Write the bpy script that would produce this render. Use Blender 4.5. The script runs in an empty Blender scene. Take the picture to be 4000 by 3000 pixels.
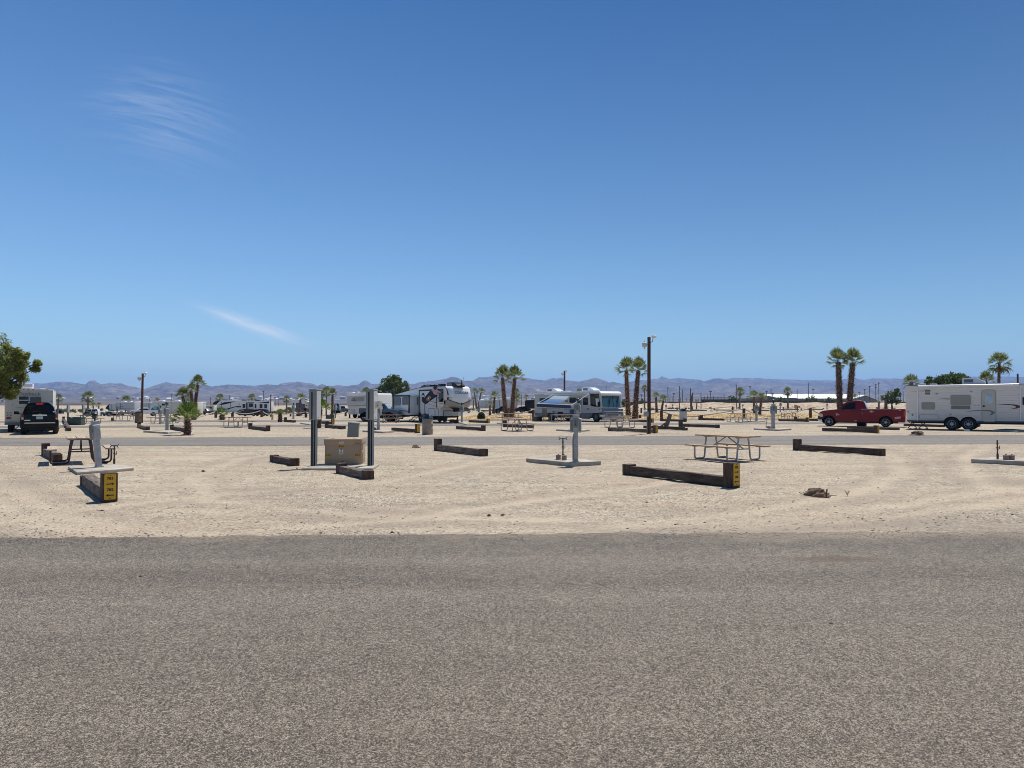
import bpy, bmesh, math, random
from mathutils import Vector, Matrix, noise
random.seed(7)
C = bpy.context.scene.collection
pi = math.pi
rad = math.radians
# ------------------------------------------------------------------ camera model (measured from the photograph)
F, H, YH = 2750.0, 1.75, 1577.0          # focal length in photo pixels, eye height, horizon row
TH = math.atan((YH - 1500) / F)
CT, ST = math.cos(TH), math.sin(TH)
def ray(px, py):
    u = (px - 2000) / F; v = (1500 - py) / F
    return Vector((u, CT - v * ST, ST + v * CT))
def sstep(a, b, x):
    t = min(1, max(0, (x - a) / (b - a))); return t * t * (3 - 2 * t)
def gz(x, y):
    """the terrain: flat park, a shallow dip beyond it on the left, rising again further out"""
    if y < 85: return 0.0
    u = x / y
    a = 1.15 - 0.7 * sstep(-0.38, 0.0, u) - 0.45 * sstep(0.0, 0.2, u)
    return -a * sstep(88, 160, y) * (1 - sstep(300, 420, y))
def onray(px, py, d):
    r = ray(px, py); return Vector((0, 0, H)) + r * (d / r.y)
def G(px, py, z=0.0):
    r = ray(px, py); d = (z - H) / r.z * r.y
    for _ in range(12):
        p = Vector((0, 0, H)) + r * (d / r.y)
        d = ((gz(p.x, p.y) + z) - H) / r.z * r.y
    return Vector((0, 0, H)) + r * (d / r.y)
def D(px, d):
    x = (px - 2000) / F * d
    return Vector((x, d, gz(x, d)))
def at(px, row=None, d=None):
    return G(px, row) if d is None else D(px, d)
AX = Vector((0.545, -0.839, 0))          # the axis all sites of the park are laid out along
AYAW = -57.0
# ------------------------------------------------------------------ materials
MATS = {}
def newmat(name):
    m = bpy.data.materials.new(name); m.use_nodes = True
    MATS[name] = m
    nt = m.node_tree; return m, nt, nt.nodes, nt.links, nt.nodes['Principled BSDF']
def pmat(name, c, rough=.6, metal=0.0, var=.12, sc=3.0, bump=0.0, bsc=40.0, c2=None, stretch=None, coat=0.0, spec=.5, dirt=0.0):
    m, nt, N, L, b = newmat(name)
    tc = N.new('ShaderNodeTexCoord'); src = tc.outputs['Object']
    if stretch:
        mp = N.new('ShaderNodeMapping'); mp.inputs['Scale'].default_value = stretch
        L.new(src, mp.inputs[0]); src = mp.outputs[0]
    n = N.new('ShaderNodeTexNoise'); n.inputs['Scale'].default_value = sc; n.inputs['Detail'].default_value = 6
    n.inputs['Roughness'].default_value = .65
    L.new(src, n.inputs['Vector'])
    r = N.new('ShaderNodeValToRGB')
    r.color_ramp.elements[0].position = .3; r.color_ramp.elements[1].position = .72
    lo = tuple(max(0, v * (1 - var)) for v in c); hi = tuple(min(1, v * (1 + var)) for v in (c2 or c))
    r.color_ramp.elements[0].color = (*lo, 1); r.color_ramp.elements[1].color = (*hi, 1)
    L.new(n.outputs['Fac'], r.inputs[0]); L.new(r.outputs[0], b.inputs['Base Color'])
    b.inputs['Roughness'].default_value = rough; b.inputs['Metallic'].default_value = metal
    b.inputs['Coat Weight'].default_value = coat; b.inputs['Specular IOR Level'].default_value = spec
    if bump:
        n2 = N.new('ShaderNodeTexNoise'); n2.inputs['Scale'].default_value = bsc; n2.inputs['Detail'].default_value = 5
        L.new(src, n2.inputs['Vector'])
        bp = N.new('ShaderNodeBump'); bp.inputs['Strength'].default_value = bump; bp.inputs['Distance'].default_value = .02
        L.new(n2.outputs['Fac'], bp.inputs['Height']); L.new(bp.outputs[0], b.inputs['Normal'])
    return m
def leafmat(name, c, trans=.35, var=.35, sc=2.0, rough=.6):
    m, nt, N, L, b = newmat(name)
    g = N.new('ShaderNodeNewGeometry')
    tc = N.new('ShaderNodeTexCoord'); n = N.new('ShaderNodeTexNoise'); n.inputs['Scale'].default_value = sc
    L.new(tc.outputs['Object'], n.inputs['Vector'])
    mx = N.new('ShaderNodeMath'); mx.operation = 'MULTIPLY_ADD'; mx.inputs[1].default_value = .5; 
    L.new(g.outputs['Random Per Island'], mx.inputs[0])
    mx2 = N.new('ShaderNodeMath'); mx2.operation = 'MULTIPLY'; mx2.inputs[1].default_value = .5
    L.new(n.outputs['Fac'], mx2.inputs[0]); L.new(mx2.outputs[0], mx.inputs[2])
    r = N.new('ShaderNodeValToRGB'); r.color_ramp.elements[0].position = .2; r.color_ramp.elements[1].position = .8
    r.color_ramp.elements[0].color = (*[v * (1 - var) for v in c], 1)
    r.color_ramp.elements[1].color = (c[0] * (1 + var * 1.2), c[1] * (1 + var), c[2] * (1 + var * .6), 1)
    L.new(mx.outputs[0], r.inputs[0]); L.new(r.outputs[0], b.inputs['Base Color'])
    b.inputs['Roughness'].default_value = rough; b.inputs['Specular IOR Level'].default_value = .3
    t = N.new('ShaderNodeBsdfTranslucent'); L.new(r.outputs[0], t.inputs['Color'])
    ms = N.new('ShaderNodeMixShader'); ms.inputs[0].default_value = trans
    L.new(b.outputs[0], ms.inputs[1]); L.new(t.outputs[0], ms.inputs[2])
    out = N['Material Output']; L.new(ms.outputs[0], out.inputs['Surface'])
    return m
# ------------------------------------------------------------------ mesh builder
def rrect(x0, z0, x1, z1, r, n=4):
    if x0 > x1: x0, x1 = x1, x0
    if z0 > z1: z0, z1 = z1, z0
    r = min(r, (x1 - x0) * .49, (z1 - z0) * .49)
    if r <= 0: return [(x0, z0), (x1, z0), (x1, z1), (x0, z1)]
    out = []
    for cx, cz, a0 in ((x1 - r, z0 + r, -90), (x1 - r, z1 - r, 0), (x0 + r, z1 - r, 90), (x0 + r, z0 + r, 180)):
        for i in range(n + 1):
            a = rad(a0 + 90 * i / n); out.append((cx + r * math.cos(a), cz + r * math.sin(a)))
    return out
def circ(cx, cz, r, n=20, a0=0):
    return [(cx + r * math.cos(a0 + 2 * pi * i / n), cz + r * math.sin(a0 + 2 * pi * i / n)) for i in range(n)]
class MB:
    def __init__(s): s.v = []; s.f = []; s.m = []; s.mi = 0
    def add(s, vs, fs):
        o = len(s.v); s.v.extend([tuple(v) for v in vs])
        for f in fs: s.f.append([i + o for i in f]); s.m.append(s.mi)
        return s
    def box(s, x0, y0, z0, x1, y1, z1, M=None):
        vs = [Vector(p) for p in ((x0,y0,z0),(x1,y0,z0),(x1,y1,z0),(x0,y1,z0),(x0,y0,z1),(x1,y0,z1),(x1,y1,z1),(x0,y1,z1))]
        if M: vs = [M @ v for v in vs]
        return s.add(vs, [(0,3,2,1),(4,5,6,7),(0,1,5,4),(1,2,6,5),(2,3,7,6),(3,0,4,7)])
    def prism(s, poly, a, b, ax='y', M=None):
        """polygon swept from a to b along an axis; poly in xz (ax y), yz (ax x), xy (ax z)"""
        def put(p, t):
            q = (p[0], t, p[1]) if ax == 'y' else (t, p[0], p[1]) if ax == 'x' else (p[0], p[1], t)
            return M @ Vector(q) if M else q
        n = len(poly)
        vs = [put(p, a) for p in poly] + [put(p, b) for p in poly]
        fs = [list(range(n)), list(range(2 * n - 1, n - 1, -1))]
        for i in range(n):
            j = (i + 1) % n; fs.append((i, i + n, j + n, j))
        return s.add(vs, fs)
    def tube(s, pts, r, n=8, cap=True):
        pts = [Vector(p) for p in pts]; k = len(pts)
        rs = r if isinstance(r, (list, tuple)) else [r] * k
        vs = []; prev = None
        for i, p in enumerate(pts):
            t = (pts[min(i + 1, k - 1)] - pts[max(i - 1, 0)]).normalized()
            if prev is None:
                e = Vector((0, 0, 1)) if abs(t.z) < .9 else Vector((1, 0, 0))
                u = t.cross(e).normalized()
            else: u = (prev - t * prev.dot(t)).normalized()
            prev = u; w = t.cross(u)
            for j in range(n):
                a = 2 * pi * j / n; vs.append(p + (u * math.cos(a) + w * math.sin(a)) * rs[i])
        fs = []
        for i in range(k - 1):
            for j in range(n):
                q = (j + 1) % n; fs.append((i * n + j, i * n + q, (i + 1) * n + q, (i + 1) * n + j))
        if cap: fs += [list(range(n - 1, -1, -1)), [(k - 1) * n + j for j in range(n)]]
        return s.add(vs, fs)
    def lathe(s, prof, n=20, c=(0, 0, 0), ax='z', M=None):
        """prof: list of (radius, height)"""
        vs = []; c = Vector(c)
        for r, h in prof:
            for j in range(n):
                a = 2 * pi * j / n; x, y = r * math.cos(a), r * math.sin(a)
                p = Vector((x, y, h)) if ax == 'z' else Vector((x, h, y)) if ax == 'y' else Vector((h, x, y))
                p = p + c; vs.append(M @ p if M else p)
        fs = []; k = len(prof)
        for i in range(k - 1):
            for j in range(n):
                q = (j + 1) % n; fs.append((i * n + j, i * n + q, (i + 1) * n + q, (i + 1) * n + j))
        fs += [list(range(n - 1, -1, -1)), [(k - 1) * n + j for j in range(n)]]
        return s.add(vs, fs)
    def bar(s, p, q, w, h=None):
        """square bar between two points, w wide and h high"""
        h = h or w; p = Vector(p); q = Vector(q); t = (q - p).normalized()
        e = Vector((0, 0, 1)) if abs(t.z) < .95 else Vector((0, 1, 0))
        u = t.cross(e).normalized(); k = u.cross(t)
        vs = [b + u * (sx * w / 2) + k * (sz * h / 2) for b in (p, q) for sx, sz in ((-1,-1),(1,-1),(1,1),(-1,1))]
        return s.add(vs, [(0,1,2,3),(7,6,5,4),(0,4,5,1),(1,5,6,2),(2,6,7,3),(3,7,4,0)])
    def build(s, name, mats, parent=None, bevel=0.0, seg=2, smooth=None, label=None, warp=None, jit=0.0):
        me = bpy.data.meshes.new(name)
        vs = [warp(Vector(v)) for v in s.v] if warp else s.v
        me.from_pydata([tuple(v) for v in vs], [], s.f)
        mats = mats if isinstance(mats, (list, tuple)) else [mats]
        for m in mats: me.materials.append(MATS[m] if isinstance(m, str) else m)
        if len(mats) > 1: me.polygons.foreach_set('material_index', s.m)
        bm = bmesh.new(); bm.from_mesh(me)
        bmesh.ops.recalc_face_normals(bm, faces=bm.faces)
        if bevel:
            es = [e for e in bm.edges if len(e.link_faces) == 2 and e.calc_face_angle(0) > rad(25)]
            bmesh.ops.bevel(bm, geom=es, offset=bevel, segments=seg, affect='EDGES', profile=.6, clamp_overlap=True)
        if jit:
            for v in bm.verts:
                q = v.co * 6.0
                v.co += Vector((noise.noise(q), noise.noise(q + Vector((9, 0, 0))), noise.noise(q + Vector((0, 9, 0))))) * jit
        bm.to_mesh(me); bm.free()
        if smooth is None: smooth = 35
        if smooth:
            me.polygons.foreach_set('use_smooth', [True] * len(me.polygons))
            me.set_sharp_from_angle(angle=rad(smooth))
        o = bpy.data.objects.new(name, me); C.objects.link(o)
        if parent is not None: o.parent = parent
        if label: o['label'] = label
        return o
def tag(o, label=None, cat=None, group=None, kind=None):
    if label: o['label'] = label
    if cat: o['category'] = cat
    if group: o['group'] = group
    if kind: o['kind'] = kind
    return o
def thing(name, label, cat, loc, yaw=0.0, group=None, scale=1.0):
    o = bpy.data.objects.new(name, None); C.objects.link(o)
    o.empty_display_size = .2
    o.location = loc; o.rotation_euler = (0, 0, rad(yaw)); o.scale = (scale,) * 3
    return tag(o, label, cat, group)
def dup(src, loc, yaw, label, group=None, scale=1.0, rot=None):
    def cp(o, par):
        c = o.copy(); C.objects.link(c)
        if par: c.parent = par
        for ch in o.children: cp(ch, c)
        return c
    r = cp(src, None)
    r.location = loc; r.rotation_euler = rot or (0, 0, rad(yaw)); r.scale = (scale,) * 3
    r['label'] = label
    if group: r['group'] = group
    elif 'group' in r: del r['group']
    return r
def textmesh(name, body, size, mat, M, parent, align='CENTER', thick=.003, warp=None, xs=1.0, bold=0.0):
    cu = bpy.data.curves.new(name, 'FONT'); cu.body = body; cu.size = size; cu.extrude = thick
    cu.align_x = align; cu.align_y = 'CENTER'; cu.offset = bold; cu.resolution_u = 3
    t = bpy.data.objects.new(name, cu); C.objects.link(t)
    dg = bpy.context.evaluated_depsgraph_get()
    me = bpy.data.meshes.new_from_object(t.evaluated_get(dg))
    bpy.data.objects.remove(t); bpy.data.curves.remove(cu)
    for v in me.vertices:
        p = Vector((v.co.x * xs, v.co.y, v.co.z)); p = M @ p
        v.co = warp(p) if warp else p
    me.materials.clear(); me.materials.append(MATS[mat]); me.name = name
    o = bpy.data.objects.new(name, me); C.objects.link(o); o.parent = parent
    return o
def noi(x, y, z=0.0): return noise.noise(Vector((x, y, z)))
def fbm(x, y, z=0.0, o=5, g=.5):
    s = 0; a = 1; f = 1
    for _ in range(o): s += a * noise.noise(Vector((x * f, y * f, z + f))); a *= g; f *= 2.03
    return s
# ------------------------------------------------------------------ render, camera, sun, sky
sc = bpy.context.scene
sc.view_settings.view_transform = 'Standard'; sc.view_settings.look = 'None'
sc.view_settings.exposure = 0.12; sc.view_settings.gamma = 1.0
sc.cycles.max_bounces = 8; sc.cycles.transparent_max_bounces = 8; sc.cycles.volume_bounces = 1
sc.cycles.use_denoising = True; sc.cycles.filter_width = 0.95
cam = bpy.data.cameras.new('camera'); co = bpy.data.objects.new('camera', cam); C.objects.link(co)
cam.sensor_width = 36; cam.lens = 36 * F / 4000; cam.clip_start = .05; cam.clip_end = 60000
co.location = (0, 0, H); co.rotation_euler = (pi / 2 + TH, 0, 0); sc.camera = co
SUN_EL, SUN_AZ = 64.0, 35.0                       # azimuth clockwise from straight ahead
sd = Vector((math.sin(rad(SUN_AZ)) * math.cos(rad(SUN_EL)), math.cos(rad(SUN_AZ)) * math.cos(rad(SUN_EL)), math.sin(rad(SUN_EL))))
sl = bpy.data.lights.new('sun', 'SUN'); so = bpy.data.objects.new('sun', sl); C.objects.link(so)
sl.energy = 5.0; sl.angle = rad(.53); sl.color = (1, .955, .88)
so.rotation_euler = sd.to_track_quat('Z', 'Y').to_euler(); so.location = (0, 0, 50)
w = bpy.data.worlds.new('World'); sc.world = w; w.use_nodes = True
N = w.node_tree.nodes; L = w.node_tree.links
bg = N['Background']; bg.inputs['Strength'].default_value = .085
sky = N.new('ShaderNodeTexSky'); sky.sky_type = 'NISHITA'; sky.sun_disc = False
sky.sun_elevation = rad(SUN_EL); sky.sun_rotation = rad(-SUN_AZ)
sky.altitude = 150; sky.air_density = 1.0; sky.dust_density = .35; sky.ozone_density = 2.2
# thin cirrus, laid out by direction on the celestial sphere
tc = N.new('ShaderNodeTexCoord'); sx = N.new('ShaderNodeSeparateXYZ'); L.new(tc.outputs['Generated'], sx.inputs[0])
def mth(op, a, b=None, c=None):
    n = N.new('ShaderNodeMath'); n.operation = op
    for i, v in enumerate((a, b, c)):
        if v is None: continue
        if isinstance(v, (int, float)): n.inputs[i].default_value = v
        else: L.new(v, n.inputs[i])
    return n.outputs[0]
ymax = mth('MAXIMUM', sx.outputs['Y'], .05)
U = mth('DIVIDE', sx.outputs['X'], ymax); W = mth('DIVIDE', sx.outputs['Z'], ymax)
def cirrus(u0, w0, ang, hl, hw, strx, sty, seed, thr, gain, bend=0.0):
    ca, sa = math.cos(rad(ang)), math.sin(rad(ang))
    du = mth('SUBTRACT', U, u0); dw = mth('SUBTRACT', W, w0)
    a = mth('ADD', mth('MULTIPLY', du, ca), mth('MULTIPLY', dw, sa))
    b = mth('SUBTRACT', mth('MULTIPLY', dw, ca), mth('MULTIPLY', du, sa))
    if bend: b = mth('ADD', b, mth('MULTIPLY', mth('MULTIPLY', a, a), bend))
    cv = N.new('ShaderNodeCombineXYZ'); L.new(mth('MULTIPLY', a, strx), cv.inputs[0]); L.new(mth('MULTIPLY', b, sty), cv.inputs[1]); cv.inputs[2].default_value = seed
    n = N.new('ShaderNodeTexNoise'); n.inputs['Scale'].default_value = 1.0; n.inputs['Detail'].default_value = 7; n.inputs['Roughness'].default_value = .62
    n.inputs['Distortion'].default_value = .6
    L.new(cv.outputs[0], n.inputs['Vector'])
    e = mth('ADD', mth('POWER', mth('ABSOLUTE', mth('DIVIDE', a, hl)), 2.0), mth('POWER', mth('ABSOLUTE', mth('DIVIDE', b, hw)), 2.0))
    msk = mth('POWER', 2.718, mth('MULTIPLY', e, -1.0))
    d = mth('MAXIMUM', mth('SUBTRACT', n.outputs['Fac'], thr), 0.0)
    return mth('MULTIPLY', mth('MULTIPLY', d, gain), msk)
c1 = cirrus(-.505, .418, -14, .085, .050, 7, 85, 3.1, .40, .8, .9)
c2 = cirrus(-.365, .110, -19.5, .058, .0068, 12, 130, 1.7, .25, 2.9)
front = mth('GREATER_THAN', sx.outputs['Y'], .05)
cl = mth('MULTIPLY', mth('MINIMUM', mth('ADD', c1, c2), .55), front)
mixc = N.new('ShaderNodeMix'); mixc.data_type = 'RGBA'
L.new(cl, mixc.inputs[0]); mixc.inputs[7].default_value = (9.5, 9.8, 10.4, 1)
tint = N.new('ShaderNodeMix'); tint.data_type = 'RGBA'; tint.blend_type = 'MULTIPLY'; tint.inputs[0].default_value = 1.0
L.new(sky.outputs[0], tint.inputs[6]); tint.inputs[7].default_value = (.70, .90, 1.08, 1)
gr = N.new('ShaderNodeMapRange'); L.new(sx.outputs['Z'], gr.inputs[0]); gr.inputs[1].default_value = .0; gr.inputs[2].default_value = .52; gr.inputs[3].default_value = 0; gr.inputs[4].default_value = 1
deep = N.new('ShaderNodeMix'); deep.data_type = 'RGBA'; L.new(gr.outputs[0], deep.inputs[0]); deep.inputs[6].default_value = (.99, 1.19, 1.27, 1); deep.inputs[7].default_value = (.265, .57, .86, 1)
L.new(deep.outputs[2], tint.inputs[7]); L.new(tint.outputs[2], mixc.inputs[6]); L.new(mixc.outputs[2], bg.inputs['Color'])
# ------------------------------------------------------------------ ground materials
def groundmat(name, cols, speck=(120., .5), big=(.25, .25), bump=.5, bsc=60., rough=.95, dark=None, mid=.9, streak=None, pink=None, wear=None, dust=None, stain=None, coarse=None):
    """cols: ramp stops over a mixed noise; speck: grain scale and strength; big: large patches"""
    m, nt, N, L, b = newmat(name)
    tc = N.new('ShaderNodeTexCoord'); P = tc.outputs['Object']
    def nz(scale, detail=5, rough=.6, vec=None):
        n = N.new('ShaderNodeTexNoise'); n.inputs['Scale'].default_value = scale; n.inputs['Detail'].default_value = detail
        n.inputs['Roughness'].default_value = rough; L.new(vec or P, n.inputs['Vector']); return n.outputs['Fac']
    def mm(op, a, b=None, c=None):
        n = N.new('ShaderNodeMath'); n.operation = op
        for i, v in enumerate((a, b, c)):
            if v is None: continue
            if isinstance(v, (int, float)): n.inputs[i].default_value = v
            else: L.new(v, n.inputs[i])
        return n.outputs[0]
    vo = N.new('ShaderNodeTexVoronoi'); vo.inputs['Scale'].default_value = speck[0]; L.new(P, vo.inputs['Vector'])
    sp = N.new('ShaderNodeSeparateColor'); L.new(vo.outputs['Color'], sp.inputs[0])
    grain = mm('SUBTRACT', sp.outputs[0], .5)
    f = mm('MULTIPLY_ADD', mm('SUBTRACT', nz(big[0], 6, .65), .5), big[1] * 4, .5)
    f = mm('MULTIPLY_ADD', mm('SUBTRACT', nz(3.1, 6, .7), .5), mid, f)
    f = mm('MULTIPLY_ADD', grain, speck[1], f)
    if coarse:                                     # larger chips among the fine grain
        vc = N.new('ShaderNodeTexVoronoi'); vc.inputs['Scale'].default_value = coarse[0]; L.new(P, vc.inputs['Vector']); sc_ = N.new('ShaderNodeSeparateColor'); L.new(vc.outputs['Color'], sc_.inputs[0])
        f = mm('MULTIPLY_ADD', mm('SUBTRACT', sc_.outputs[1], .5), coarse[1], f)
    if streak:
        mp = N.new('ShaderNodeMapping'); mp.inputs['Scale'].default_value = streak; L.new(P, mp.inputs[0])
        f = mm('MULTIPLY_ADD', mm('SUBTRACT', nz(1.0, 5, .6, mp.outputs[0]), .5), .7, f)
    r = N.new('ShaderNodeValToRGB'); e = r.color_ramp.elements
    while len(e) < len(cols): e.new(.5)
    for i, (p, c) in enumerate(cols): e[i].position = p; e[i].color = (*c, 1)
    L.new(f, r.inputs[0]); col = r.outputs[0]
    if pink:                                       # patches of a different dust
        mx = N.new('ShaderNodeMix'); mx.data_type = 'RGBA'; L.new(mm('MULTIPLY', mm('GREATER_THAN', nz(pink[0], 5, .6), pink[1]), pink[2]), mx.inputs[0]); L.new(col, mx.inputs[6]); mx.inputs[7].default_value = (*pink[3], 1)
        rr_ = N.new('ShaderNodeMapRange'); rr_.inputs[1].default_value = pink[1] - .12; rr_.inputs[2].default_value = pink[1] + .12; rr_.inputs[4].default_value = pink[2]; L.new(nz(pink[0], 5, .6), rr_.inputs[0]); L.new(rr_.outputs[0], mx.inputs[0])
        col = mx.outputs[2]
    if wear:                                       # wheel tracks, packed and paler, with loose grey grit thrown to their sides
        at_ = N.new('ShaderNodeAttribute'); at_.attribute_name = 'wear'; sw = N.new('ShaderNodeSeparateColor'); L.new(at_.outputs['Color'], sw.inputs[0])
        for k, c in enumerate(wear):
            mx = N.new('ShaderNodeMix'); mx.data_type = 'RGBA'; L.new(sw.outputs[k], mx.inputs[0]); L.new(col, mx.inputs[6]); mx.inputs[7].default_value = (*c, 1); col = mx.outputs[2]
    if dust:                                       # sand blown on to the road: (colour, strength, y where it starts, y where it is full)
        sy = N.new('ShaderNodeSeparateXYZ'); L.new(P, sy.inputs[0])
        for c, k, y0, y1 in dust:
            mr = N.new('ShaderNodeMapRange'); mr.inputs[1].default_value = y0; mr.inputs[2].default_value = y1; L.new(mm('MULTIPLY_ADD', mm('SUBTRACT', nz(.8, 5, .6), .5), 2.2, sy.outputs[1]), mr.inputs[0])
            mx = N.new('ShaderNodeMix'); mx.data_type = 'RGBA'; L.new(mm('MULTIPLY', mm('MULTIPLY', mr.outputs[0], k), mm('MULTIPLY_ADD', grain, .9, .75)), mx.inputs[0]); L.new(col, mx.inputs[6]); mx.inputs[7].default_value = (*c, 1); col = mx.outputs[2]
    if stain:                                      # an old brown spill
        c0, a_, b_, c_ = stain; mp = N.new('ShaderNodeMapping'); mp.inputs['Location'].default_value = (-c0.x / a_, -c0.y / b_, 0); mp.inputs['Scale'].default_value = (1 / a_, 1 / b_, 0); L.new(P, mp.inputs[0])
        ln = N.new('ShaderNodeVectorMath'); ln.operation = 'LENGTH'; L.new(mp.outputs[0], ln.inputs[0])
        mr = N.new('ShaderNodeMapRange'); mr.inputs[1].default_value = 1.25; mr.inputs[2].default_value = .5; mr.inputs[4].default_value = .6; L.new(mm('MULTIPLY_ADD', mm('SUBTRACT', nz(5, 4, .6), .5), 1.6, ln.outputs['Value']), mr.inputs[0])
        mx = N.new('ShaderNodeMix'); mx.data_type = 'RGBA'; L.new(mr.outputs[0], mx.inputs[0]); L.new(col, mx.inputs[6]); mx.inputs[7].default_value = (*c_, 1); col = mx.outputs[2]
    if dark:                                       # sparse dark stones
        v2 = N.new('ShaderNodeTexVoronoi'); v2.inputs['Scale'].default_value = dark[0]; L.new(P, v2.inputs['Vector'])
        k = mm('MULTIPLY', mm('LESS_THAN', v2.outputs['Distance'], dark[1]), .75)
        mx = N.new('ShaderNodeMix'); mx.data_type = 'RGBA'; L.new(k, mx.inputs[0]); L.new(col, mx.inputs[6]); mx.inputs[7].default_value = (*dark[2], 1)
        col = mx.outputs[2]
    L.new(col, b.inputs['Base Color']); b.inputs['Roughness'].default_value = rough; b.inputs['Specular IOR Level'].default_value = .25
    bp = N.new('ShaderNodeBump'); bp.inputs['Strength'].default_value = bump; bp.inputs['Distance'].default_value = .012
    hsum = mm('ADD', mm('MULTIPLY', grain, .5), nz(bsc, 4, .6))
    L.new(hsum, bp.inputs['Height']); L.new(bp.outputs[0], b.inputs['Normal'])
    return m
groundmat('desert_gravel', [(.0, (.10, .083, .068)), (.34, (.29, .241, .178)), (.58, (.415, .348, .256)), (1., (.64, .55, .415))],
          speck=(60., 1.1), coarse=(26., .38), big=(.16, .20), bump=.8, bsc=38., dark=(15., .10, (.12, .105, .10)), streak=(.25, 1.6, 1), pink=(.35, .52, .5, (.43, .335, .235)), wear=((.50, .405, .295), (.30, .245, .19)))
groundmat('asphalt', [(.0, (.016, .014, .013)), (.36, (.085, .075, .066)), (.62, (.142, .121, .102)), (1.02, (.46, .40, .32))],
          speck=(175., 1.15), coarse=(60., .42), big=(.11, .06), bump=.7, bsc=120., rough=.9, mid=.22, streak=(.05, .6, 1), dust=(((.29, .228, .165), .38, 9.6, 2.8), ((.42, .34, .25), .9, 8.95, 9.8)), stain=(G(3262, 2186), .55, .16, (.13, .09, .055)))
groundmat('asphalt_far', [(.0, (.10, .094, .088)), (.5, (.185, .167, .146)), (1., (.29, .27, .24))],
          speck=(40., .5), big=(.15, .12), bump=.3, bsc=40., rough=.9, streak=(.06, .8, 1))
groundmat('dry_grass', [(.1, (.36, .24, .11)), (.5, (.54, .385, .185)), (.9, (.62, .49, .29))], speck=(9., .6), big=(.12, .25), bump=.8, bsc=6., streak=(.2, 1.4, 1))
groundmat('sand_bank', [(.1, (.25, .175, .115)), (.5, (.44, .345, .24)), (.9, (.55, .45, .33))], speck=(1.4, .6), big=(.08, .25), bump=.8, bsc=1.2, dark=(.55, .16, (.16, .14, .09)))
# ------------------------------------------------------------------ the ground, one sheet to the horizon
def spans(*segs):
    out = []
    for a, b, st in segs:
        n = max(1, round((b - a) / st)); out += [a + (b - a) * i / n for i in range(n)]
    out.append(segs[-1][1]); return out
RD1 = lambda x: 9.50 + .035 * x - .0022 * x * x if x < 8 else 9.64        # far edge of the near road
def lin(p, q): return lambda x: p[1] + (q[1] - p[1]) * (x - p[0]) / (q[0] - p[0])
R2N, R2F = lin(G(350, 1742), G(3500, 1736)), lin(G(350, 1710), G(3500, 1701))
R3N, R3F = lin(G(650, 1669), G(2950, 1657.5)), lin(G(650, 1662), G(2950, 1651))
R4N, R4F = lin(G(950, 1647.5), G(2950, 1641)), lin(G(950, 1642), G(2950, 1636))
PATHS = [[G(*q) for q in path] for path in ([(-300, 1745), (-60, 1850), (100, 1940), (260, 2020), (520, 2066), (900, 2085)], [(-420, 1770), (-170, 1880), (0, 1975), (170, 2050), (420, 2092)],
    [(4300, 1868), (4000, 1900), (3700, 1945), (3400, 1985), (3000, 2028), (2400, 2056)], [(4300, 1915), (4000, 1950), (3700, 1992), (3300, 2032), (2800, 2062)],
    [(3390, 1742), (3500, 1785), (3530, 1850), (3350, 1925), (2900, 2005), (2500, 2040)], [(3860, 1742), (3770, 1785), (3790, 1850), (3880, 1905), (4100, 1935)],
    [(2420, 1752), (1900, 1800), (1500, 1880), (900, 1925), (300, 1990), (-100, 2060)], [(1560, 1745), (1250, 1752), (950, 1790), (760, 1860), (820, 1950), (1400, 2010), (2200, 2030)], [(2900, 1840), (2500, 1900), (2050, 1960), (1500, 2035), (1000, 2072)])]
SEGS = [(p.x, p.y, q.x, q.y, k) for k, pa in enumerate(PATHS) for p, q in zip(pa, pa[1:])]
def track(x, y):
    """distance to the nearest wheel track -> depth of the rut and loose shoulder"""
    best = 9
    for x0, y0, x1, y1, k in SEGS:
        if not (min(y0, y1) - .6 < y < max(y0, y1) + .6): continue
        dx, dy = x1 - x0, y1 - y0; t = max(0, min(1, ((x - x0) * dx + (y - y0) * dy) / (dx * dx + dy * dy)))
        d = math.hypot(x - x0 - dx * t, y - y0 - dy * t)
        if d < best: best = d
    return best
def rut(d): return math.exp(-(d / .17) ** 2)
def gdisp(x, y):
    m = sstep(.0, 1.2, y - RD1(x)) * sstep(.0, 1.2, R2N(x) - y) if y < 33 else sstep(0, 1.2, y - R2F(x)) * sstep(0, 1.2, R3N(x) - y)
    if m <= 0 or abs(x) > 34: return 0
    return m * (fbm(x * .9, y * 1.5, 0, 4, .55) * .013 + fbm(x * 4.5, y * 6, 3, 2) * .006 - rut(track(x, y)) * .014 - .006)
xs = spans((-14000, -2000, 3000), (-2000, -400, 200), (-400, -80, 20), (-80, -26, 4), (-26, 26, .17), (26, 80, 4), (80, 400, 20), (400, 2000, 200), (2000, 14000, 3000))
ys = spans((-6000, -400, 1400), (-400, -20, 60), (-20, 8, 4), (8, 31, .13), (31, 80, 1.2), (80, 480, 8), (480, 2000, 190), (2000, 14000, 3000))
nx = len(xs); vs = []; fs = []
for y in ys:
    for x in xs:
        vs.append((x, y, gz(x, y) + (gdisp(x, y) if 8 < y < 60 else 0)))
for j in range(len(ys) - 1):
    for i in range(nx - 1):
        a = j * nx + i; fs.append((a, a + 1, a + nx + 1, a + nx))
mb = MB(); mb.v = vs; mb.f = fs; mb.m = [0] * len(fs)
gob = tag(mb.build('ground', 'desert_gravel', smooth=180), kind='structure')
ca = gob.data.color_attributes.new('wear', 'FLOAT_COLOR', 'POINT')
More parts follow.
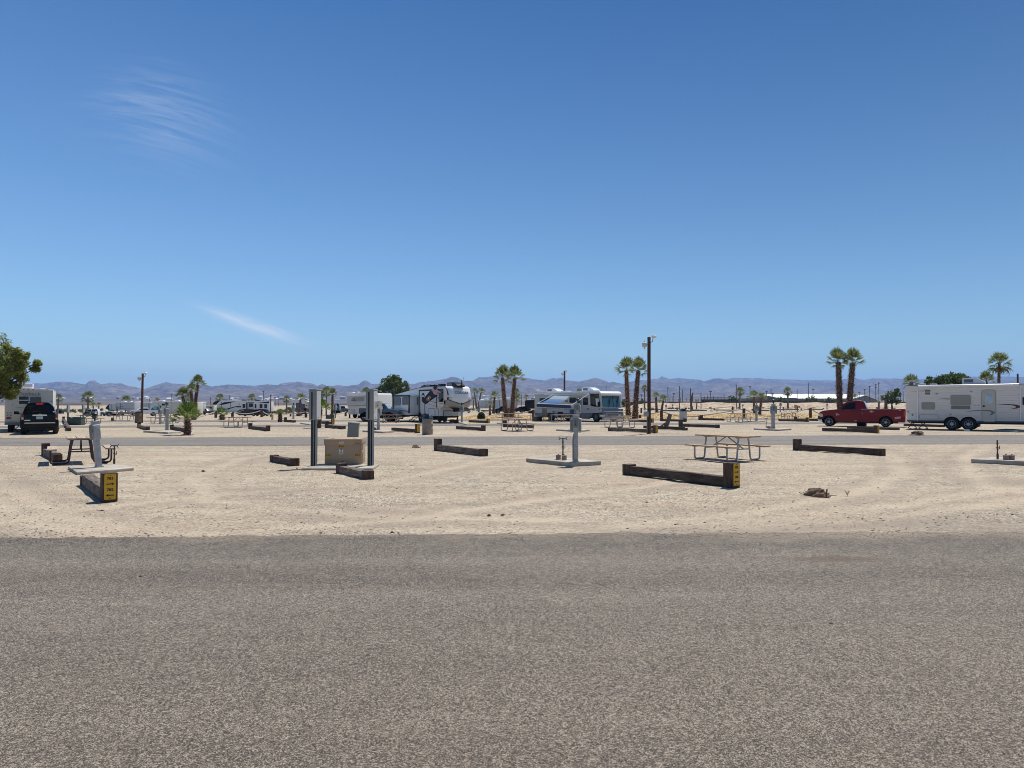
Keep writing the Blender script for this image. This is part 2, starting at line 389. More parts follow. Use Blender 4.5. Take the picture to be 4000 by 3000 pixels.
for i, (x, y, z) in enumerate(vs):
    if 8.5 < y < 30.5 and abs(x) < 26:
        d = track(x, y) + .10 * noi(x * 1.3, y * 1.3, 2); k = .55 + .6 * noi(x * .35, y * .5, 6)
        ca.data[i].color = (max(0, min(.8, k)) * math.exp(-(d / .22) ** 2), max(0, min(.6, k + .1 * noi(x * 5, y * 5))) * math.exp(-((d - .48) / .22) ** 2) * .7 + max(0, noi(x * .22, y * .45, 9) - .12) * .9, 0, 1)
    else: ca.data[i].color = (0, 0, 0, 1)
def ribbon(name, near, far, x0, x1, step, mat, z, jn=.0, jf=.0, seed=0, cols=2, kind='structure'):
    mb = MB(); xr = spans((x0, x1, step)); vs = []; fs = []
    for x in xr:
        a = near(x) + jn * (fbm(x * 2.2, seed, 1, 3) ); b = far(x) + jf * fbm(x * 1.6, seed, 9, 6, .62)
        for k in range(cols):
            y = a + (b - a) * k / (cols - 1); vs.append((x, y, gz(x, y) + z))
    for i in range(len(xr) - 1):
        for k in range(cols - 1):
            q = i * cols + k; fs.append((q, q + cols, q + cols + 1, q + 1))
    mb.add(vs, fs); return tag(mb.build(name, mat), kind=kind)
ribbon('near_road', lambda x: -12, RD1, -60, 60, .06, 'asphalt', .006, 0, .16, 3)
ribbon('second_road', R2N, R2F, -220, 220, .25, 'asphalt_far', .008, .14, .14, 5)
ribbon('third_road', R3N, R3F, -220, 260, .8, 'asphalt_far', .012, .2, .2, 7)
ribbon('fourth_road', R4N, R4F, -220, 260, .8, 'asphalt_far', .014, .2, .2, 8)
gl = lambda x: R4F(x) + .5 + 1.6 * sstep(0, 4, -x - 3) * 0
ribbon('grass_strip', lambda x: R4F(x) + .8, lambda x: 112 + .22 * x + 6 * noi(x * .05, 3), -7, 74, .8, 'dry_grass', .02, .5, 2.5, 4, cols=8)
# loose stones and grit on the gravel
mb = MB(); R = random.Random(5)
def stone(mb, x, y, z, r, R):
    vs = []; k = R.uniform(0, 6)
    for q, (h, rr) in enumerate(((-.3, .75), (.25, .9))):
        for i in range(5):
            a = k + i * 1.257 + q * .5; e = rr * r * R.uniform(.75, 1.25); vs.append((x + e * math.cos(a), y + e * math.sin(a), z + h * r))
    vs.append((x + r * .15, y, z + r * .62))
    mb.add(vs, [(i, (i + 1) % 5, 5 + (i + 1) % 5, 5 + i) for i in range(5)] + [(5 + i, 5 + (i + 1) % 5, 10) for i in range(5)])
for _ in range(11000):
    d = 9.2 + 20 * R.random() ** 1.7; x = (R.random() - .5) * 2 * .78 * d
    if not RD1(x) - .15 < d < R2N(x): continue
    if noi(x * .5, d * .7, 4) < R.uniform(-.6, .35): continue
    mb.mi = R.choice((0, 0, 0, 1, 1, 2)); r = R.uniform(.006, .016) if R.random() < .95 else R.uniform(.016, .026)
    stone(mb, x, d, gdisp(x, d), r, R)
for _ in range(3200):                                   # grit that has strayed on to the road edge
    x = R.uniform(-8, 8); d = RD1(x) - abs(R.gauss(0, .3)); mb.mi = R.choice((0, 0, 1)); stone(mb, x, d, .008, R.uniform(.004, .010), R)
pmat('stone_tan', (.36, .29, .21), .9); pmat('stone_grey', (.17, .15, .135), .9); pmat('stone_dark', (.05, .043, .04), .9)
tag(mb.build('gravel', ['stone_tan', 'stone_grey', 'stone_dark'], smooth=0), kind='stuff')
# ------------------------------------------------------------------ distant land: rising desert and the mountain range
RIDGE = [(-900,1500),(-500,1490),(-200,1496),(0,1496),(45,1495.6),(130,1497),(169,1498),(226,1491),(265,1491),(334,1502),(345,1490),(356,1487),(368,1485),(381,1494),(395,1501),(412,1499),(434,1496),(450,1498),(470,1496.5),(494,1505),(536,1514),(563,1520),(603,1506),(651,1491.5),(671,1498),(712,1500.6),(734,1504),(789,1501),(829,1510),(884,1502),(936,1504),(992,1507),(1046,1500.6),(1087,1505),(1096,1498),(1134,1493),(1155,1494),(1162,1489),(1170,1493),(1193,1495),(1223,1499),(1241,1507),(1259,1499.5),(1275,1507),(1304,1507),(1323,1503),(1350,1508.5),(1402,1502),(1412,1491),(1426,1485),(1438,1490),(1451,1500),(1480,1499),(1592,1500),(1622,1499),(1643,1492),(1684,1488),(1741,1480),(1763,1471),(1787,1474.6),(1811,1487),(1847,1487.6),(1872,1473),(1890,1474.7),(1923,1470),(1990,1468),(2046,1474.7),(2087,1481.4),(2128,1485),(2165,1476),(2175,1479),(2195,1473.7),(2210,1485),(2262,1490.6),(2301,1482),(2328,1475),(2351,1483),(2382,1494.5),(2397,1491.6),(2432,1499),(2469,1489.5),(2520,1484),(2570,1479),(2585,1469.6),(2615,1480),(2655,1477),(2700,1481),(2734,1483),(2752,1490),(2768,1484),(2795,1478),(2845,1480),(2870,1475),(2899,1477),(2971,1478),(3062,1482),(3133,1484),(3197,1486),(3263,1486),(3301,1480),(3336,1473.6),(3355,1482),(3382,1484),(3404,1478),(3453,1479),(3520,1479),(3596,1481),(3645,1477),(3750,1472),(3900,1470),(4050,1474),(4300,1480),(4900,1490)]
def ridge(px):
    for (a, ya), (b, yb) in zip(RIDGE, RIDGE[1:]):
        if a <= px <= b: return ya + (yb - ya) * (px - a) / (b - a)
    return 1490
NA, NR = 1300, 120
RAD = [700 + 13000 * (i / (NR - 1)) ** 1.45 * .82 for i in range(NR)]; RP = 9300.
vs = []; fs = []
for i in range(NA):
    px = -800 + 5600 * i / (NA - 1); u = (px - 2000) / F
    top = (YH - ridge(px) + 2.2 * abs(noi(px * .05, 3.3)) + 1.5 * abs(noi(px * .14, 8.1)) - .8) / F
    for j, d in enumerate(RAD):
        x = u * d
        t = sstep(600, RP, d)
        base = d * (.0205 * sstep(500, 7000, d)) * (1.0 if px < 2300 else 1 - .35 * sstep(2300, 3000, px))
        slope = sstep(4300, RP, d)
        rid = 1 - abs(fbm(x / 900, d / 1300, 2, 5, .55)); rid2 = fbm(x / 380, d / 500, 7, 5, .6)
        full = d * top if d >= RP else RP * top
        hgt = base * (1 - slope ** 2) + slope ** 1.7 * full * (1 if abs(d - RP) < 150 else (.62 + .30 * rid))
        hgt += rid2 * 46 * sstep(2500, 5500, d) * (1 - sstep(RP - 1600, RP - 200, d)) + max(0, fbm(x / 600, d / 900, 13, 4)) * 120 * sstep(4300, 5600, d) * (1 - sstep(6800, 8200, d))
        if d > RP: hgt = min(hgt, full) - (d - RP) * .05
        if j == 0: hgt = -3
        # never rise above the crest line seen in the photograph
        hgt = min(hgt, d * top * (1 if d <= RP else .995))
        vs.append((x, d, hgt + (H if j else 0)))
for i in range(NA - 1):
    for j in range(NR - 1):
        a = i * NR + j; fs.append((a, a + NR, a + NR + 1, a + 1))
groundmat('mountain_rock', [(.1, (.05, .043, .042)), (.42, (.10, .082, .074)), (.6, (.145, .118, .10)), (.95, (.26, .215, .18))], speck=(.02, .45), big=(.0016, .32), bump=0, bsc=.01)
mb = MB(); mb.add(vs, fs); tag(mb.build('mountains', 'mountain_rock', smooth=180), kind='structure')
# town in the distance, scattered roofs on the slope
mb = MB(); R = random.Random(11)
for _ in range(420):
    px = R.choice((R.uniform(150, 760), R.uniform(820, 1340), R.uniform(1000, 1260), R.uniform(1700, 2460))); row = 1558 + R.gauss(5, 6)
    d = R.uniform(2600, 4200); p = onray(px, min(1574, row), d)
    s_ = R.uniform(3, 10) * (1.6 if R.random() < .15 else 1); mb.mi = 0 if R.random() < .6 else 1; hh = R.uniform(1.5, 4.5)
    mb.prism([(p.y - 9, p.z - 8), (p.y + 9, p.z - 8), (p.y + 9, p.z - .5), (p.y + 3, p.z + hh), (p.y - 9, p.z - .5)], p.x - s_, p.x + s_, 'x')
pmat('town_white', (.7, .68, .64), .8); pmat('town_tan', (.36, .30, .25), .9)
tag(mb.build('distant_town', ['town_white', 'town_tan'], smooth=0), kind='stuff')
# sand bank on the right
mb = MB(); vs = []; fs = []; n = 260; prof = [(0, 0), (1.5, .1), (4, .8), (8, 1.75), (10, 2.05), (13, 2.1), (22, 2.0), (40, 0)]
for i in range(n):
    px = 2420 + (4600 - 2420) * i / (n - 1); d0 = 232; k = sstep(2420, 2600, px)
    for yy, z in prof:
        x = (px - 2000) / F * d0; y = d0 + yy
        vs.append((x, y, gz(x, y) - .05 + z * k * (1 + .0 * i) + fbm(x * .12, y * .2, 5, 4) * .28 * (0.2 + z * .5)))
k = len(prof)
for i in range(n - 1):
    for j in range(k - 1):
        a = i * k + j; fs.append((a, a + k, a + k + 1, a + 1))
mb.add(vs, fs); tag(mb.build('sand_bank', 'sand_bank', smooth=60), kind='structure')
# the air
m = bpy.data.materials.new('air'); m.use_nodes = True; MATS['air'] = m
nt = m.node_tree; nt.nodes.remove(nt.nodes['Principled BSDF'])
pv = nt.nodes.new('ShaderNodeVolumePrincipled'); pv.inputs['Density'].default_value = 8.4e-5
pv.inputs['Color'].default_value = (.27, .52, 1.0, 1); pv.inputs['Anisotropy'].default_value = .1
nt.links.new(pv.outputs[0], nt.nodes['Material Output'].inputs['Volume'])
mb = MB(); mb.box(-14500, -6500, -4.5, 14500, 14500, 560); hz = mb.build('haze', 'air', smooth=0); tag(hz, kind='stuff')
# ------------------------------------------------------------------ materials of the small things
pmat('tie', (.026, .017, .013), .9, var=.5, sc=2.5, c2=(.10, .070, .052), bump=.9, bsc=14, stretch=(1, 5, 5))
pmat('tie_old', (.05, .038, .03), .95, var=.5, sc=2.5, c2=(.19, .15, .115), bump=1, bsc=14, stretch=(1, 5, 5))
pmat('tie_post', (.03, .017, .012), .9, var=.5, sc=2.5, c2=(.11, .065, .045), bump=.9, bsc=14, stretch=(5, 5, 1))
pmat('pole_wood', (.06, .028, .018), .85, var=.35, sc=1.5, c2=(.11, .055, .036), bump=.5, bsc=10, stretch=(4, 4, .4))
pmat('grey_wood', (.12, .095, .08), .9, var=.3, sc=1.5, stretch=(4, 4, .4))
pmat('sign_yellow', (.62, .36, .012), .55, var=.08)
pmat('ink', (.012, .011, .010), .6, var=.0)
pmat('galv', (.33, .35, .365), .5, metal=.2, var=.22, sc=6)
pmat('galv_dark', (.17, .185, .19), .5, metal=.3, var=.2, sc=5)
pmat('post_grey', (.24, .25, .25), .5, var=.12, sc=4)
pmat('concrete', (.29, .25, .20), .9, var=.2, sc=2.2, c2=(.44, .395, .325), bump=.3, bsc=60)
pmat('pipe_rust', (.10, .07, .055), .7, metal=.3, var=.4, sc=9)
pmat('cap_tan', (.30, .22, .16), .7, var=.2)
pmat('black', (.015, .015, .016), .5, var=.3)
pmat('rubber', (.018, .017, .017), .85, var=.3)
pmat('lamp_green', (.02, .035, .033), .4, var=.3)
pmat('white_paint_and_sunlit', (.72, .72, .69), .45, var=.06)  # real white paint, and the painted sunlit side of the cabinet posts
pmat('cream_plastic', (.60, .57, .48), .5, var=.08)
pmat('board_tan', (.33, .19, .10), .8, var=.3, sc=2.0, c2=(.44, .29, .17), bump=.4, bsc=12, stretch=(.6, 9, 9))
pmat('board_grey', (.36, .27, .20), .85, var=.3, sc=2.0, c2=(.46, .36, .27), bump=.4, bsc=12, stretch=(.6, 9, 9))
pmat('board_edge', (.23, .105, .055), .8, var=.3, sc=3)
pmat('tube_steel', (.34, .33, .32), .4, metal=.6, var=.15)
pmat('tube_brown', (.060, .027, .024), .55, var=.25)
pmat('box_tan', (.40, .285, .18), .55, var=.06, sc=1.5)
pmat('box_green', (.055, .075, .06), .55, var=.1)
pmat('box_grey', (.20, .225, .215), .55, var=.08)
pmat('label_white', (.72, .72, .70), .5, var=.03)
pmat('label_red', (.45, .05, .03), .5, var=.05)
pmat('label_pink', (.62, .47, .38), .5, var=.15, sc=30)
pmat('can_tan', (.30, .24, .185), .8, var=.12, sc=3, bump=.2)
pmat('can_white', (.52, .49, .45), .8, var=.12, sc=3)
pmat('can_brown', (.17, .13, .085), .8, var=.15)
pmat('lid_teal', (.012, .045, .06), .35, var=.15)
pmat('rope', (.47, .40, .30), .95, var=.2, sc=14, bump=.5, bsc=60)
pmat('hydrant', (.55, .38, .10), .6, var=.15)
pmat('rock', (.17, .145, .125), .9, var=.35, sc=2)
pmat('stump', (.045, .022, .013), .95, var=.6, sc=9, c2=(.20, .125, .075), bump=1, bsc=20)
pmat('red_plastic', (.55, .045, .02), .4, var=.1)

def perp(px_len, d): return px_len * d / F            # a photo length in metres at depth d

# ------------------------------------------------------------------ timber barriers made of railway sleepers
def barrier(label, rx, rrow, lx, hr=.28, hl=.28, sign=None, beam=(.02, .22), w=.21, old=False, beamover=0.0, group='timber barriers between the sites', brown=False, lrow=None):
    """rx, rrow: foot of the end nearer the road; lx: picture column of the far end"""
    p1 = G(rx, rrow); u = (lx - 2000) / F
    if lrow: p0 = G(lx, lrow); Ln = (p1 - p0).length; yaw = math.degrees(math.atan2(p1.y - p0.y, p1.x - p0.x))
    else: Ln = (p1.x - u * p1.y) / (AX.x - u * AX.y); p0 = p1 - AX * Ln; yaw = AYAW
    p0.z = gz(p0.x, p0.y)
    t = thing('timber_barrier', label, 'barrier', p0, yaw, group)
    R = random.Random(rx); bm_ = 'tie_old' if old else 'tie'
    def post(x, h, dz=0):
        mb = MB(); k = w / 2 + .012
        mb.box(x - k, -k, -.12, x + k, k, h); return mb.build('post', 'tie_post', t, bevel=.012, jit=.006)
    if hl: post(0, hl)
    if hr: pr = post(Ln, hr)
    mb = MB(); a = w / 2 + .014 if hl else 0; b = Ln - w / 2 - .014 if hr else Ln
    n = 6
    prof = [(-w / 2, beam[0]), (w / 2, beam[0]), (w / 2, beam[1]), (-w / 2, beam[1])]
    vs = []
    for i in range(n + 1):
        x = a + (b - a) * i / n
        for y, z in prof: vs.append((x, y + R.uniform(-.006, .006), z + (R.uniform(-.012, .008))))
    fs = [[0, 3, 2, 1], [n * 4 + k for k in range(4)]]
    for i in range(n):
        for k in range(4): q = (k + 1) % 4; fs.append((i * 4 + k, i * 4 + q, i * 4 + 4 + q, i * 4 + 4 + k))
    mb.add(vs, fs); mb.build('beam', bm_, t, bevel=.014, jit=.006)
    if sign:
        sw, sh = sign[2] if len(sign) > 2 else .185, sign[3] if len(sign) > 3 else .455
        x = Ln + w / 2 + .016; z0 = hr - sh - .012
        mb = MB(); mb.prism(rrect(-sw / 2, z0, sw / 2, z0 + sh, .02), x, x + .006, 'x'); s = mb.build('sign_plate', 'sign_yellow', t)
        Mx = Matrix(((0, 0, 1, x + .0075), (1, 0, 0, 0), (0, 1, 0, 0), (0, 0, 0, 1)))
        for txt, fz in ((sign[0], .82), (sign[1], .38)):
            if txt: textmesh('lettering', txt, .068, 'ink', Mx @ Matrix.Translation((0, z0 + sh * fz, 0)), s, xs=1.05, bold=.0015)
        for fz, dr in ((.61, 1), (.17, -1)):
            z = z0 + sh * fz; q = MB()
            pts = [(-.062, -.008), (.025, -.008), (.025, -.025), (.066, 0), (.025, .025), (.025, .008), (-.062, .008)]
            q.prism([(dr * a_, z + b_) for a_, b_ in pts], x + .0045, x + .0095, 'x'); q.build('arrow', 'ink', s)
        for z in (z0 + .02, z0 + sh - .02):
            q = MB(); q.lathe([(.009, x + .003), (.009, x + .012)], 8, (0, 0, z), 'x'); q.build('bolt', 'ink', s)
    return t
barrier('weathered timber barrier with the yellow 781 and 782 sign on its road end', 425, 1958, 340, hr=.51, hl=.20, sign=('781', '782'), beam=(.0, .23), old=True, w=.225, lrow=1893)
barrier('dark timber barrier with the yellow 779 and 780 sign on its right post', 2858, 1903, 2457, hr=.515, hl=.26, sign=('779', '780'), w=.22)
barrier('dark timber barrier with a tall left post and short right post before the second road', 1889, 1781, 1711, hr=.24, hl=.44, old=True)
barrier('long low timber barrier with a tall left post, right of the near picnic table', 3440, 1779, 3112, hr=.23, hl=.42)
barrier('short timber block with beam lying left of the tan transformer', 1150, 1818, 1072, hr=.205, hl=.20, beam=(.0, .175), lrow=1803, w=.20)
barrier('cracked timber block with beam lying in front of the tan transformer', 1437, 1871, 1334, hr=.20, hl=.25, beam=(.0, .18), lrow=1847, w=.205, old=True)
barrier('timber barrier with square post at the far end of the brown picnic table', 225, 1799, 178, hr=.20, hl=.40, beam=(.0, .22), old=True, lrow=1777)
G2 = 'timber barriers beyond the second road'
barrier('low timber barrier beneath the brown light pole on the left', 577, 1680, 545, hr=.24, hl=.42, group=G2, old=True)
barrier('timber barrier half hidden by the low fan palm', 735, 1690, 673, hr=.2, hl=.30, group=G2)
barrier('timber barrier beside the steel-framed table left of the transformer', 1047, 1684, 979, hr=.36, hl=.40, group=G2)
barrier('timber barrier with tall left post just right of the left transformer post', 1345, 1677, 1277, hr=0, hl=.48, group=G2)
barrier('timber barrier with a small yellow sign near the leaning fan palm', 1300, 1658, 1252, hr=.53, hl=0, sign=('785', '786'), group=G2)
barrier('timber barrier with yellow sign beside the domed tan bin', 1631, 1691, 1535, hr=.54, hl=0, sign=('777', '778'), group=G2)
barrier('timber barrier with a dark end post right of the domed tan bin', 1888, 1683, 1786, hr=.36, hl=0, group=G2)
barrier('timber barrier with yellow sign in front of the clipped round bush', 1907, 1653, 1834, hr=.36, hl=0, sign=('775', '776', .2, .34), group=G2)
barrier('timber barrier behind the steel table with the twin palms beyond', 2082, 1673, 1972, hr=0, hl=.5, group=G2)
barrier('timber barrier with yellow sign at the foot of the tall light pole', 2560, 1692, 2384, hr=.47, hl=.2, sign=('773', '774'), group=G2, old=True)
barrier('timber barrier with yellow sign behind the tall light pole', 2548, 1651, 2457, hr=.40, hl=0, sign=('771', '772', .2, .36), group=G2)
barrier('timber beam lying in front of the leaning log', 2677, 1681, 2516, hr=.16, hl=0, group=G2)
barrier('timber barrier between the post and the white drum bin', 2676, 1648, 2584, hr=.34, hl=.36, group=G2)
barrier('timber barrier with a tall left post right of the leaning log', 2803, 1672, 2658, hr=.24, hl=.52, group=G2)
barrier('thin timber barrier in front of the dry grass', 2824, 1643, 2733, hr=.22, hl=.40, group=G2)
barrier('timber barrier with yellow sign left of the red pickup', 3154, 1648, 3042, hr=.43, hl=0, sign=('769', '770', .2, .36), group=G2)
barrier('timber barrier partly behind the nose of the red pickup', 3196, 1645, 3107, hr=.2, hl=.42, group=G2)
barrier('timber barrier with yellow sign in front of the red pickup', 3424, 1692, 3213, hr=.46, hl=0, sign=('767', '768'), group=G2)
barrier('timber beam lying beneath the tail of the red pickup', 3512, 1680, 3310, hr=0, hl=0, group=G2, beam=(0, .15))
barrier('timber beam lying behind the scissor jacks of the white trailer', 3682, 1668, 3530, hr=.18, hl=0, group=G2, beam=(0, .18))
barrier('short timber barrier right of the stump palm', 1152, 1651, 1116, hr=0, hl=.45, group=G2)
barrier('timber barrier with square post right of the black car', 270, 1684, 250, hr=.2, hl=.42, group=G2)
G3 = 'small timber barriers far off before the sand bank'
for px, row, lx, hl, lab in ((2700, 1608, 2645, .5, 'far timber barrier left of the white drum bin top'), (2760, 1606, 2705, .5, 'far timber barrier by the leaning dead trunk'),
        (2868, 1604, 2790, .5, 'far timber barrier left of the rope post'), (2945, 1597, 2905, 0, 'far timber beam behind the twin small palms'), (3005, 1606, 2938, .5, 'far timber barrier right of the small palms'),
        (3120, 1602, 3035, 0, 'far timber beam left of the tilted board'), (3100, 1597, 3056, 0, 'far timber beam under the lone palm'), (3215, 1601, 3140, 0, 'far timber beam right of the tilted board'),
        (2590, 1602, 2520, .5, 'far timber barrier behind the tall light pole'), (2650, 1606, 2588, 0, 'far timber beam beside the white hookup post'), (3180, 1594, 3150, 0, 'far timber beam below the dark boulders')):
    barrier(lab, px, row, lx, hr=0, hl=hl, group=G3, beam=(0, .24), w=.25)

# ------------------------------------------------------------------ concrete pads
def pad(label, pts, h=.11, group='concrete hookup pads'):
    ps = [G(x, y, h) for x, y in pts]; c = sum((Vector((p.x, p.y, 0)) for p in ps), Vector()) / len(ps)
    t = thing('concrete_pad', label, 'concrete pad', (c.x, c.y, gz(c.x, c.y)), 0, group)
    mb = MB(); mb.prism([(p.x - c.x, p.y - c.y) for p in ps], -.05, h, 'z'); mb.build('slab', 'concrete', t, bevel=.012, jit=.004)
    return t
pad('pale concrete pad under the leaning grey pedestal by the 781 sign', [(266, 1822), (301, 1845), (523, 1828), (484, 1811)], .06)
pad('wide concrete pad under the grey pedestal in the centre', [(2055, 1790), (2226, 1807), (2348, 1801), (2190, 1785)])
pad('concrete pad under the tan transformer', [(1177, 1829), (1456, 1829), (1481, 1813), (1226, 1811)], .055, 'transformer pads')
pad('concrete pad cut by the right edge of the picture', [(3793, 1793), (4010, 1803), (4120, 1790), (3880, 1785)])
for lab, cx, row, w in (('concrete pad under the pedestal left of the low fan palm', 634, 1683, 74), ('concrete pad left of the timber barrier with the domed bin', 1478, 1681, 62),
        ('concrete pad behind the centre pedestal', 2238, 1677, 66), ('dark-edged concrete pad under the twin-box pedestal on the right', 3018, 1673, 74),
        ('concrete pad under the small pedestal before the dry grass', 2945, 1643, 44), ('concrete pad near the stump palm', 1128, 1640, 24), ('concrete pad behind the left transformer post', 1200, 1652, 28),
        ('concrete pad right of the white fifth wheel', 1815, 1652, 20), ('concrete pad beneath the front of the white trailer', 3950, 1678, 70)):
    k = (row - YH) / 100
    pad(lab, [(cx - w, row), (cx + w * .3, row + 5 * k), (cx + w, row + 1.5 * k), (cx - w * .2, row - 4 * k)], .09)
# ------------------------------------------------------------------ hookup pedestals
def pedestal(label, loc, yaw, lean=0, lamp=True, h=1.22, group='grey hookup pedestals', leany=0):
    t = thing('hookup_pedestal', label, 'utility pedestal', loc, yaw, group); t.rotation_euler = (rad(leany), rad(lean), rad(yaw))
    mb = MB(); mb.box(-.065, -.06, 0, .065, .06, h - .03); mb.box(-.09, -.085, 0, .09, .085, .03); mb.box(-.068, -.066, .42, .068, -.058, .425); mb.box(-.045, -.066, .18, .045, -.058, .40)
    mb.build('post', 'galv', t, bevel=.006)
    mb = MB(); mb.box(-.075, -.085, h - .42, .085, .085, h); mb.prism([(-.095, h + .002), (.095, h + .002), (.085, h + .022), (-.085, h + .022)], -.085, .095, 'x'); hd = mb.build('meter_box', 'galv', t, bevel=.006)
    q = MB(); q.box(-.078, -.06, h - .33, -.0745, .06, h - .06); q.build('cover', 'galv_dark', hd)
    q = MB(); q.lathe([(.014, 0), (.014, .012)], 8, (0, 0, 0), 'x', Matrix.Translation((-.084, .0, h - .16))); q.box(-.082, -.012, h - .27, -.074, .012, h - .21); q.build('latch', 'ink', hd)
    for s in (-1, 1):
        mb = MB(); mb.prism([(s * .089, h - .47), (s * .089, h - .07), (s * .152, h - .09), (s * .158, h - .43), (s * .145, h - .47)], -.10, .06, 'x'); bx = mb.build('outlet_box', 'galv', t, bevel=.006)
        q = MB(); q.box(-.106, s * .096 - (.0 if s > 0 else .045), h - .42, -.1005, s * .096 + (.045 if s > 0 else .0), h - .12); q.build('cover', 'galv_dark', bx)
    mb = MB(); mb.tube([(.1, .09, 0), (.1, .09, .62)], .02, 8); mb.tube([(.1, .09, .62), (.1, .07, .78)], .016, 8); mb.build('conduit', 'galv_dark', t)
    if lamp:
        mb = MB(); mb.lathe([(.022, h + .02), (.022, h + .08), (.05, h + .085)], 12); l = mb.build('lamp', 'lamp_green', t)
        q = MB()
        for i, (z, r) in enumerate(((.085, .055), (.125, .075), (.165, .085))): q.lathe([(.045, h + z), (r, h + z + .008), (r + .006, h + z + .022), (.045, h + z + .034)], 16)
        q.lathe([(.085, h + .20), (.09, h + .215), (.07, h + .24), (.03, h + .255)], 16); q.build('louvre', 'lamp_green', l)
    return t
def PX(px, row, z=0.0): return G(px, row, z)
ped0 = pedestal('leaning grey pedestal with a dark finned lamp beside the 781 sign', G(386, 1825, .06), 52, -5.5)
def ped(label, loc, yaw, lean=0, scale=1.0, src=ped0): 
    r = dup(src, loc, yaw, label, 'grey hookup pedestals', scale); r.rotation_euler = (0, rad(lean), rad(yaw)); return r
pedn = pedestal('upright grey pedestal without lamp in the centre of the near gravel', G(2250, 1804, .11), 80, -1, lamp=False, h=1.30)
ped('grey pedestal left of the low fan palm', G(652, 1680, .09), 45, -1, 1.2)
ped('slim pale grey pedestal in front of the blue-grey pickup', G(1478, 1679, .09), 75, 0, 1.22, )
ped('twin-box grey pedestal with dark lamp left of the red pickup', G(3022, 1673, .09), 84, 0, 1.32)
ped('small grey pedestal in front of the dry grass and small palms', G(2956, 1643, .09), 80, 0, 1.25)
ped('grey pedestal with pale lamp standing behind the centre pedestal', G(2257, 1676, .09), 70, 0, 1.38)
ped('grey pedestal with lamp seen through the steel table legs', G(626, 1657, .0), 60, 0, 1.1)
ped('blue-grey pedestal between the stump palm and the sandy rope', G(1146, 1636, .05), 50, 0, 1.25)
ped('grey pedestal right of the white fifth wheel nose', G(1804, 1650, .09), 75, 0, 1.2)
ped('grey-green pedestal standing behind the clipped round bush', G(1873, 1618), 70, 0, 1.15)
ped('tiny pale pedestal by the far tables', G(2853, 1597), 80, 0, 1.2, pedn); ped('tiny pale pedestal left of the twin small palms', G(2902, 1601), 80, 0, 1.2, pedn)
ped('tiny pale pedestal left of the white drum bin', G(2602, 1607), 80, 0, 1.2, pedn); ped('tiny pale pedestal below the far utility poles', G(2627, 1598), 80, 0, 1.2, pedn)
ped('far tan pedestal left of the tilted board', G(3049, 1609), 80, 0, 1.5, pedn); ped('far grey pedestal beyond the red pickup hood', G(3231, 1600), 80, 0, 1.4, pedn)
# ------------------------------------------------------------------ water risers and sewer caps
def riser(label, loc, h=.58, yaw=0, heads=True, group='water risers on the pads'):
    t = thing('water_riser', label, 'water tap', loc, yaw, group)
    mb = MB(); mb.tube([(0, 0, 0), (0, 0, h)], .02, 8); mb.lathe([(.03, 0), (.03, .14)], 10); mb.lathe([(.03, h * .55), (.03, h * .62)], 10); mb.lathe([(.028, h * .78), (.028, h * .84)], 10)
    mb.tube([(.02, 0, h * .50), (.06, 0, h * .53), (.06, 0, h * .70)], .010, 6); mb.build('pipe', 'pipe_rust', t)
    if heads:
        mb = MB(); mb.tube([(-.09, 0, h + .01), (.09, 0, h + .01)], .022, 8)
        for s in (-1, 1): mb.tube([(s * .08, 0, h + .01), (s * .12, -.02, h - .04)], .016, 6); mb.tube([(s * .08, 0, h), (s * .13, .0, h + .06)], .010, 6)
        mb.build('faucet', 'galv_dark', t)
    return t
def sewcap(label, loc, r=.075):
    t = thing('sewer_cap', label, 'pipe cap', loc, 0, 'sewer caps on the pads')
    mb = MB(); mb.lathe([(r, 0), (r, .10), (r * .9, .115)], 14); mb.build('pipe_collar', 'cap_tan', t)
    mb = MB(); mb.lathe([(r * 1.05, .118), (r * 1.05, .135), (r * .3, .14), (r * .3, .165)], 14); mb.build('lid', 'cap_tan', t); return t
riser('twin-headed water riser on the centre pad', G(2199, 1791, .11), .60)
riser('twin-headed water riser behind the leaning pedestal', G(446, 1812, .06), .50)
riser('rusty water riser on the pad at the right edge', G(3897, 1792, .11), .56, heads=False)
riser('rusty water riser left of the low fan palm', G(675, 1679, .0), .55, heads=False); riser('water riser left of the twin-box pedestal', G(2993, 1671, .09), .65)
riser('thin water riser behind the centre pedestal', G(2230, 1672, .09), .8, heads=False)
sewcap('left sewer cap of the pair on the centre pad', G(2181, 1795, .11)); sewcap('right sewer cap of the pair on the centre pad', G(2204, 1797, .11))
sewcap('left sewer cap on the pad at the right edge', G(3930, 1796, .11)); sewcap('right sewer cap on the pad at the right edge', G(3952, 1796, .11))
sewcap('sewer cap at the foot of the twin-box pedestal', G(3003, 1673, .09), .12); sewcap('sewer cap on the pad left of the domed bin', G(1463, 1679, .09), .12)
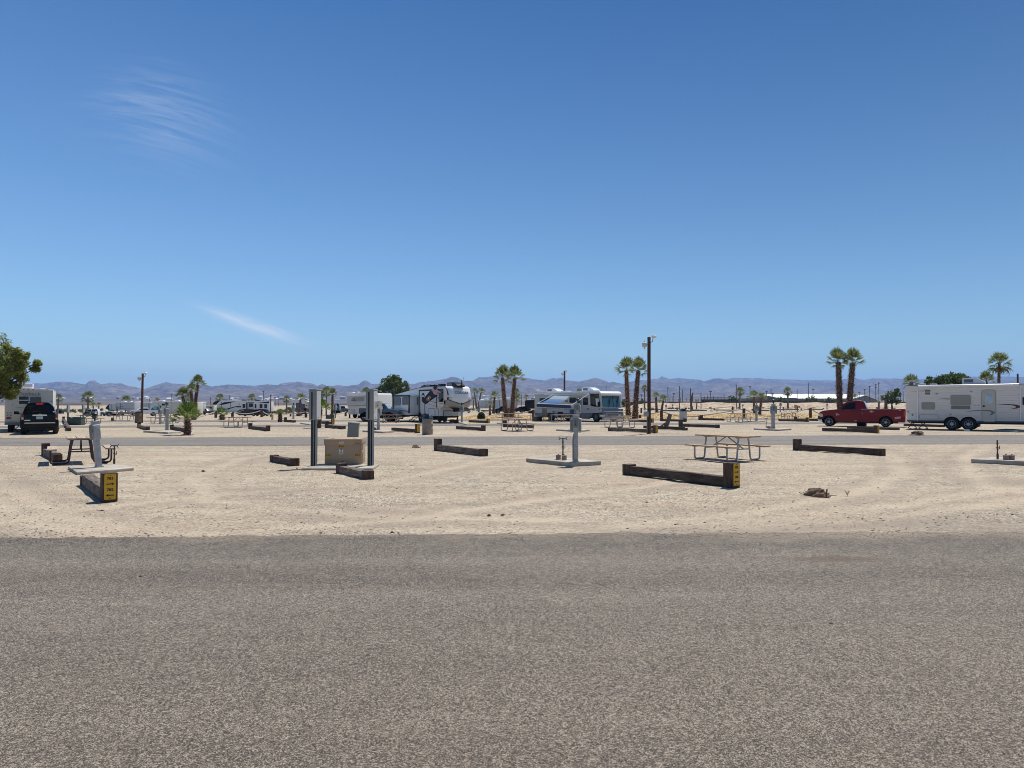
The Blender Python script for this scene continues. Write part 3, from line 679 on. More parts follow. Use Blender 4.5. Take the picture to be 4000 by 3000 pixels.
# ------------------------------------------------------------------ transformer with its two cabinet posts
def transformer(name_lab, loc, yaw, mat, labels=True, group=None):
    t = thing('pad_transformer', name_lab, 'transformer', loc, yaw, group)
    w, dp, h = .50, .86, .68
    mb = MB(); mb.box(-w, 0, 0, w, dp, h - .10); b = mb.build('cabinet', mat, t, bevel=.012)
    mb = MB(); mb.box(-w + .02, -.018, .135, w - .02, .0, h - .11); mb.build('door', mat, t, bevel=.005)
    mb = MB(); mb.prism([(-w - .015, h - .13), (.28, h - .13), (.40, h - .01), (w + .015, h - .01), (w + .015, h + .03), (-w - .015, h + .03)], -.05, .0, 'y'); mb.box(-w - .015, .0, h - .1, w + .015, dp + .02, h + .03)
    mb.prism([(-.045, h + .03), (dp, h + .03), (dp - .05, h + .045), (.0, h + .045)], -w, w, 'x'); lid = mb.build('lid', mat, t, bevel=.008)
    mb = MB(); mb.box(-.02, -.03, .02, .02, .0, .11); mb.lathe([(.035, 0), (.035, .03)], 14, (0, 0, 0), 'y', Matrix.Translation((-.01, -.03, .07))); mb.build('lock', 'galv_dark', t)
    for sx_ in (.06, .22): 
        mb = MB(); mb.box(w, sx_, .02, w + .012, sx_ + .05, h - .12); mb.build('hinge_strip', mat, t)
    for cx in (-.30, .30): mb = MB(); mb.box(cx - .05, .10, h + .044, cx + .05, .16, h + .052); mb.build('lift_slot', 'ink', lid)
    if labels:
        def lab(x0, z0, x1, z1, m, y=-.019, nm='label'): q = MB(); q.box(x0, y - .004, z0, x1, y, z1); return q.build(nm, m, t)
        def txt(s, x, z, size, par): return textmesh('lettering', s, size, 'ink', Matrix.Translation((x, -.0245, z)) @ Matrix.Rotation(pi / 2, 4, 'X'), par, xs=.9, thick=.001, bold=.001)
        txt('RV4', -.045, .505, .085, lab(-.11, .47, .02, .54, 'sign_yellow'))
        txt('VX5', -.40, .265, .085, lab(-.475, .23, -.34, .30, 'sign_yellow')); txt('RV5', .40, .265, .085, lab(.34, .23, .475, .30, 'sign_yellow'))
        l = lab(-.105, .29, .01, .445, 'label_white'); q = MB(); q.box(-.105, -.0265, .445, .01, -.019, .46); q.build('warning_band', 'label_red', t)
        q = MB(); y0, y1 = -.0255, -.0225                     # the falling-figure pictogram and lines of small print
        for a in ([(-.085, .425), (-.04, .43), (-.04, .415), (-.085, .418)], [(-.04, .435), (-.022, .43), (-.045, .385), (-.06, .388)], [(-.05, .39), (-.075, .365), (-.068, .362), (-.04, .385)], [(-.02, .44), (-.012, .432), (-.02, .425), (-.028, .432)], [(-.052, .39), (-.03, .36), (-.038, .358), (-.06, .38)]): q.prism(a, y0, y1)
        for i in range(4): q.box(-.095, y0, .352 - i * .014, .0, y1, .347 - i * .014)
        q.build('pictogram', 'ink', l)
        q = MB(); q.box(-.11, -.056, h - .105, .03, -.05, h - .035); q.build('label', 'label_pink', lid)
        q = MB(); q.box(w + .0125, .14, .33, w + .0165, .18, .39); q.build('label', 'label_white', t)
    return t
def cabinet_post(label, loc, yaw, light=-1, h=2.08, group='cabinet posts at the transformers'):
    t = thing('cabinet_post', label, 'utility post', loc, yaw, group)
    mb = MB(); mb.bar((-.055, -.02, 0), (-.055, -.02, h - .5), .065); mb.build('channel', 'black', t)
    for x, y in ((.0, -.04), (.055, -.01)):
        mb = MB(); mb.tube([(x, y, .0), (x, y, h - .7)], .021, 10); mb.build('conduit', 'galv_dark' if x == 0 else 'galv', t)
    mb = MB(); mb.bar((.02, .03, 0), (.02, .03, h - .5), .06); mb.build('upright', 'black', t)
    mb = MB(); mb.box(-.12, -.10, h - .83, .12, .12, h - .02); mb.prism([(-.13, h - .02), (.13, h - .02), (.12, h + .015), (-.12, h + .015)], -.11, .13, 'y'); cb = mb.build('cabinet', 'post_grey', t, bevel=.008)
    mb = MB(); mb.box(-.045, -.106, h - .80, .0, -.0995, h - .06); mb.build('slot', 'black', cb)
    mb = MB(); mb.box(.1205, -.08, h - .81, .126, .10, h - .04); mb.build('door', 'white_paint_and_sunlit', cb)  # sunlit side of the grey cabinet, its brightness put into a white panel
    mb = MB()
    for z in (.76, .1): mb.lathe([(.008, .126), (.008, .130)], 8, (0, .01, h - z), 'x')
    mb.build('screw', 'ink', cb)
    s = light; mb = MB(); mb.tube([(s * .12, .02, h - .45), (s * .17, .02, h - .45)], .02, 8); mb.build('bracket', 'galv_dark', t)
    mb = MB(); mb.prism([(s * .165, h - .52), (s * .165, h - .33), (s * .30, h - .30), (s * .30, h - .36), (s * .27, h - .50)], -.06, .09, 'y'); fl = mb.build('floodlight', 'cream_plastic', t, bevel=.012)
    mb = MB(); mb.lathe([(.016, -.068), (.016, -.058)], 10, (s * .24, 0, h - .43), 'y'); mb.build('sensor', 'ink', fl)
    return t
transformer('tan pad transformer marked RV4 with yellow RV5 stickers', G(1339.5, 1815, .055), 4, 'box_tan')
cp0 = cabinet_post('left grey cabinet post with white flood lamp at the tan transformer', G(1228, 1819, .055), -22, -1)
cp1 = cabinet_post('right grey cabinet post with white flood lamp at the tan transformer', G(1450, 1818, .055), -22, 1)
t = thing('grey_cabinet', 'leaning grey steel cabinet standing behind the tan transformer', 'utility cabinet', G(1372, 1806), 6); t.rotation_euler = (0, rad(3.5), rad(6))
mb = MB(); mb.box(-.16, -.12, 0, .16, .12, 1.16); mb.prism([(-.13, 1.162), (.13, 1.162), (.11, 1.195), (-.11, 1.195)], -.17, .17, 'x'); mb.build('body', 'box_grey', t, bevel=.008)
mb = MB(); mb.box(-.145, -.126, .05, .145, -.1195, 1.12); dr = mb.build('door', 'box_grey', t); mb = MB(); mb.lathe([(.012, -.134), (.012, -.126)], 8, (-.03, 0, .72), 'y'); mb.build('latch', 'ink', dr)
g2 = thing('green_cabinet', 'dark green utility box between two white cabinet posts on the far left', 'utility box', G(297, 1660), 0); 
mb = MB(); mb.box(-.58, -.3, 0, .58, .3, .56); mb.build('body', 'box_green', g2, bevel=.03); mb = MB(); mb.box(-.60, -.32, .56, .60, .32, .66); mb.build('lid', 'box_green', g2, bevel=.03)
mb = MB(); mb.box(-.25, -.33, .57, -.1, -.318, .64); mb.build('label', 'label_white', g2)
g3 = dup(g2, G(1291, 1636), 8, 'dark green utility box beside the leaning palm', None, .72)
dup(cp0, G(265, 1657), -30, 'left white cabinet post at the dark green utility box far left', 'cabinet posts at the transformers', .80)
dup(cp1, G(325, 1657), -30, 'right white cabinet post at the dark green utility box far left', 'cabinet posts at the transformers', .80)
dup(cp0, G(1275, 1636), -25, 'left small cabinet post by the green box near the leaning palm', 'cabinet posts at the transformers', .80)
dup(cp1, G(1310, 1634), -25, 'right small cabinet post by the green box near the leaning palm', 'cabinet posts at the transformers', .80)
# ------------------------------------------------------------------ picnic tables
def picnic(label, loc, yaw, board, tube, L_=1.85, group='steel framed picnic tables'):
    t = thing('picnic_table', label, 'picnic table', loc, yaw, group); h = L_ / 2
    mb = MB()
    for i in range(3): y = -.375 + i * .255; mb.box(-h, y, .725, h, y + .24, .765)
    mb.build('tabletop', board, t, bevel=.006)
    for s in (-1, 1):
        mb = MB(); mb.box(-h, s * .72 - .125, .42, h, s * .72 + .125, .46); mb.build('bench', board, t, bevel=.006)
    for e in (-1, 1):
        x = e * (h - .34)
        for s in (-1, 1):
            pts = [(x, s * .76, .40), (x, s * .76, .12), (x, s * .74, .055), (x, s * .68, .025), (x, s * .40, .025), (x, s * .33, .05), (x, s * .305, .12), (x, s * .26, .5), (x, s * .22, .71)]
            mb = MB(); mb.tube(pts, .027, 8); mb.box(x - .02, s * .72 - .12, .40, x + .02, s * .72 + .12, .42); mb.build('leg', tube, t)
        mb = MB(); mb.bar((x, -.27, .36), (x, .27, .36), .035); mb.build('crossbar', tube, t)
        mb = MB(); mb.prism([(-.36, .725), (.36, .725), (.30, .69), (-.30, .69)], x - .02, x + .02, 'x'); mb.build('bracket', tube, t)
        mb = MB(); mb.bar((x, 0, .36), (e * .06, 0, .70), .03); mb.build('brace', tube, t)
    return t
pt0 = picnic('tan boarded picnic table on steel legs behind the 779 and 780 sign', G(2840, 1795), AYAW, 'board_tan', 'tube_steel', 1.95)
ptb = picnic('brown framed picnic table beside the leaning pedestal', G(315, 1806), AYAW, 'board_grey', 'tube_brown', 1.9)
def pt(label, px, row, scale=1.0, yaw=AYAW, src=pt0): return dup(src, G(px, row), yaw, label, 'steel framed picnic tables', scale)
pt('picnic table on steel legs between the low fan palm and the transformer', 930, 1669, 1.0, yaw=-20)
pt('picnic table on steel legs in front of the left twin palms', 2020, 1683, 1.05)
pt('picnic table on steel legs beyond the centre pedestal and left of the tall light pole', 2421, 1670, 1.1)
pt('picnic table on steel legs in front of the dry grass and the right small palms', 2886, 1649, 1.1)
pt('picnic table on steel legs behind the twin-box pedestal', 3080, 1642, 1.05)
pt('picnic table behind the lamp-topped pedestal left of the fan palm', 645, 1653, 1.18, yaw=-10)
pt('dark picnic table by the nose of the white fifth wheel slide', 1527, 1651, .95, yaw=-5)
pt('picnic table in front of the white boats on the far left', 488, 1642, 1.15, yaw=0); pt('picnic table right of the green utility box', 348, 1655, 1.0, yaw=5, src=ptb)
pt('smaller picnic table behind the twin-palm table', 1993, 1652, 1.15, yaw=0); pt('grey picnic table set under the blue awning', 2222, 1648, .95, yaw=-20)
pt('tiny white picnic table far off left of the rope post', 2790, 1610, .95, yaw=0); pt('tiny white picnic table far off left of the tilted board', 3078, 1608, .95, yaw=0)
# ------------------------------------------------------------------ bins
def bin_(label, loc, r, h, mat, lidm, dome=True, group=None, ribs=True):
    t = thing('litter_bin', label, 'litter bin', loc, 0, group); hb = h * .76 if dome else h * .9
    mb = MB(); pr = [(r, 0)]
    for i in (1, 2): 
        z = hb * i / 3; pr += [(r, z - .03), (r * 1.035, z - .012), (r * 1.035, z + .012), (r, z + .03)]
    pr += [(r, hb - .02), (r * .98, hb)]; mb.lathe(pr, 28); mb.build('barrel', mat, t)
    mb = MB()
    if dome:
        q = h - hb; mb.lathe([(r * 1.06, hb + .004), (r * 1.08, hb + .05), (r * .98, hb + .08), (r * .86, hb + q * .55), (r * .66, hb + q * .82), (r * .36, hb + q * .97), (.02, h)], 28)
    else: mb.lathe([(r * 1.03, hb + .004), (r * 1.03, hb + .05), (r * .5, h)], 24)
    l = mb.build('lid', lidm, t, smooth=60)
    if dome: mb = MB(); mb.box(-r * .45, -r * 1.0, hb + .12, r * .45, -r * .72, hb + .27); mb.build('flap', 'ink', l, bevel=.02)
    return t
bin_('tan ribbed litter drum with a teal dome lid', G(1670, 1697), .305, 1.17, 'can_tan', 'lid_teal')
bin_('white ribbed litter drum with a dark dome lid before the dry grass', G(2669, 1644), .38, 1.28, 'can_white', 'lid_teal')
bin_('brown litter bin with a dark lid beside the left light pole', G(542, 1652), .33, 1.05, 'can_brown', 'black', False)
bin_('small brown pail on the gravel before the far boats', G(440, 1645), .14, .34, 'can_brown', 'can_brown', False)
bin_('yellow water hydrant post near the stump palm', G(1064, 1640), .11, .62, 'hydrant', 'hydrant')
# ------------------------------------------------------------------ light poles and utility poles
def light_pole(label, px, row, d, top, wpx, heads=2, box=False, group='brown timber light poles'):
    p = at(px, row, d); d = p.y; hh = onray(px, top, d).z - p.z; r = perp(wpx, d) / 2
    t = thing('light_pole', label, 'light pole', p, 0, group)
    mb = MB(); mb.tube([(0, 0, -.2), (0, 0, hh * .5), (.02, 0, hh)], [r, r * .96, r * .9], 14); mb.build('pole', 'pole_wood', t)
    def head(s, z):
        mb = MB(); mb.tube([(s * r * .6, 0, z - .30), (s * (r + .12), 0, z - .20), (s * (r + .15), 0, z)], .022, 6); a = mb.build('lamp_arm', 'galv_dark', t)
        mb = MB(); mb.lathe([(.09, z), (.15, z + .04), (.16, z + .08), (.12, z + .15), (.04, z + .18)], 14, (s * (r + .2), -.05, 0)); mb.build('lamp_head', 'white_paint_and_sunlit', a)
    if heads >= 1: head(1, hh - .05)
    if heads >= 2:
        z = hh - .45; mb = MB(); mb.tube([(-r * .6, 0, z), (-r - .2, -.06, z)], .025, 6); a = mb.build('lamp_arm', 'galv_dark', t)
        mb = MB(); mb.lathe([(.05, -.16), (.13, -.12), (.15, .0), (.13, .10), (.06, .13)], 14, (-r - .16, -.06, z)); mb.box(-r - .19, -.09, z - .26, -r - .13, -.03, z + .22); mb.build('lamp_head', 'cream_plastic', a)
    if box:
        mb = MB(); mb.box(-r - .22, -.2, 1.0, -r + .04, .02, 1.30); b = mb.build('meter_box', 'galv', t, bevel=.01); mb = MB(); mb.tube([(-r - .04, -.12, 0), (-r - .04, -.12, 1.0)], .025, 8); mb.build('conduit', 'galv_dark', b)
    return t
light_pole('tall brown light pole right of the motorhome with two white lamps', 2536, 1694, None, 1317, 14, 2, True)
light_pole('brown light pole on the left with two white lamps', 554, 1652, None, 1459, 9, 2)
light_pole('brown light pole rising behind the motorhome roof', 2205, 1628, None, 1448, 7.5, 2)
light_pole('slim brown light pole behind the black and white fifth wheel', 1057, 1617, None, 1541, 4.2, 1)
light_pole('slim brown light pole with white lamp beside the leaning dead trunk', 2698, 1604, None, 1517, 3.6, 1)
light_pole('slim dark light pole right of the tall light pole', 2654, 1602, None, 1508, 3.2, 0); light_pole('slim dark pole between the far palm trunks and the motorhome', 2036, 1594, 215, 1541, 3, 0)
light_pole('slim dark pole rising between two leaning palms', 1863, 1600, 205, 1516, 2.6, 0); light_pole('slim brown pole left of the far lone palm', 2738, 1600, 225, 1532, 2.6, 0)
light_pole('slim tall brown pole beside the lone far palm', 2876, 1598, 224, 1502, 3.0, 0)
light_pole('purple-brown leaning post rising over the white trailer', 3976, None, 70, 1460, 7, 0)
def upole(label, px, top, d, arms=1, wpx=2.6, base=None, group='wooden utility poles'):
    p = at(px, base, d); d = p.y; hh = onray(px, top, d).z - p.z; r = max(.10, perp(wpx, d) / 2)
    t = thing('utility_pole', label, 'utility pole', p, 0, group)
    mb = MB(); mb.tube([(0, 0, -.5), (0, 0, hh)], [r * 1.05, r * .85], 8); mb.build('pole', 'grey_wood', t)
    for k in range(arms):
        z = hh - .35 - k * 1.1; L_ = perp(9, d) / 2 * (1 - .15 * k); mb = MB(); mb.box(-L_, -r * 1.7, z - .10, L_, -r * .9, z + .10)
        for x in (-.9, -.5, .5, .9): mb.lathe([(.07, z + .1), (.05, z + .35)], 6, (x * L_, -r * 1.3, 0))
        mb.build('crossarm', 'grey_wood', t)
    return t
for px, top, d, arms, lab in ((671, 1538, 420, 2, 'utility pole with two crossarms rising above the cream trailer'), (584, 1556, 430, 1, 'small utility pole above the silver trailer'),
    (822, 1553, 430, 1, 'utility pole left of the black and white fifth wheel'), (896, 1545, 430, 1, 'utility pole above the black and white fifth wheel front'), (1029, 1527, 420, 1, 'tall utility pole above the rear of the black and white fifth wheel'),
    (1075, 1551, 430, 1, 'utility pole with crossarm left of the slim far palm'), (1087, 1549, 425, 1, 'utility pole right beside another near the slim far palm'), (361, 1557, 450, 1, 'tiny utility pole behind the far left palms'),
    (2505, 1540, 300, 1, 'utility pole seen right of the motorhome palms'), (2609, 1513, 310, 1, 'utility pole above the small drooping palm'), (2632, 1535, 280, 1, 'T-shaped utility pole right of the drooping palm'),
    (2666, 1521, 300, 0, 'bare utility pole right of the slim light pole'), (2775, 1526, 250, 1, 'T-shaped utility pole above the dark fence'), (2930, 1508, 250, 1, 'tall T-shaped utility pole above the twin small palms'),
    (2994, 1528, 300, 1, 'utility pole at the left end of the warehouse roof'), (3012, 1515, 420, 0, 'bare thin pole before the warehouse roof'), (3018, 1536, 260, 1, 'short T-shaped utility pole before the warehouse'),
    (3114, 1520, 250, 0, 'reddish bare pole right of the lone palm'), (3158, 1495, 250, 0, 'tallest bare pole before the warehouse'), (3176, 1518, 260, 1, 'T-shaped utility pole before the warehouse trees'),
    (3356, 1530, 330, 1, 'small utility pole right of the tall twin palms'), (3378, 1520, 330, 1, 'utility pole with crossarm above the pickup cab'), (3397, 1508, 300, 1, 'utility pole above the pickup bed'),
    (3421, 1501, 300, 2, 'double-armed utility pole above the pickup bed'), (3433, 1494, 310, 1, 'tallest T-shaped utility pole above the pickup bed'), (3517, 1530, 330, 0, 'bare pole left of the white trailer'),
    (3528, 1528, 340, 0, 'bare pole touching the white trailer edge')):
    upole(lab, px, top, d, arms)
# ------------------------------------------------------------------ rope fences
def rope_fence(label, posts, group='rope fences along the sand'):
    """posts: (px, foot row, height m, sag after it)"""
    ps = [G(a, b) for a, b, *_ in posts]; o = ps[0]
    t = thing('rope_fence', label, 'rope fence', o, 0, group)
    for p, q in zip(ps, posts):
        if q[2] > .3:
            mb = MB(); e = p - o; mb.tube([(e.x, e.y, e.z - .2), (e.x, e.y, e.z + q[2])], q[4] if len(q) > 4 else .17, 10); mb.build('post', 'pole_wood', t)
    for (p, q), (p2, q2) in zip(zip(ps, posts), zip(ps[1:], posts[1:])):
        a = p - o + Vector((0, 0, q[2] - .04 if q[2] > .3 else q[2])); b = p2 - o + Vector((0, 0, q2[2] - .04 if q2[2] > .3 else q2[2])); pts = []
        for i in range(13):
            s = i / 12; v = a.lerp(b, s); v.z -= q[3] * 4 * s * (1 - s); pts.append(v)
        mb = MB(); mb.tube(pts, .065, 6); mb.build('rope', 'rope', t)
rope_fence('thick rope fence on brown posts between the left fan palms and the stump palm', [(690, 1636, .05, .0), (770, 1634, .1, .05), (843, 1632, .82, .35), (908, 1630, .75, .35), (1022, 1629, .95, .25), (1060, 1628, .45, .1), (1135, 1626, .55, .05), (1195, 1631, .75, .1), (1212, 1632, .6, .2), (1290, 1630, .4, .1), (1350, 1626, .7, .1)])
rope_fence('sagging rope fence before the parked cars in the centre', [(1800, 1618, .45, .1), (1868, 1610, .9, .3), (1918, 1622, .3, .1), (1975, 1626, .35, .1), (2010, 1626, .3, .1), (2083, 1630, 1.0, .2)])
rope_fence('sagging rope fence along the front of the dry grass on the right', [(2430, 1634, .35, .05), (2500, 1634, .42, .1), (2584, 1636, .92, .35), (2740, 1637, .45, .05), (2906, 1635, 1.2, .35), (3030, 1634, .30, .05), (3166, 1633, 1.25, .3), (3230, 1633, .6, .2)])
rope_fence('thin rope fence along the back of the dry grass', [(2505, 1614, .95, .4), (2650, 1611, .3, 0), (2862, 1612, 1.2, .5), (2960, 1606, .5, .1), (3060, 1604, .9, .3), (3130, 1602, .5, .1)])
# ------------------------------------------------------------------ logs, stumps, boulders
def lump(name, label, cat, loc, r, mat, squash=.5, seed=0, group=None, n=3):
    bm = bmesh.new(); bmesh.ops.create_icosphere(bm, subdivisions=n, radius=1)
    for v in bm.verts:
        k = 1 + .32 * noise.noise(v.co * 1.4 + Vector((seed, 0, 0))) + .14 * noise.noise(v.co * 4 + Vector((0, seed, 0)))
        v.co = Vector((v.co.x * r * k, v.co.y * r * .8 * k, max(-.1, v.co.z * k) * r * squash))
    me = bpy.data.meshes.new(name); bm.to_mesh(me); bm.free(); me.materials.append(MATS[mat])
    o = bpy.data.objects.new(name, me); C.objects.link(o); o.location = loc; return tag(o, label, cat, group)
def stump(label, loc, r, seed):
    t = thing('tree_stump', label, 'tree stump', loc, seed * 40); R = random.Random(seed); mb = MB()
    prof = [(1.45, -.05), (1.15, .2), (.95, .48), (.75, .70), (.25, .80)]; vs = []; n = 18
    for q, (rr, z) in enumerate(prof):
        for i in range(n):
            a = 2 * pi * i / n; k = 1 + .30 * noi(math.cos(a) * 2 + seed, math.sin(a) * 2, z * 2) + (.2 if q == 0 else .13) * R.uniform(-1, 1)
            vs.append((rr * k * r * math.cos(a), rr * k * r * math.sin(a) * .8, z * r + R.uniform(-.09, .09) * r))
    mb.add(vs, [(j * n + i, j * n + (i + 1) % n, (j + 1) * n + (i + 1) % n, (j + 1) * n + i) for j in range(4) for i in range(n)] + [[4 * n + i for i in range(n)]])
    mb.build('stump_wood', 'stump', t, smooth=0); mb = MB()
    for _ in range(26):
        a = R.uniform(0, 6.28); d = r * R.uniform(1.0, 1.7); x, y = d * math.cos(a), d * math.sin(a) * .8
        mb.bar((x, y, .01), (x + R.uniform(-.1, .1), y + R.uniform(-.08, .08), R.uniform(.01, .05)), R.uniform(.006, .012))
    mb.bar((-r * 1.1, -.02, .0), (-r * 1.2, -.02, r * .8), .02); mb.build('splinters', 'stump', t, smooth=0); return t
stump('splintered dark tree stump on the gravel right of the 779 and 780 sign', G(3190, 1935), .175, 3)
stump('small brown stump by the second road under the white trailer', G(3584, 1701), .30, 5); stump('low brown stump left of the centre timber barrier', G(1624, 1749), .14, 7)
t = thing('leaning_log', 'brown log leaning on its cut stub among the timber barriers', 'log', G(2602, 1667), 0)
mb = MB(); mb.tube([(-.05, 0, -.05), (.16, 0, .45), (.32, 0, .95)], [.17, .16, .15], 10); mb.build('trunk_piece', 'grey_wood', t, jit=.02); mb = MB(); mb.tube([(-.42, -.1, .03), (-.1, -.05, .25)], [.06, .08], 7); mb.build('prop', 'grey_wood', t)
for i, (px, row, r, lab) in enumerate(((2548, 1600, .9, 'grey boulder left of the small stocky palm'), (2618, 1598, .9, 'grey boulder right of the drooping palm'), (2645, 1598, .8, 'dark boulder by the slim dark pole'), (2793, 1597, .9, 'dark square boulder left of the lone far palm'),
    (2819, 1597, .85, 'round brown boulder left of the lone far palm'), (2843, 1596, .8, 'white-topped boulder by the tiny pedestal'), (3009, 1594, 1.0, 'brown boulder left of the twin-box pedestal top'), (3147, 1593, 1.1, 'long dark boulder right of the tilted board'), (3160, 1594, 1.0, 'second dark boulder right of the tilted board'),
    (3190, 1593, .8, 'pale boulder before the sand bank'), (3202, 1594, .8, 'brown boulder left of the red pickup windscreen'), (3220, 1594, .8, 'grey boulder beyond the red pickup hood'), (3244, 1594, 1.0, 'large dark boulder beyond the red pickup hood'), (3385, 1594, .7, 'small boulder seen over the pickup bed'), (3415, 1594, .7, 'another small boulder seen over the pickup bed'))):
    lump('boulder', lab, 'boulder', at(px, row), r, 'rock', .7, i * 3.1, 'boulders before the sand bank', 2)
for i, (px, row, r, lab) in enumerate(((549, 2255, .022, 'small dark stone lying on the near asphalt'), (3248, 2440, .02, 'small black stone on the right of the near asphalt'), (1532, 2081, .025, 'dark stone at the edge of the near asphalt'), (1910, 2014, .03, 'dark stone on the gravel left of centre'), (1963, 2013, .03, 'flat grey stone beside the dark stone on the gravel'), (794, 1842, .05, 'grey-green stone on the gravel left of the transformer'), (1160, 1830, .03, 'tiny grey stone near the short timber block'), (1448, 1848, .05, 'stone at the corner of the transformer pad'))):
    lump('stone', lab, 'stone', G(px, row), r, 'stone_dark', .8, i * 2.3 + 1, 'loose stones', 2)
for px, row, lab in ((3310, 1936, 'dry grass tuft right of the splintered stump'),):
    mb = MB(); R = random.Random(2)
    for _ in range(30): a = R.uniform(0, 6.28); q = R.uniform(.05, .11); mb.bar((0, 0, 0), (q * .5 * math.cos(a), q * .5 * math.sin(a), q), .004)
    o = mb.build('weed_tuft', 'rope'); o.location = G(px, row); tag(o, lab, 'weed')
t = thing('tilted_board', 'pale board leaning on a post before the sand bank', 'board', G(3115, 1611), 0)
mb = MB(); mb.bar((0, 0, -.1), (0, 0, 1.1), .2); mb.build('post', 'grey_wood', t); mb = MB(); mb.prism([(-.6, 1.6), (.5, 1.25), (.6, .9), (.1, 1.0), (-.6, .8)], -.1, .05); mb.build('panel', 'board_tan', t)
# ------------------------------------------------------------------ fence and sheds behind the sand bank
pmat('screen', (.06, .065, .06), .9, var=.3, sc=.3); pmat('shed_white', (.78, .78, .76), .5, var=.05); pmat('shed_wall', (.17, .18, .185), .7, var=.15, sc=.2); pmat('tent_grey', (.12, .135, .13), .7, var=.2, sc=.2)
d = 262; t = thing('screen_fence', 'long dark screened fence on tall posts along the sand bank', 'fence', D(2700, d), 0); o = D(2700, d)
def zrow(row, d): return onray(2700, row, d).z - o.z
for a, b, top in ((2440, 2740, 1570), (2740, 2852, 1560), (2852, 3110, 1566), (3110, 3330, 1566), (3330, 3560, 1570)):
    x0, x1 = (a - 2700) / F * d, (b - 2700) / F * d; mb = MB(); mb.box(x0, 0, 0, x1, .1, zrow(top, d)); mb.build('screen', 'screen', t, smooth=0)
R = random.Random(4); px = 2590
while px < 3340:
    x = (px - 2700) / F * d; top = (1546 if 2740 < px < 2850 else 1553 if px < 3120 else 1556) + R.uniform(-2, 6); mb = MB(); mb.bar((x, -.2, 0), (x, -.2, zrow(top, d)), .16); mb.build('post', 'grey_wood', t, smooth=0); px += R.choice((9, 12, 12, 17, 24))
for row in (1553, 1558, 1563): mb = MB(); mb.bar(((2740 - 2700) / F * d, -.2, zrow(row, d)), ((2850 - 2700) / F * d, -.2, zrow(row, d)), .14); mb.build('rail', 'grey_wood', t)
d = 420; o = D(3170, d); o.z = 0; t = thing('warehouse', 'long low warehouse with a bright white roof behind the sand bank', 'warehouse', o, 0)
hr, he = onray(3170, 1541, d).z, onray(3170, 1557, d).z; x0, x1 = (2994 - 3170) / F * d, (3350 - 3170) / F * d
mb = MB(); mb.prism([(0, 0), (16, 0), (16, he), (8, hr - .1), (0, he)], x0 + .3, x1 - .3, 'x'); mb.build('wall', 'shed_wall', t, smooth=0)
mb = MB(); mb.prism([(-.6, he - .1), (8, hr), (16.6, he - .1), (16.6, he + .1), (8, hr + .25), (-.6, he + .1)], x0, x1, 'x'); mb.build('roof', 'shed_white', t, smooth=0)
d = 400; o = D(3385, d); o.z = 0; t = thing('storage_shed', 'white roofed storage shed right of the tall twin palms', 'shed', o, 0)
hr, he = onray(3385, 1545, d).z, onray(3385, 1558, d).z; x0, x1 = (3342 - 3385) / F * d, (3428 - 3385) / F * d
mb = MB(); mb.prism([(x0, 0), (x1, 0), (x1, he - 1), (x0 * .1, hr - .4), (x0, he)], 0, 14, 'y'); mb.build('wall', 'shed_wall', t, smooth=0)
mb = MB(); mb.prism([(x0 - .5, he), (x0 * .1, hr), (x1 + .8, he - 1.1), (x1 + .8, he - .7), (x0 * .1, hr + .4), (x0 - .5, he + .4)], -.6, 14.5, 'y'); mb.build('roof', 'shed_white', t, smooth=0)
d = 330; o = D(3060, d); o.z = 0; t = thing('shade_tent', 'grey shade structure with a peaked outline before the warehouse', 'shade structure', o, 0)
zz = lambda r: onray(3060, r, d).z; X = lambda p: (p - 3060) / F * d
mb = MB(); mb.prism([(X(2915), 0), (X(3170), 0), (X(3170), zz(1563)), (X(3135), zz(1562)), (X(3105), zz(1554)), (X(3040), zz(1554)), (X(3000), zz(1546)), (X(2960), zz(1548)), (X(2915), zz(1556))], 0, 8, 'y'); mb.build('canopy', 'tent_grey', t, smooth=0)
# ------------------------------------------------------------------ vehicles
pmat('rv_white', (.70, .70, .68), .35, var=.05, sc=1.2); pmat('rv_bright', (.80, .80, .80), .25, var=.03)
pmat('rv_cream', (.62, .59, .50), .4, var=.06, sc=1.2); pmat('rv_beige', (.50, .48, .41), .4, var=.05, sc=1.2); pmat('rv_grey', (.155, .165, .185), .4, var=.06)
pmat('rv_light', (.50, .51, .52), .4, var=.06); pmat('rv_silver', (.44, .455, .475), .35, metal=.0, var=.08); pmat('rv_black', (.006, .006, .008), .4, var=.1, spec=.2)
pmat('rv_navy', (.022, .032, .07), .5, var=.1); pmat('chin_grey', (.33, .31, .285), .4, var=.06); pmat('rv_taupe', (.27, .25, .225), .45)
m, nt, N, L, b = newmat('siding'); tcn = N.new('ShaderNodeTexCoord'); wv = N.new('ShaderNodeTexWave'); wv.wave_type = 'BANDS'; wv.bands_direction = 'Z'; wv.wave_profile = 'SAW'; wv.inputs['Scale'].default_value = 2.9
L.new(tcn.outputs['Object'], wv.inputs['Vector']); b.inputs['Base Color'].default_value = (.70, .70, .70, 1); b.inputs['Roughness'].default_value = .4
bp = N.new('ShaderNodeBump'); bp.inputs['Strength'].default_value = .9; bp.inputs['Distance'].default_value = .05; L.new(wv.outputs['Fac'], bp.inputs['Height']); L.new(bp.outputs[0], b.inputs['Normal'])
pmat('glass', (.006, .007, .008), .06, var=.1, spec=.3); pmat('glass_shade', (.17, .165, .145), .12, var=.12, sc=.8); pmat('glass_blind', (.30, .29, .25), .3, var=.06, sc=1); pmat('glass_teal', (.05, .16, .19), .05, var=.25, sc=.8, spec=.8)
pmat('glass_sky', (.45, .55, .62), .05, var=.35, sc=2, spec=.8); pmat('glass_grey', (.06, .07, .075), .08, var=.2, sc=.8)
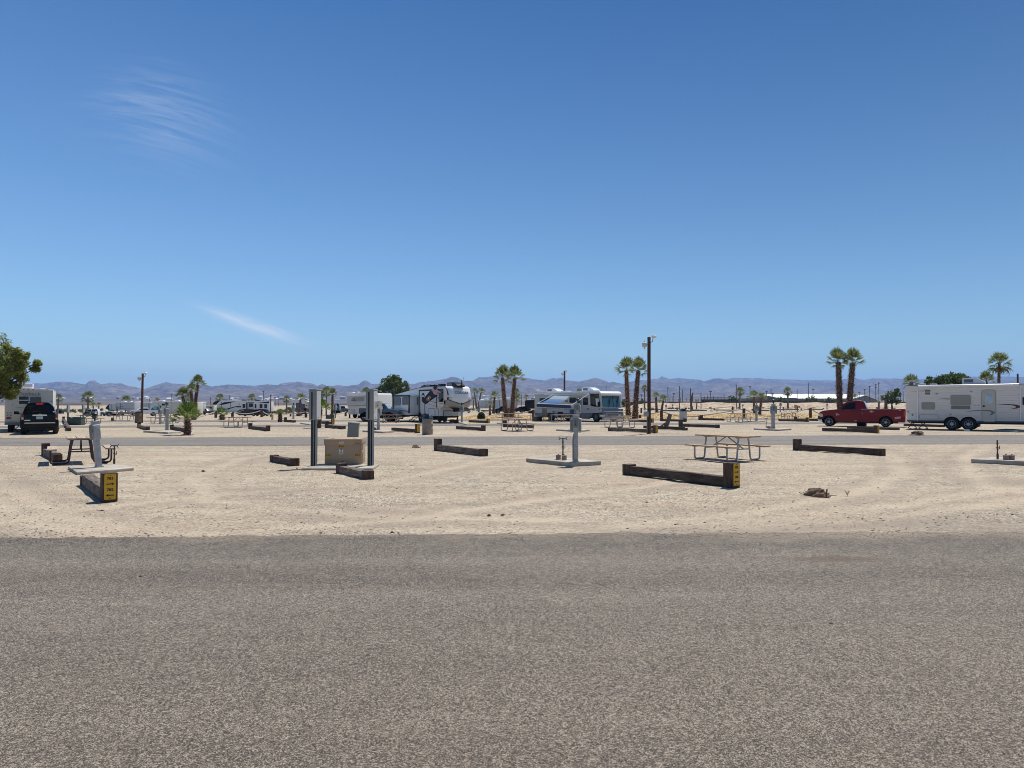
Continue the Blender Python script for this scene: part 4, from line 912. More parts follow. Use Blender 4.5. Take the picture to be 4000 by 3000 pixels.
pmat('trim_grey', (.30, .30, .30), .5); pmat('trim_white', (.72, .72, .70), .4); pmat('decal_red', (.10, .018, .028), .4); pmat('decal_grey', (.15, .145, .15), .4); pmat('decal_lgrey', (.34, .34, .35), .4); pmat('decal_letter', (.20, .185, .165), .5)
pmat('truck_red', (.17, .004, .013), .38, var=.10, sc=1.2, coat=.12, spec=.3); pmat('truck_pink', (.50, .33, .33), .7, var=.3, sc=9); pmat('car_black', (.003, .003, .004), .12, var=.1, spec=.22); pmat('car_blue', (.055, .075, .115), .25, var=.06, coat=.6); pmat('car_grey', (.05, .055, .065), .25, coat=.6)
pmat('car_white', (.72, .73, .74), .25, coat=.5); pmat('car_teal', (.12, .42, .46), .4); pmat('chrome', (.62, .62, .62), .15, metal=.9, var=.05); pmat('alloy', (.36, .36, .37), .35, metal=.4, var=.12); pmat('tail_red', (.30, .012, .012), .25); pmat('tail_red_hi', (.55, .02, .015), .3)
pmat('plate', (.42, .55, .62), .4, var=.2, sc=30); pmat('lens', (.55, .55, .48), .15, var=.2, sc=9); pmat('underbody', (.014, .014, .015), .8); pmat('boat_teal', (.03, .10, .10), .4, var=.2); pmat('boat_white', (.74, .74, .72), .35); pmat('boat_cover', (.014, .015, .02), .55, var=.3)
pmat('awn_white', (.74, .78, .82), .7, var=.04); pmat('awn_blue', (.10, .26, .55), .7, var=.08); pmat('awn_navy', (.018, .026, .075), .7, var=.1)
m, nt, N, L, b = newmat('awning_cloth'); tcn = N.new('ShaderNodeTexCoord'); sp = N.new('ShaderNodeSeparateXYZ'); L.new(tcn.outputs['UV'], sp.inputs[0]); rr = N.new('ShaderNodeValToRGB'); e = rr.color_ramp.elements
while len(e) < 5: e.new(.5)
for i, (p_, c_) in enumerate(((.0, (.72, .78, .82)), (.30, (.55, .68, .78)), (.42, (.20, .40, .66)), (.75, (.10, .26, .58)), (1., (.03, .07, .22)))): e[i].position = p_; e[i].color = (*c_, 1)
L.new(sp.outputs[1], rr.inputs[0]); L.new(rr.outputs[0], b.inputs['Base Color']); b.inputs['Roughness'].default_value = .75
tr = N.new('ShaderNodeBsdfTranslucent'); L.new(rr.outputs[0], tr.inputs['Color']); ms = N.new('ShaderNodeMixShader'); ms.inputs[0].default_value = .55; L.new(b.outputs[0], ms.inputs[1]); L.new(tr.outputs[0], ms.inputs[2]); L.new(ms.outputs[0], N['Material Output'].inputs['Surface'])
pmat('flag_navy', (.014, .016, .035), .85); pmat('flag_red', (.38, .02, .03), .85); pmat('flag_white', (.66, .64, .62), .85); pmat('flag_gold', (.42, .27, .09), .85); pmat('chair_blue', (.04, .09, .22), .8); pmat('canvas_tan', (.17, .15, .125), .85, var=.15)

class V:
    """a vehicle standing on the ground with a measured side plane (local y = 0); crop = (x0, y0, scale) of the photo detail its outline was measured in"""
    def __init__(s, name, label, cat, o, yaw, crop, group=None, d=None):
        s.c = crop; x, y = s.px(o); p = at(x, y, d) if d is None else D(x, d)
        s.o = p; s.yaw = yaw; s.t = thing(name, label, cat, p, yaw, group)
        a = rad(yaw); s.X = Vector((math.cos(a), math.sin(a), 0)); s.Y = Vector((-math.sin(a), math.cos(a), 0))
    def px(s, p): return s.c[0] + p[0] / s.c[2], s.c[1] + p[1] / s.c[2]
    def loc(s, p):
        q = p - s.o; return Vector((q.dot(s.X), q.dot(s.Y), q.z))
    def _hit(s, p, n, off):
        r = ray(*s.px(p)); k = (off - (Vector((0, 0, H)) - s.o).dot(n)) / r.dot(n); return s.loc(Vector((0, 0, H)) + r * k)
    def P(s, pts, y=0.0): return [(q.x, q.z) for q in (s._hit(p, s.Y, y) for p in pts)]
    def FP(s, pts, x=0.0): return [(q.y, q.z) for q in (s._hit(p, s.X, x) for p in pts)]
    def side(s, name, mat, pts, y0, y1, bevel=0.0, par=None, local=False, warp=None, smooth=None, seg=2):
        mb = MB(); mb.prism(pts if local else s.P(pts, y0), y0, y1); return mb.build(name, mat, par or s.t, bevel=bevel, warp=warp, smooth=smooth, seg=seg)
    def rect(s, name, mat, a, b, y0=-.02, y1=.01, r=.05, par=None, frame=None, fw=.035, bevel=0):
        (xa, za), (xb, zb) = s.P([a, b], y0); mb = MB(); mb.prism(rrect(xa, za, xb, zb, r), y0, y1); o = mb.build(name, mat, par or s.t, bevel=bevel)
        if frame: s._frame(rrect(min(xa, xb), min(za, zb), max(xa, xb), max(za, zb), r), rrect(min(xa, xb) - fw, min(za, zb) - fw, max(xa, xb) + fw, max(za, zb) + fw, r + fw), y0, y1, frame, o, 'y')
        return o
    def _frame(s, inn, out, a, b, mat, par, ax):
        e = -.006 if a < b else .006; mb = MB(); n = len(inn)
        def put(p, t): return (p[0], t, p[1]) if ax == 'y' else (t, p[0], p[1])
        vs = [put(p, a + e) for p in inn] + [put(p, a + e) for p in out] + [put(p, b) for p in inn] + [put(p, b) for p in out]; fs = []
        for i in range(n):
            j = (i + 1) % n; fs += [(i, j, n + j, n + i), (n + i, n + j, 3 * n + j, 3 * n + i), (j, i, 2 * n + i, 2 * n + j), (2 * n + i, 3 * n + i, 3 * n + j, 2 * n + j)]
        mb.add(vs, fs); return mb.build('frame', mat, par)
    def front(s, name, mat, a, b, x0, x1, r=.05, par=None, frame=None, fw=.035):
        (ya, za), (yb, zb) = s.FP([a, b], x1); mb = MB(); mb.prism(rrect(ya, za, yb, zb, r), x0, x1, 'x'); o = mb.build(name, mat, par or s.t)
        if frame: s._frame(rrect(min(ya, yb), min(za, zb), max(ya, yb), max(za, zb), r), rrect(min(ya, yb) - fw, min(za, zb) - fw, max(ya, yb) + fw, max(za, zb) + fw, r + fw), x1, x0, frame, o, 'x')
        return o
    def well(s, xs, r, W, d=.3):
        for x in xs: mb = MB(); mb.box(x - r, d, .22, x + r, W - d, r * 2 + .05); mb.build('wheel_well', 'underbody', s.t)
    def wheel(s, x, y, r=.36, w=.24, rim='alloy', spokes=6, face=-1, ax='y', rr=.62, z=None):
        """x: local; y: outer face; face -1 looks toward -axis"""
        z = r if z is None else z; k = -face
        def L_(prof, mat, nm, par, n=24):
            mb = MB(); c = (x, 0, z) if ax == 'y' else (0, x, z); mb.lathe(prof, n, c, ax); return mb.build(nm, mat, par)
        t = L_([(r * .6, y + k * .03), (r * .90, y), (r * .985, y + k * .03), (r, y + k * .06), (r, y + k * (w - .05)), (r * .93, y + k * w), (r * .3, y + k * w)], 'rubber', 'wheel', s.t)
        ri = L_([(.01, y + k * .06), (r * rr, y + k * .06), (r * rr, y + k * .012), (r * rr * .92, y + k * .006), (r * rr * .86, y + k * .035), (r * .30, y + k * .02), (r * .24, y + k * .002), (.02, y)], rim, 'rim', t)
        if spokes:
            mb = MB()
            for i in range(spokes):
                a = 2 * pi * (i + .5) / spokes; c = Vector((math.cos(a), math.sin(a))) * r * rr * .62; q = r * rr * (.21 if spokes > 5 else .34)
                pl = circ(x + c.x, z + c.y, q, 8); mb.prism(pl, y + k * .016, y + k * .04, ax)
            mb.build('rim_hole', 'underbody', ri)
        return t
def arches(x0, x1, zb, ws, n=10):
    """bottom edge from x0 to x1 with wheel arches (cx, cz, r)"""
    out = [(x0, zb)]
    for cx, cz, r in sorted(ws, key=lambda q: q[0] if x1 > x0 else -q[0]):
        h = zb - cz; dx = math.sqrt(max(0, r * r - h * h)); a0 = math.atan2(h, -dx); a1 = math.atan2(h, dx)
        pts = []
        for i in range(n + 1):
            a = (pi - math.asin(h / r)) + ((math.asin(h / r)) - (pi - math.asin(h / r))) * i / n
            pts.append((cx + r * math.cos(a), cz + r * math.sin(a)))
        out += pts if x1 > x0 else pts[::-1]
    return out + [(x1, zb)]
def tumble(zb, k, y0, y1):
    ym = (y0 + y1) / 2
    def f(v):
        if v.z > zb:
            g = max(.4, 1 - k * (v.z - zb)); v = Vector((v.x, ym + (v.y - ym) * g, v.z))
        return v
    return f
def ac_unit(v, a, b, y0, y1, mat='rv_bright', nose=1, name='air_conditioner', grille=True):
    (xa, za), (xb, zb) = v.P([a, b], y0); L_ = xb - xa; h = za - zb if za > zb else zb - za; z0 = min(za, zb)
    pr = [(xa, z0), (xb, z0), (xb, z0 + h * .35), (xb - L_ * .12, z0 + h * .6), (xb - L_ * .38, z0 + h), (xa + L_ * .05, z0 + h), (xa, z0 + h * .9)] if nose > 0 else [(xa, z0), (xb, z0), (xb, z0 + h * .9), (xb - L_ * .05, z0 + h), (xa + L_ * .38, z0 + h), (xa + L_ * .12, z0 + h * .6), (xa, z0 + h * .35)]
    mb = MB(); mb.prism(pr, y0, y1); o = mb.build(name, mat, v.t, bevel=.02)
    if grille:
        g0 = xa + L_ * (.07 if nose > 0 else .5); mb = MB(); mb.box(g0, y0 - .012, z0 + h * .25, g0 + L_ * .42, y0, z0 + h * .8); mb.build('grille', 'decal_grey', o)
    return o
def roof_vent(v, a, b, y0=.5, y1=1.0, mat='rv_bright'):
    (xa, za), (xb, zb) = v.P([a, b], y0); mb = MB(); mb.box(min(xa, xb), y0, min(za, zb) - .04, max(xa, xb), y1, max(za, zb)); return mb.build('roof_vent', mat, v.t, bevel=.02)

# ================================================================== the white travel trailer on the right
v = V('travel_trailer', 'white ribbed travel trailer with a red swoosh behind the red pickup', 'travel trailer', (1040, 1455), -38, (3500, 1330, 4.148))
xw = [v.P([(905, 1455)])[0][0], v.P([(1175, 1455)])[0][0]]
top = v.P([(148, 737), (360, 728), (1000, 718), (2074, 708), (2560, 702)]); bl = v.P([(180, 1295)])[0]; br = v.P([(2560, 1330)])[0]; zb = .60
xl, xr = top[0][0], top[-1][0]
body = top + [(xr, zb + .15), (xr - .1, zb)] + arches(br[0] - .1, bl[0], zb, [(x, .40, .50) for x in xw])[1:-1] + [(bl[0], zb), (xl + .02, zb + .55)]
bd = v.side('body', 'siding', body, 0, 2.44, .03, local=True)
v.side('roof_trim', 'decal_grey', [(148, 728), (2560, 694), (2560, 704), (148, 738)], -.02, 2.46)
v.side('skirt', 'rv_navy', [(178, 1292), (775, 1297), (775, 1322), (185, 1316)], -.012, .02); v.side('skirt', 'rv_navy', [(1290, 1305), (2560, 1318), (2560, 1348), (1290, 1332)], -.012, .02)
mb = MB(); mb.box(xl + .3, .15, .42, xr - .2, .25, .62); mb.box(xl + .3, 2.2, .42, xr - .2, 2.3, .62); mb.box(xl + .3, .1, .585, xr - .2, 2.34, .60); mb.build('chassis', 'underbody', v.t)
v.rect('window', 'glass_shade', (462, 797), (560, 830), r=.05, frame='trim_white', fw=.025); v.rect('window', 'glass_shade', (466, 840), (556, 878), r=.06, frame='trim_white', fw=.025)
v.rect('window', 'glass_blind', (418, 1006), (625, 1115), r=.07, frame='trim_grey', fw=.02)
w_ = v.rect('window', 'glass_blind', (886, 888), (1209, 1045), r=.07, frame='trim_grey', fw=.02); v.rect('vent_pane', 'glass_shade', (892, 1058), (1205, 1116), r=.05, par=w_)
dr = v.rect('door', 'rv_beige', (1390, 806), (1616, 1312), -.022, .01, .14, frame='trim_grey', fw=.03); v.rect('window', 'glass_sky', (1458, 868), (1556, 1013), -.032, -.02, .06, par=dr, frame='trim_white', fw=.02); v.rect('handle', 'black', (1406, 1050), (1437, 1078), -.045, -.02, .02, par=dr)
v.rect('window', 'glass', (2050, 920), (2150, 1045), r=.06, frame='trim_grey', fw=.02)
v.rect('storage_door', 'siding', (383, 1200), (687, 1272), r=.10, frame='trim_grey', fw=.018); sd_ = v.rect('storage_door', 'rv_white', (207, 1190), (332, 1280), r=.02); v.rect('label', 'decal_red', (255, 1196), (282, 1218), -.026, -.02, .01, par=sd_)
for a, b in (((182, 1152), (214, 1162)), ((662, 1154), (686, 1162))): v.rect('marker_lamp', 'decal_red', a, b, -.02, .01, .01)
for pts, mt in (([(1628, 1036), (1800, 1030), (1960, 1040), (2010, 1058), (2010, 1085), (1960, 1102), (1820, 1118), (1920, 1094), (1945, 1080), (1930, 1062), (1850, 1046)], 'decal_red'), ([(1625, 1165), (1605, 1165), (1560, 1205), (1500, 1217), (1540, 1190), (1550, 1170), (1520, 1148), (1400, 1140), (1400, 1128), (1530, 1130)], 'decal_grey'),
                ([(1385, 1128), (1385, 1140), (1120, 1154), (1240, 1134)], 'decal_grey'), ([(648, 950), (780, 941), (868, 943), (868, 955), (780, 952)], 'decal_red'), ([(362, 818), (448, 812), (448, 824), (362, 822)], 'decal_grey'), ([(228, 832), (345, 821), (345, 825)], 'decal_lgrey'), ([(622, 858), (694, 853), (655, 880), (660, 866)], 'decal_grey'), ([(1960, 874), (2110, 858), (2110, 862)], 'decal_grey')):
    v.side('decal', mt, pts, -.028 if pts[0][0] == 1625 else -.008, .004)
for a, b in (((1255, 1042), (1300, 1052)), ((1330, 1040), (1350, 1054)), ((1195, 815), (1240, 838)), ((860, 1185), (910, 1208))): v.rect('marking', 'decal_lgrey', a, b, -.006, .004, .02)
aw = MB(); (xa, za), (xb, zb_) = v.P([(358, 743), (1992, 717)], -.14); aw.tube([(xa, -.1, za), (xb, -.1, zb_)], .075, 12); a_ = aw.build('awning_roll', 'rv_bright', v.t)
for x in (347, 2020): v.side('awning_arm', 'rv_bright', [(x - 9, 745 if x < 400 else 722), (x + 9, 745 if x < 400 else 722), (x + 9, 1297), (x - 9, 1297)], -.05, .0, par=None)
ac_unit(v, (1072, 612), (1440, 700), .8, 1.6); roof_vent(v, (380, 697), (470, 722)); roof_vent(v, (545, 700), (655, 718)); roof_vent(v, (880, 700), (915, 715)); roof_vent(v, (1560, 690), (1690, 706), .6, 1.3)
v.well(xw, .5, 2.44)
for x in xw:
    v.wheel(x, -.0, .40, .22, 'alloy', 8)
    v.wheel(x, 2.44, .40, .22, 'alloy', 0, face=1)
for cx in (265, 440):
    (xa, _), = v.P([(cx, 1400)], .3); mb = MB()
    for a, b in (((-.28, .56), (.0, .33)), ((.0, .33), (-.28, .08)), ((.28, .56), (0, .33)), ((0, .33), (.28, .08)), ((-.28, .08), (0, .02)), ((.28, .08), (0, .02)), ((-.28, .56), (-.02, .6)), ((.28, .56), (.02, .6))): mb.bar((xa + a[0], .3, a[1]), (xa + b[0], .3, b[1]), .045)
    mb.build('stabilizer_jack', 'underbody', v.t)
t = thing('wheel_chock', 'white wheel block lying by the white trailer tyres', 'wheel chock', G(3777, 1684), -38); mb = MB(); mb.box(-.16, -.07, 0, .16, .07, .09); mb.prism([(-.16, .09), (.16, .09), (.1, .12), (-.1, .12)], -.06, .06); mb.build('block', 'white_paint_and_sunlit', t, bevel=.01)

# ================================================================== the red pickup
v = V('pickup_truck', 'faded red pickup truck with chrome five-spoke wheels', 'pickup truck', (1325, 1358), -30, (3100, 1300, 3.686))
(xf, _), (xk, _) = v.P([(508, 1300), (1325, 1300)]); rw = .355
hood = v.P([(425, 1215), (415, 1165), (365, 1160), (380, 1138), (440, 1119), (625, 1100), (700, 1100), (955, 1100), (1605, 1097), (1612, 1120), (1608, 1285)])
zb = .36; low = hood + arches(hood[-1][0], v.P([(425, 1285)])[0][0], zb, [(xf, rw + .02, rw + .115), (xk, rw + .02, rw + .115)])
W = 1.95
v.side('body', 'truck_red', low, 0, W, .035, local=True, seg=3)
cab = v.P([(628, 1104), (735, 1014), (775, 991), (850, 980), (940, 976), (990, 982), (1015, 1000), (1048, 1098), (960, 1110)])
cb = v.side('cab', 'truck_red', cab, .03, W - .03, .03, local=True, warp=tumble(cab[0][1], .22, .03, W - .03), seg=3)
wz = cab[0][1]; tw = tumble(wz, .22, .02, W - .02)
v.side('window', 'glass', [(695, 1106), (703, 1080), (795, 1012), (888, 1003), (888, 1108)], .018, .06, par=cb, warp=tw)
q = v.P([(1003, 988), (1046, 1090)]); mb = MB(); (x0_, z0_), (x1_, z1_) = q; mb.add([(x0_ + .04, .35, z0_), (x0_ + .04, W - .35, z0_), (x1_ + .035, W - .2, z1_ + .05), (x1_ + .035, .2, z1_ + .05), (x0_, .35, z0_), (x0_, W - .35, z0_), (x1_, W - .2, z1_ + .05), (x1_, .2, z1_ + .05)], [(0, 1, 2, 3), (4, 7, 6, 5), (0, 4, 5, 1), (1, 5, 6, 2), (2, 6, 7, 3), (3, 7, 4, 0)]); mb.build('rear_window', 'glass_sky', cb)
q = v.P([(640, 1094), (738, 1010)], .1); (x0_, z0_), (x1_, z1_) = q; mb = MB(); mb.add([(x0_ - .03, .15, z0_), (x0_ - .03, W - .15, z0_), (x1_ - .03, W - .28, z1_), (x1_ - .03, .28, z1_), (x0_ + .02, .15, z0_), (x0_ + .02, W - .15, z0_), (x1_ + .02, W - .28, z1_), (x1_ + .02, .28, z1_)], [(0, 3, 2, 1), (4, 5, 6, 7), (0, 1, 5, 4), (1, 2, 6, 5), (2, 3, 7, 6), (3, 0, 4, 7)]); mb.build('windscreen', 'glass', cb)
for x in (640, 962): v.side('door_gap', 'underbody', [(x - 3, 1112), (x + 1, 1112), (x + 3, 1295), (x - 1, 1295)], -.006, .01)
v.rect('handle', 'black', (848, 1132), (895, 1150), -.03, .0, .02)
mb = MB(); (xm, zm), = v.P([(672, 1082)], -.15); mb.box(xm - .07, -.20, zm - .1, xm + .09, -.02, zm + .1); mb.build('mirror', 'black', v.t, bevel=.03)
v.side('bed_rail', 'truck_pink', [(968, 1096), (1603, 1094), (1603, 1101), (968, 1104)], -.008, .10)
for nm, pts in (('sticker', [(1085, 1133), (1118, 1115), (1155, 1133), (1120, 1150)]), ('faded_paint', [(1452, 1212), (1545, 1206), (1542, 1232), (1460, 1246)]), ('faded_paint', [(605, 1162), (625, 1158), (662, 1178), (655, 1188), (632, 1184), (618, 1194)]), ('faded_paint', [(872, 1262), (905, 1262), (908, 1272), (878, 1274)]), ('faded_paint', [(980, 1152), (992, 1152), (986, 1176)]), ('faded_paint', [(1425, 1102), (1550, 1108), (1545, 1126), (1500, 1112)])): v.side(nm, 'truck_pink', pts, -.005, .005)
v.side('headlight', 'lens', [(362, 1168), (415, 1168), (424, 1200), (395, 1214), (372, 1200)], -.015, .35); v.side('headlight', 'lens', [(362, 1168), (415, 1168), (424, 1200), (395, 1214), (372, 1200)], W - .35, W + .015)
v.side('grille', 'black', [(352, 1200), (372, 1196), (372, 1240), (352, 1240)], .38, W - .38)
v.side('bumper', 'black', [(335, 1238), (352, 1222), (425, 1208), (428, 1238), (400, 1246)], -.03, W + .03, .02); v.side('bumper_chrome', 'chrome', [(340, 1246), (402, 1244), (412, 1262), (408, 1284), (368, 1278)], -.02, W + .02, .02)
v.side('tail_light', 'tail_red_hi', [(1585, 1120), (1606, 1120), (1604, 1205), (1583, 1205)], -.012, .2); v.side('rear_bumper', 'chrome', [(1600, 1262), (1632, 1262), (1628, 1285), (1600, 1285)], .05, W - .05)
mb = MB(); mb.box(xf - .3, .3, .28, xk + .8, W - .3, .5); mb.build('chassis', 'underbody', v.t)
(x0_, z0_), (x1_, z1_) = v.P([(970, 1100), (1600, 1100)]); mb = MB(); mb.box(x0_ + .05, .08, z0_ + .004, x1_ - .06, W - .08, z0_ + .012); mb.build('bed_floor', 'underbody', v.t)
v.well((xf, xk), rw + .1, W)
for x in (xf, xk): v.wheel(x, .0, rw, .26, 'alloy', 5, rr=.74); v.wheel(x, W, rw, .26, 'alloy', 0, face=1)
t = thing('spare_tyre', 'dark tyre lying beneath the red pickup', 'tyre', G(3366, 1664), 0); mb = MB(); mb.lathe([(.2, 0), (.33, 0), (.36, .05), (.36, .2), (.33, .25), (.2, .25)], 20); mb.build('tread', 'rubber', t); mb = MB(); mb.lathe([(.19, .03), (.19, .2)], 16); mb.build('rim', 'cap_tan', t)

# ================================================================== white fifth wheel with flags
v = V('fifth_wheel', 'white fifth wheel trailer marked COUGAR with flags on its side', 'fifth wheel trailer', (1720, 930), -57, (1250, 1400, 3.687)); W = 2.35
top = v.P([(1085, 517), (1420, 426), (1560, 406), (1720, 400), (1800, 404)]); (xn, zn), = v.P([(1838, 590)]); (_, zu), = v.P([(1735, 703)]); (x_r, _), = v.P([(1085, 830)]); zb = .62
(xw, _), = v.P([(1500, 900)]); ws = [(xw, .42, .5), (xw - 1.0, .42, .5)]
body = top + [(xn - .12, top[-1][1] - .30), (xn - .02, zn), (xn - .12, zu + .05), (.25, zu - .02), (.0, zu - .25)] + arches(0, x_r, zb, ws)
v.side('body', 'rv_white', body, 0, W, .035, local=True)
# rounded front cap with a grey chin
(xc0, zc0), = v.P([(1800, 404)]); prof = [(xn - .30, zc0 + .02), (xn - .02, zc0 - .14), (xn + .16, zc0 - .50), (xn + .22, zn + .05), (xn + .16, zn - .30), (xn + .05, zu + .10), (xn - .2, zu - .02)]
zV = lambda u: zn - .02 - .42 * (1 - abs(2 * u - 1)) ** .9
nu, nv = 16, 24
def capP(u, w_):
    k = w_ * (len(prof) - 1); i = min(int(k), len(prof) - 2); f = k - i; f = f
    x = prof[i][0] + (prof[i + 1][0] - prof[i][0]) * f; z = prof[i][1] + (prof[i + 1][1] - prof[i][1]) * f; e = 1 - (2 * u - 1) ** 4
    return Vector((x + .22 * (1 - (2 * u - 1) ** 2) * min(1, 2.2 * math.sin(pi * min(1, w_ + .08))) - .20 * (1 - e), -.01 + u * (W + .02), z))
mb = MB(); vs = [capP(i / nu, j / nv) for i in range(nu + 1) for j in range(nv + 1)]; fs = []; ms_ = []
for i in range(nu):
    for j in range(nv):
        a = i * (nv + 1) + j; fs.append((a, a + nv + 1, a + nv + 2, a + 1)); c = sum((vs[k] for k in fs[-1]), Vector()) / 4; ms_.append(c.z < zV((i + .5) / nu))
back = [(p.x - .6, p.y, p.z) for p in (capP(i / nu, j / nv) for i in (0, nu) for j in range(nv + 1))]
for nm, mt, sel in (('front_cap', 'rv_bright', 0), ('front_chin', 'chin_grey', 1)):
    q = MB(); q.add(vs, [f for f, m_ in zip(fs, ms_) if m_ == sel])
    o = len(q.v); q.add(back, [])
    for e, off in ((0, 0), (nu, nv + 1)):
        for j in range(nv):
            a = e * (nv + 1) + j; zc = (vs[a].z + vs[a + 1].z) / 2
            if (zc < zV(e / nu)) == sel: q.f.append([a, a + 1, o + off + j + 1, o + off + j]); q.m.append(0)
    ob_ = q.build(nm, mt, v.t, smooth=40)
    if sel == 0: cap = ob_
def onto(p, off=.012):
    u = min(1, max(0, (p.y + .01) / (W + .02))); best = min((capP(u, j / 96) for j in range(97)), key=lambda c: abs(c.z - p.z) + (1 if c.x < xn - .25 else 0)); return Vector((best.x + off + (p.x), p.y, p.z))
(_, zt), = v.FP([(2005, 495)], xn + .4)
lt = textmesh('lettering', 'COUGAR', .30, 'ink', Matrix(((0, 0, 1, 0), (1, 0, 0, W * .53), (0, 1, 0, zt), (0, 0, 0, 1))), cap, thick=.004, warp=onto, xs=1.12, bold=.004)
for s_ in (0, 1):                                             # cap lamps
    mb = MB(); y0_ = .02 if s_ == 0 else W - .34; 
    for k in range(2): mb.prism([(y0_ + .02, zn + .24 - k * .2), (y0_ + .3, zn + .16 - k * .2), (y0_ + .3, zn + .07 - k * .2), (y0_ + .02, zn + .12 - k * .2)], .0, .015, 'x')
    mb.build('cap_lamp', 'lens', cap, warp=onto)
mb = MB()
for i in range(24):
    u0_, u1_ = i / 24, (i + 1) / 24; mb.prism([(u0_ * W, zV(u0_) + .03), (u1_ * W, zV(u1_) + .03), (u1_ * W, zV(u1_) - .03), (u0_ * W, zV(u0_) - .03)], 0, .01, 'x')
mb.build('chin_trim', 'rv_black', cap, warp=onto)
ad = v.front('storage_door', 'rv_light', (1780, 752), (1975, 830), -.04, .018, .07, frame='rv_black', fw=.03)
v.front('chin_panel', 'rv_taupe', (1735, 712), (2035, 742), -.04, .006, .02)
v.rect('window', 'glass', (1712, 462), (1770, 622), -.03, .01, .06, frame='rv_black', fw=.03); v.rect('window', 'glass', (1640, 470), (1662, 500), -.02, .01, .03)
dr = v.rect('door', 'rv_white', (1455, 532), (1505, 800), -.03, .01, .08, frame='rv_black', fw=.035); v.rect('window', 'glass', (1465, 555), (1498, 610), -.04, -.028, .04, par=dr); v.rect('porch_lamp', 'rv_black', (1470, 502), (1490, 528), -.06, .01, .04)
for a, b in (((1560, 722), (1652, 830)), ((1672, 722), (1700, 830))): v.rect('storage_door', 'rv_white', a, b, -.025, .01, .06, frame='rv_black', fw=.025)
for a, b in (((1422, 452), (1434, 800)), ((1674, 520), (1684, 710)), ((1425, 452), (1775, 462))): v.rect('panel_trim', 'rv_black', a, b, -.012, .01, .01)
for pts in ([(1540, 610), (1670, 628), (1670, 640)], [(1690, 640), (1820, 660), (1820, 672)], [(1690, 560), (1830, 600), (1830, 606), (1700, 575)], [(1560, 735), (1660, 762), (1660, 772)], [(1520, 640), (1560, 650), (1700, 700), (1700, 706)]): v.side('decal', 'decal_grey', pts, -.008, .004)
for a, b in (((1830, 560), (1838, 600)), ((1782, 610), (1790, 655))): v.rect('awning_bracket', 'rv_black', a, b, -.10, .0, .02)
sl = v.P([(1042, 537), (1292, 537), (1292, 845), (1046, 862)], -.85); sl[2] = (sl[1][0], .66); sl[3] = (sl[0][0], .66)
so_ = v.side('slide_out', 'rv_white', sl, -.85, .05, .02, local=True)
for a, b in (((1070, 566), (1155, 672)), ((1188, 562), (1280, 670))): v.rect('window', 'glass_grey', a, b, -.88, -.84, .06, par=so_, frame='rv_black', fw=.03)
v.rect('slide_trim', 'rv_black', (1040, 530), (1296, 548), -.89, -.84, .01, par=so_); v.rect('slide_trim', 'rv_black', (1046, 545), (1060, 785), -.875, -.84, .01, par=so_); v.rect('slide_trim', 'rv_black', (1272, 545), (1288, 790), -.875, -.84, .01, par=so_)
for pts in ([(1060, 748), (1240, 748), (1285, 778), (1285, 790), (1230, 762)], [(1180, 860), (1200, 828), (1290, 822), (1292, 840), (1220, 845)]): v.side('decal', 'decal_grey', pts, -.865, -.84, par=so_)
q = v.rect('door', 'rv_light', (1325, 545), (1420, 800), -.03, .01, .05, frame='rv_black', fw=.03); v.rect('window', 'glass', (1337, 562), (1412, 668), -.045, -.028, .04, par=q, frame='rv_black', fw=.015)
v.side('cap_rail', 'rv_black', [(1085, 511), (1420, 420), (1420, 426), (1085, 519)], -.02, .03); v.side('cap_rail', 'rv_black', [(1420, 420), (1560, 400), (1800, 397), (1800, 403), (1560, 407), (1420, 427)], -.02, .03)
v.side('cap_rail', 'rv_black', [(1800, 397), (1828, 440), (1846, 530), (1838, 535), (1820, 448), (1794, 404)], -.02, .03)
ac_unit(v, (1830, 348), (1973, 412), .7, 1.5, 'rv_black'); ac_unit(v, (1450, 384), (1590, 412), .7, 1.5, 'rv_black', nose=-1); roof_vent(v, (1700, 370), (1745, 398), .5, 1.0, 'rv_black')
mb = MB(); (xa, za), = v.P([(2040, 410)], 1.2); mb.bar((xa, 1.2, za - .1), (xa, 1.2, za + .6), .05); mb.tube([(xa, 1.2, za), (xa + .1, 1.4, za + 1.0)], .012, 5); mb.build('antenna', 'rv_black', v.t)
mb = MB(); mb.box(-.8, .3, .45, -.6, W - .3, .65); mb.bar((-.45, .25, 0), (-.45, .25, .8), .12); mb.bar((-.45, W - .25, 0), (-.45, W - .25, .8), .12); mb.box(-9, .2, .5, -.3, W - .2, .63); mb.build('landing_gear', 'underbody', v.t)
for yq in (.25, W - .25): mb = MB(); mb.box(-.6, yq - .15, 0, -.3, yq + .15, .05); mb.build('foot_plate', 'underbody', v.t)
mb = MB(); mb.prism([(.2, zu - .03), (1.3, zu - .03), (1.25, zu - .38), (.95, zu - .42), (.9, zu - .2)], W / 2 - .28, W / 2 + .28); mb.build('king_pin', 'rv_black', v.t)
v.well([q_[0] for q_ in ws], .5, W)
for x, *_ in ws: v.wheel(x, .05, .42, .24, 'alloy', 6); v.wheel(x, W - .05, .42, .24, 'alloy', 0, face=1)
for x in (x_r + .5, -3.2): mb = MB(); mb.bar((x, .1, 0), (x, .1, .7), .08); mb.box(x - .12, 0, 0, x + .12, .24, .04); mb.build('stabilizer_jack', 'underbody', v.t)
mb = MB()
for k in range(3): mb.box(-4.6, -.35 - .28 * k, .62 - .2 * k, -3.8, -.08 - .28 * k, .65 - .2 * k)
mb.bar((-4.6, -.05, .65), (-4.6, -1.0, .05), .05); mb.bar((-3.8, -.05, .65), (-3.8, -1.0, .05), .05); mb.build('steps', 'underbody', v.t)
mb = MB(); R = random.Random(3)
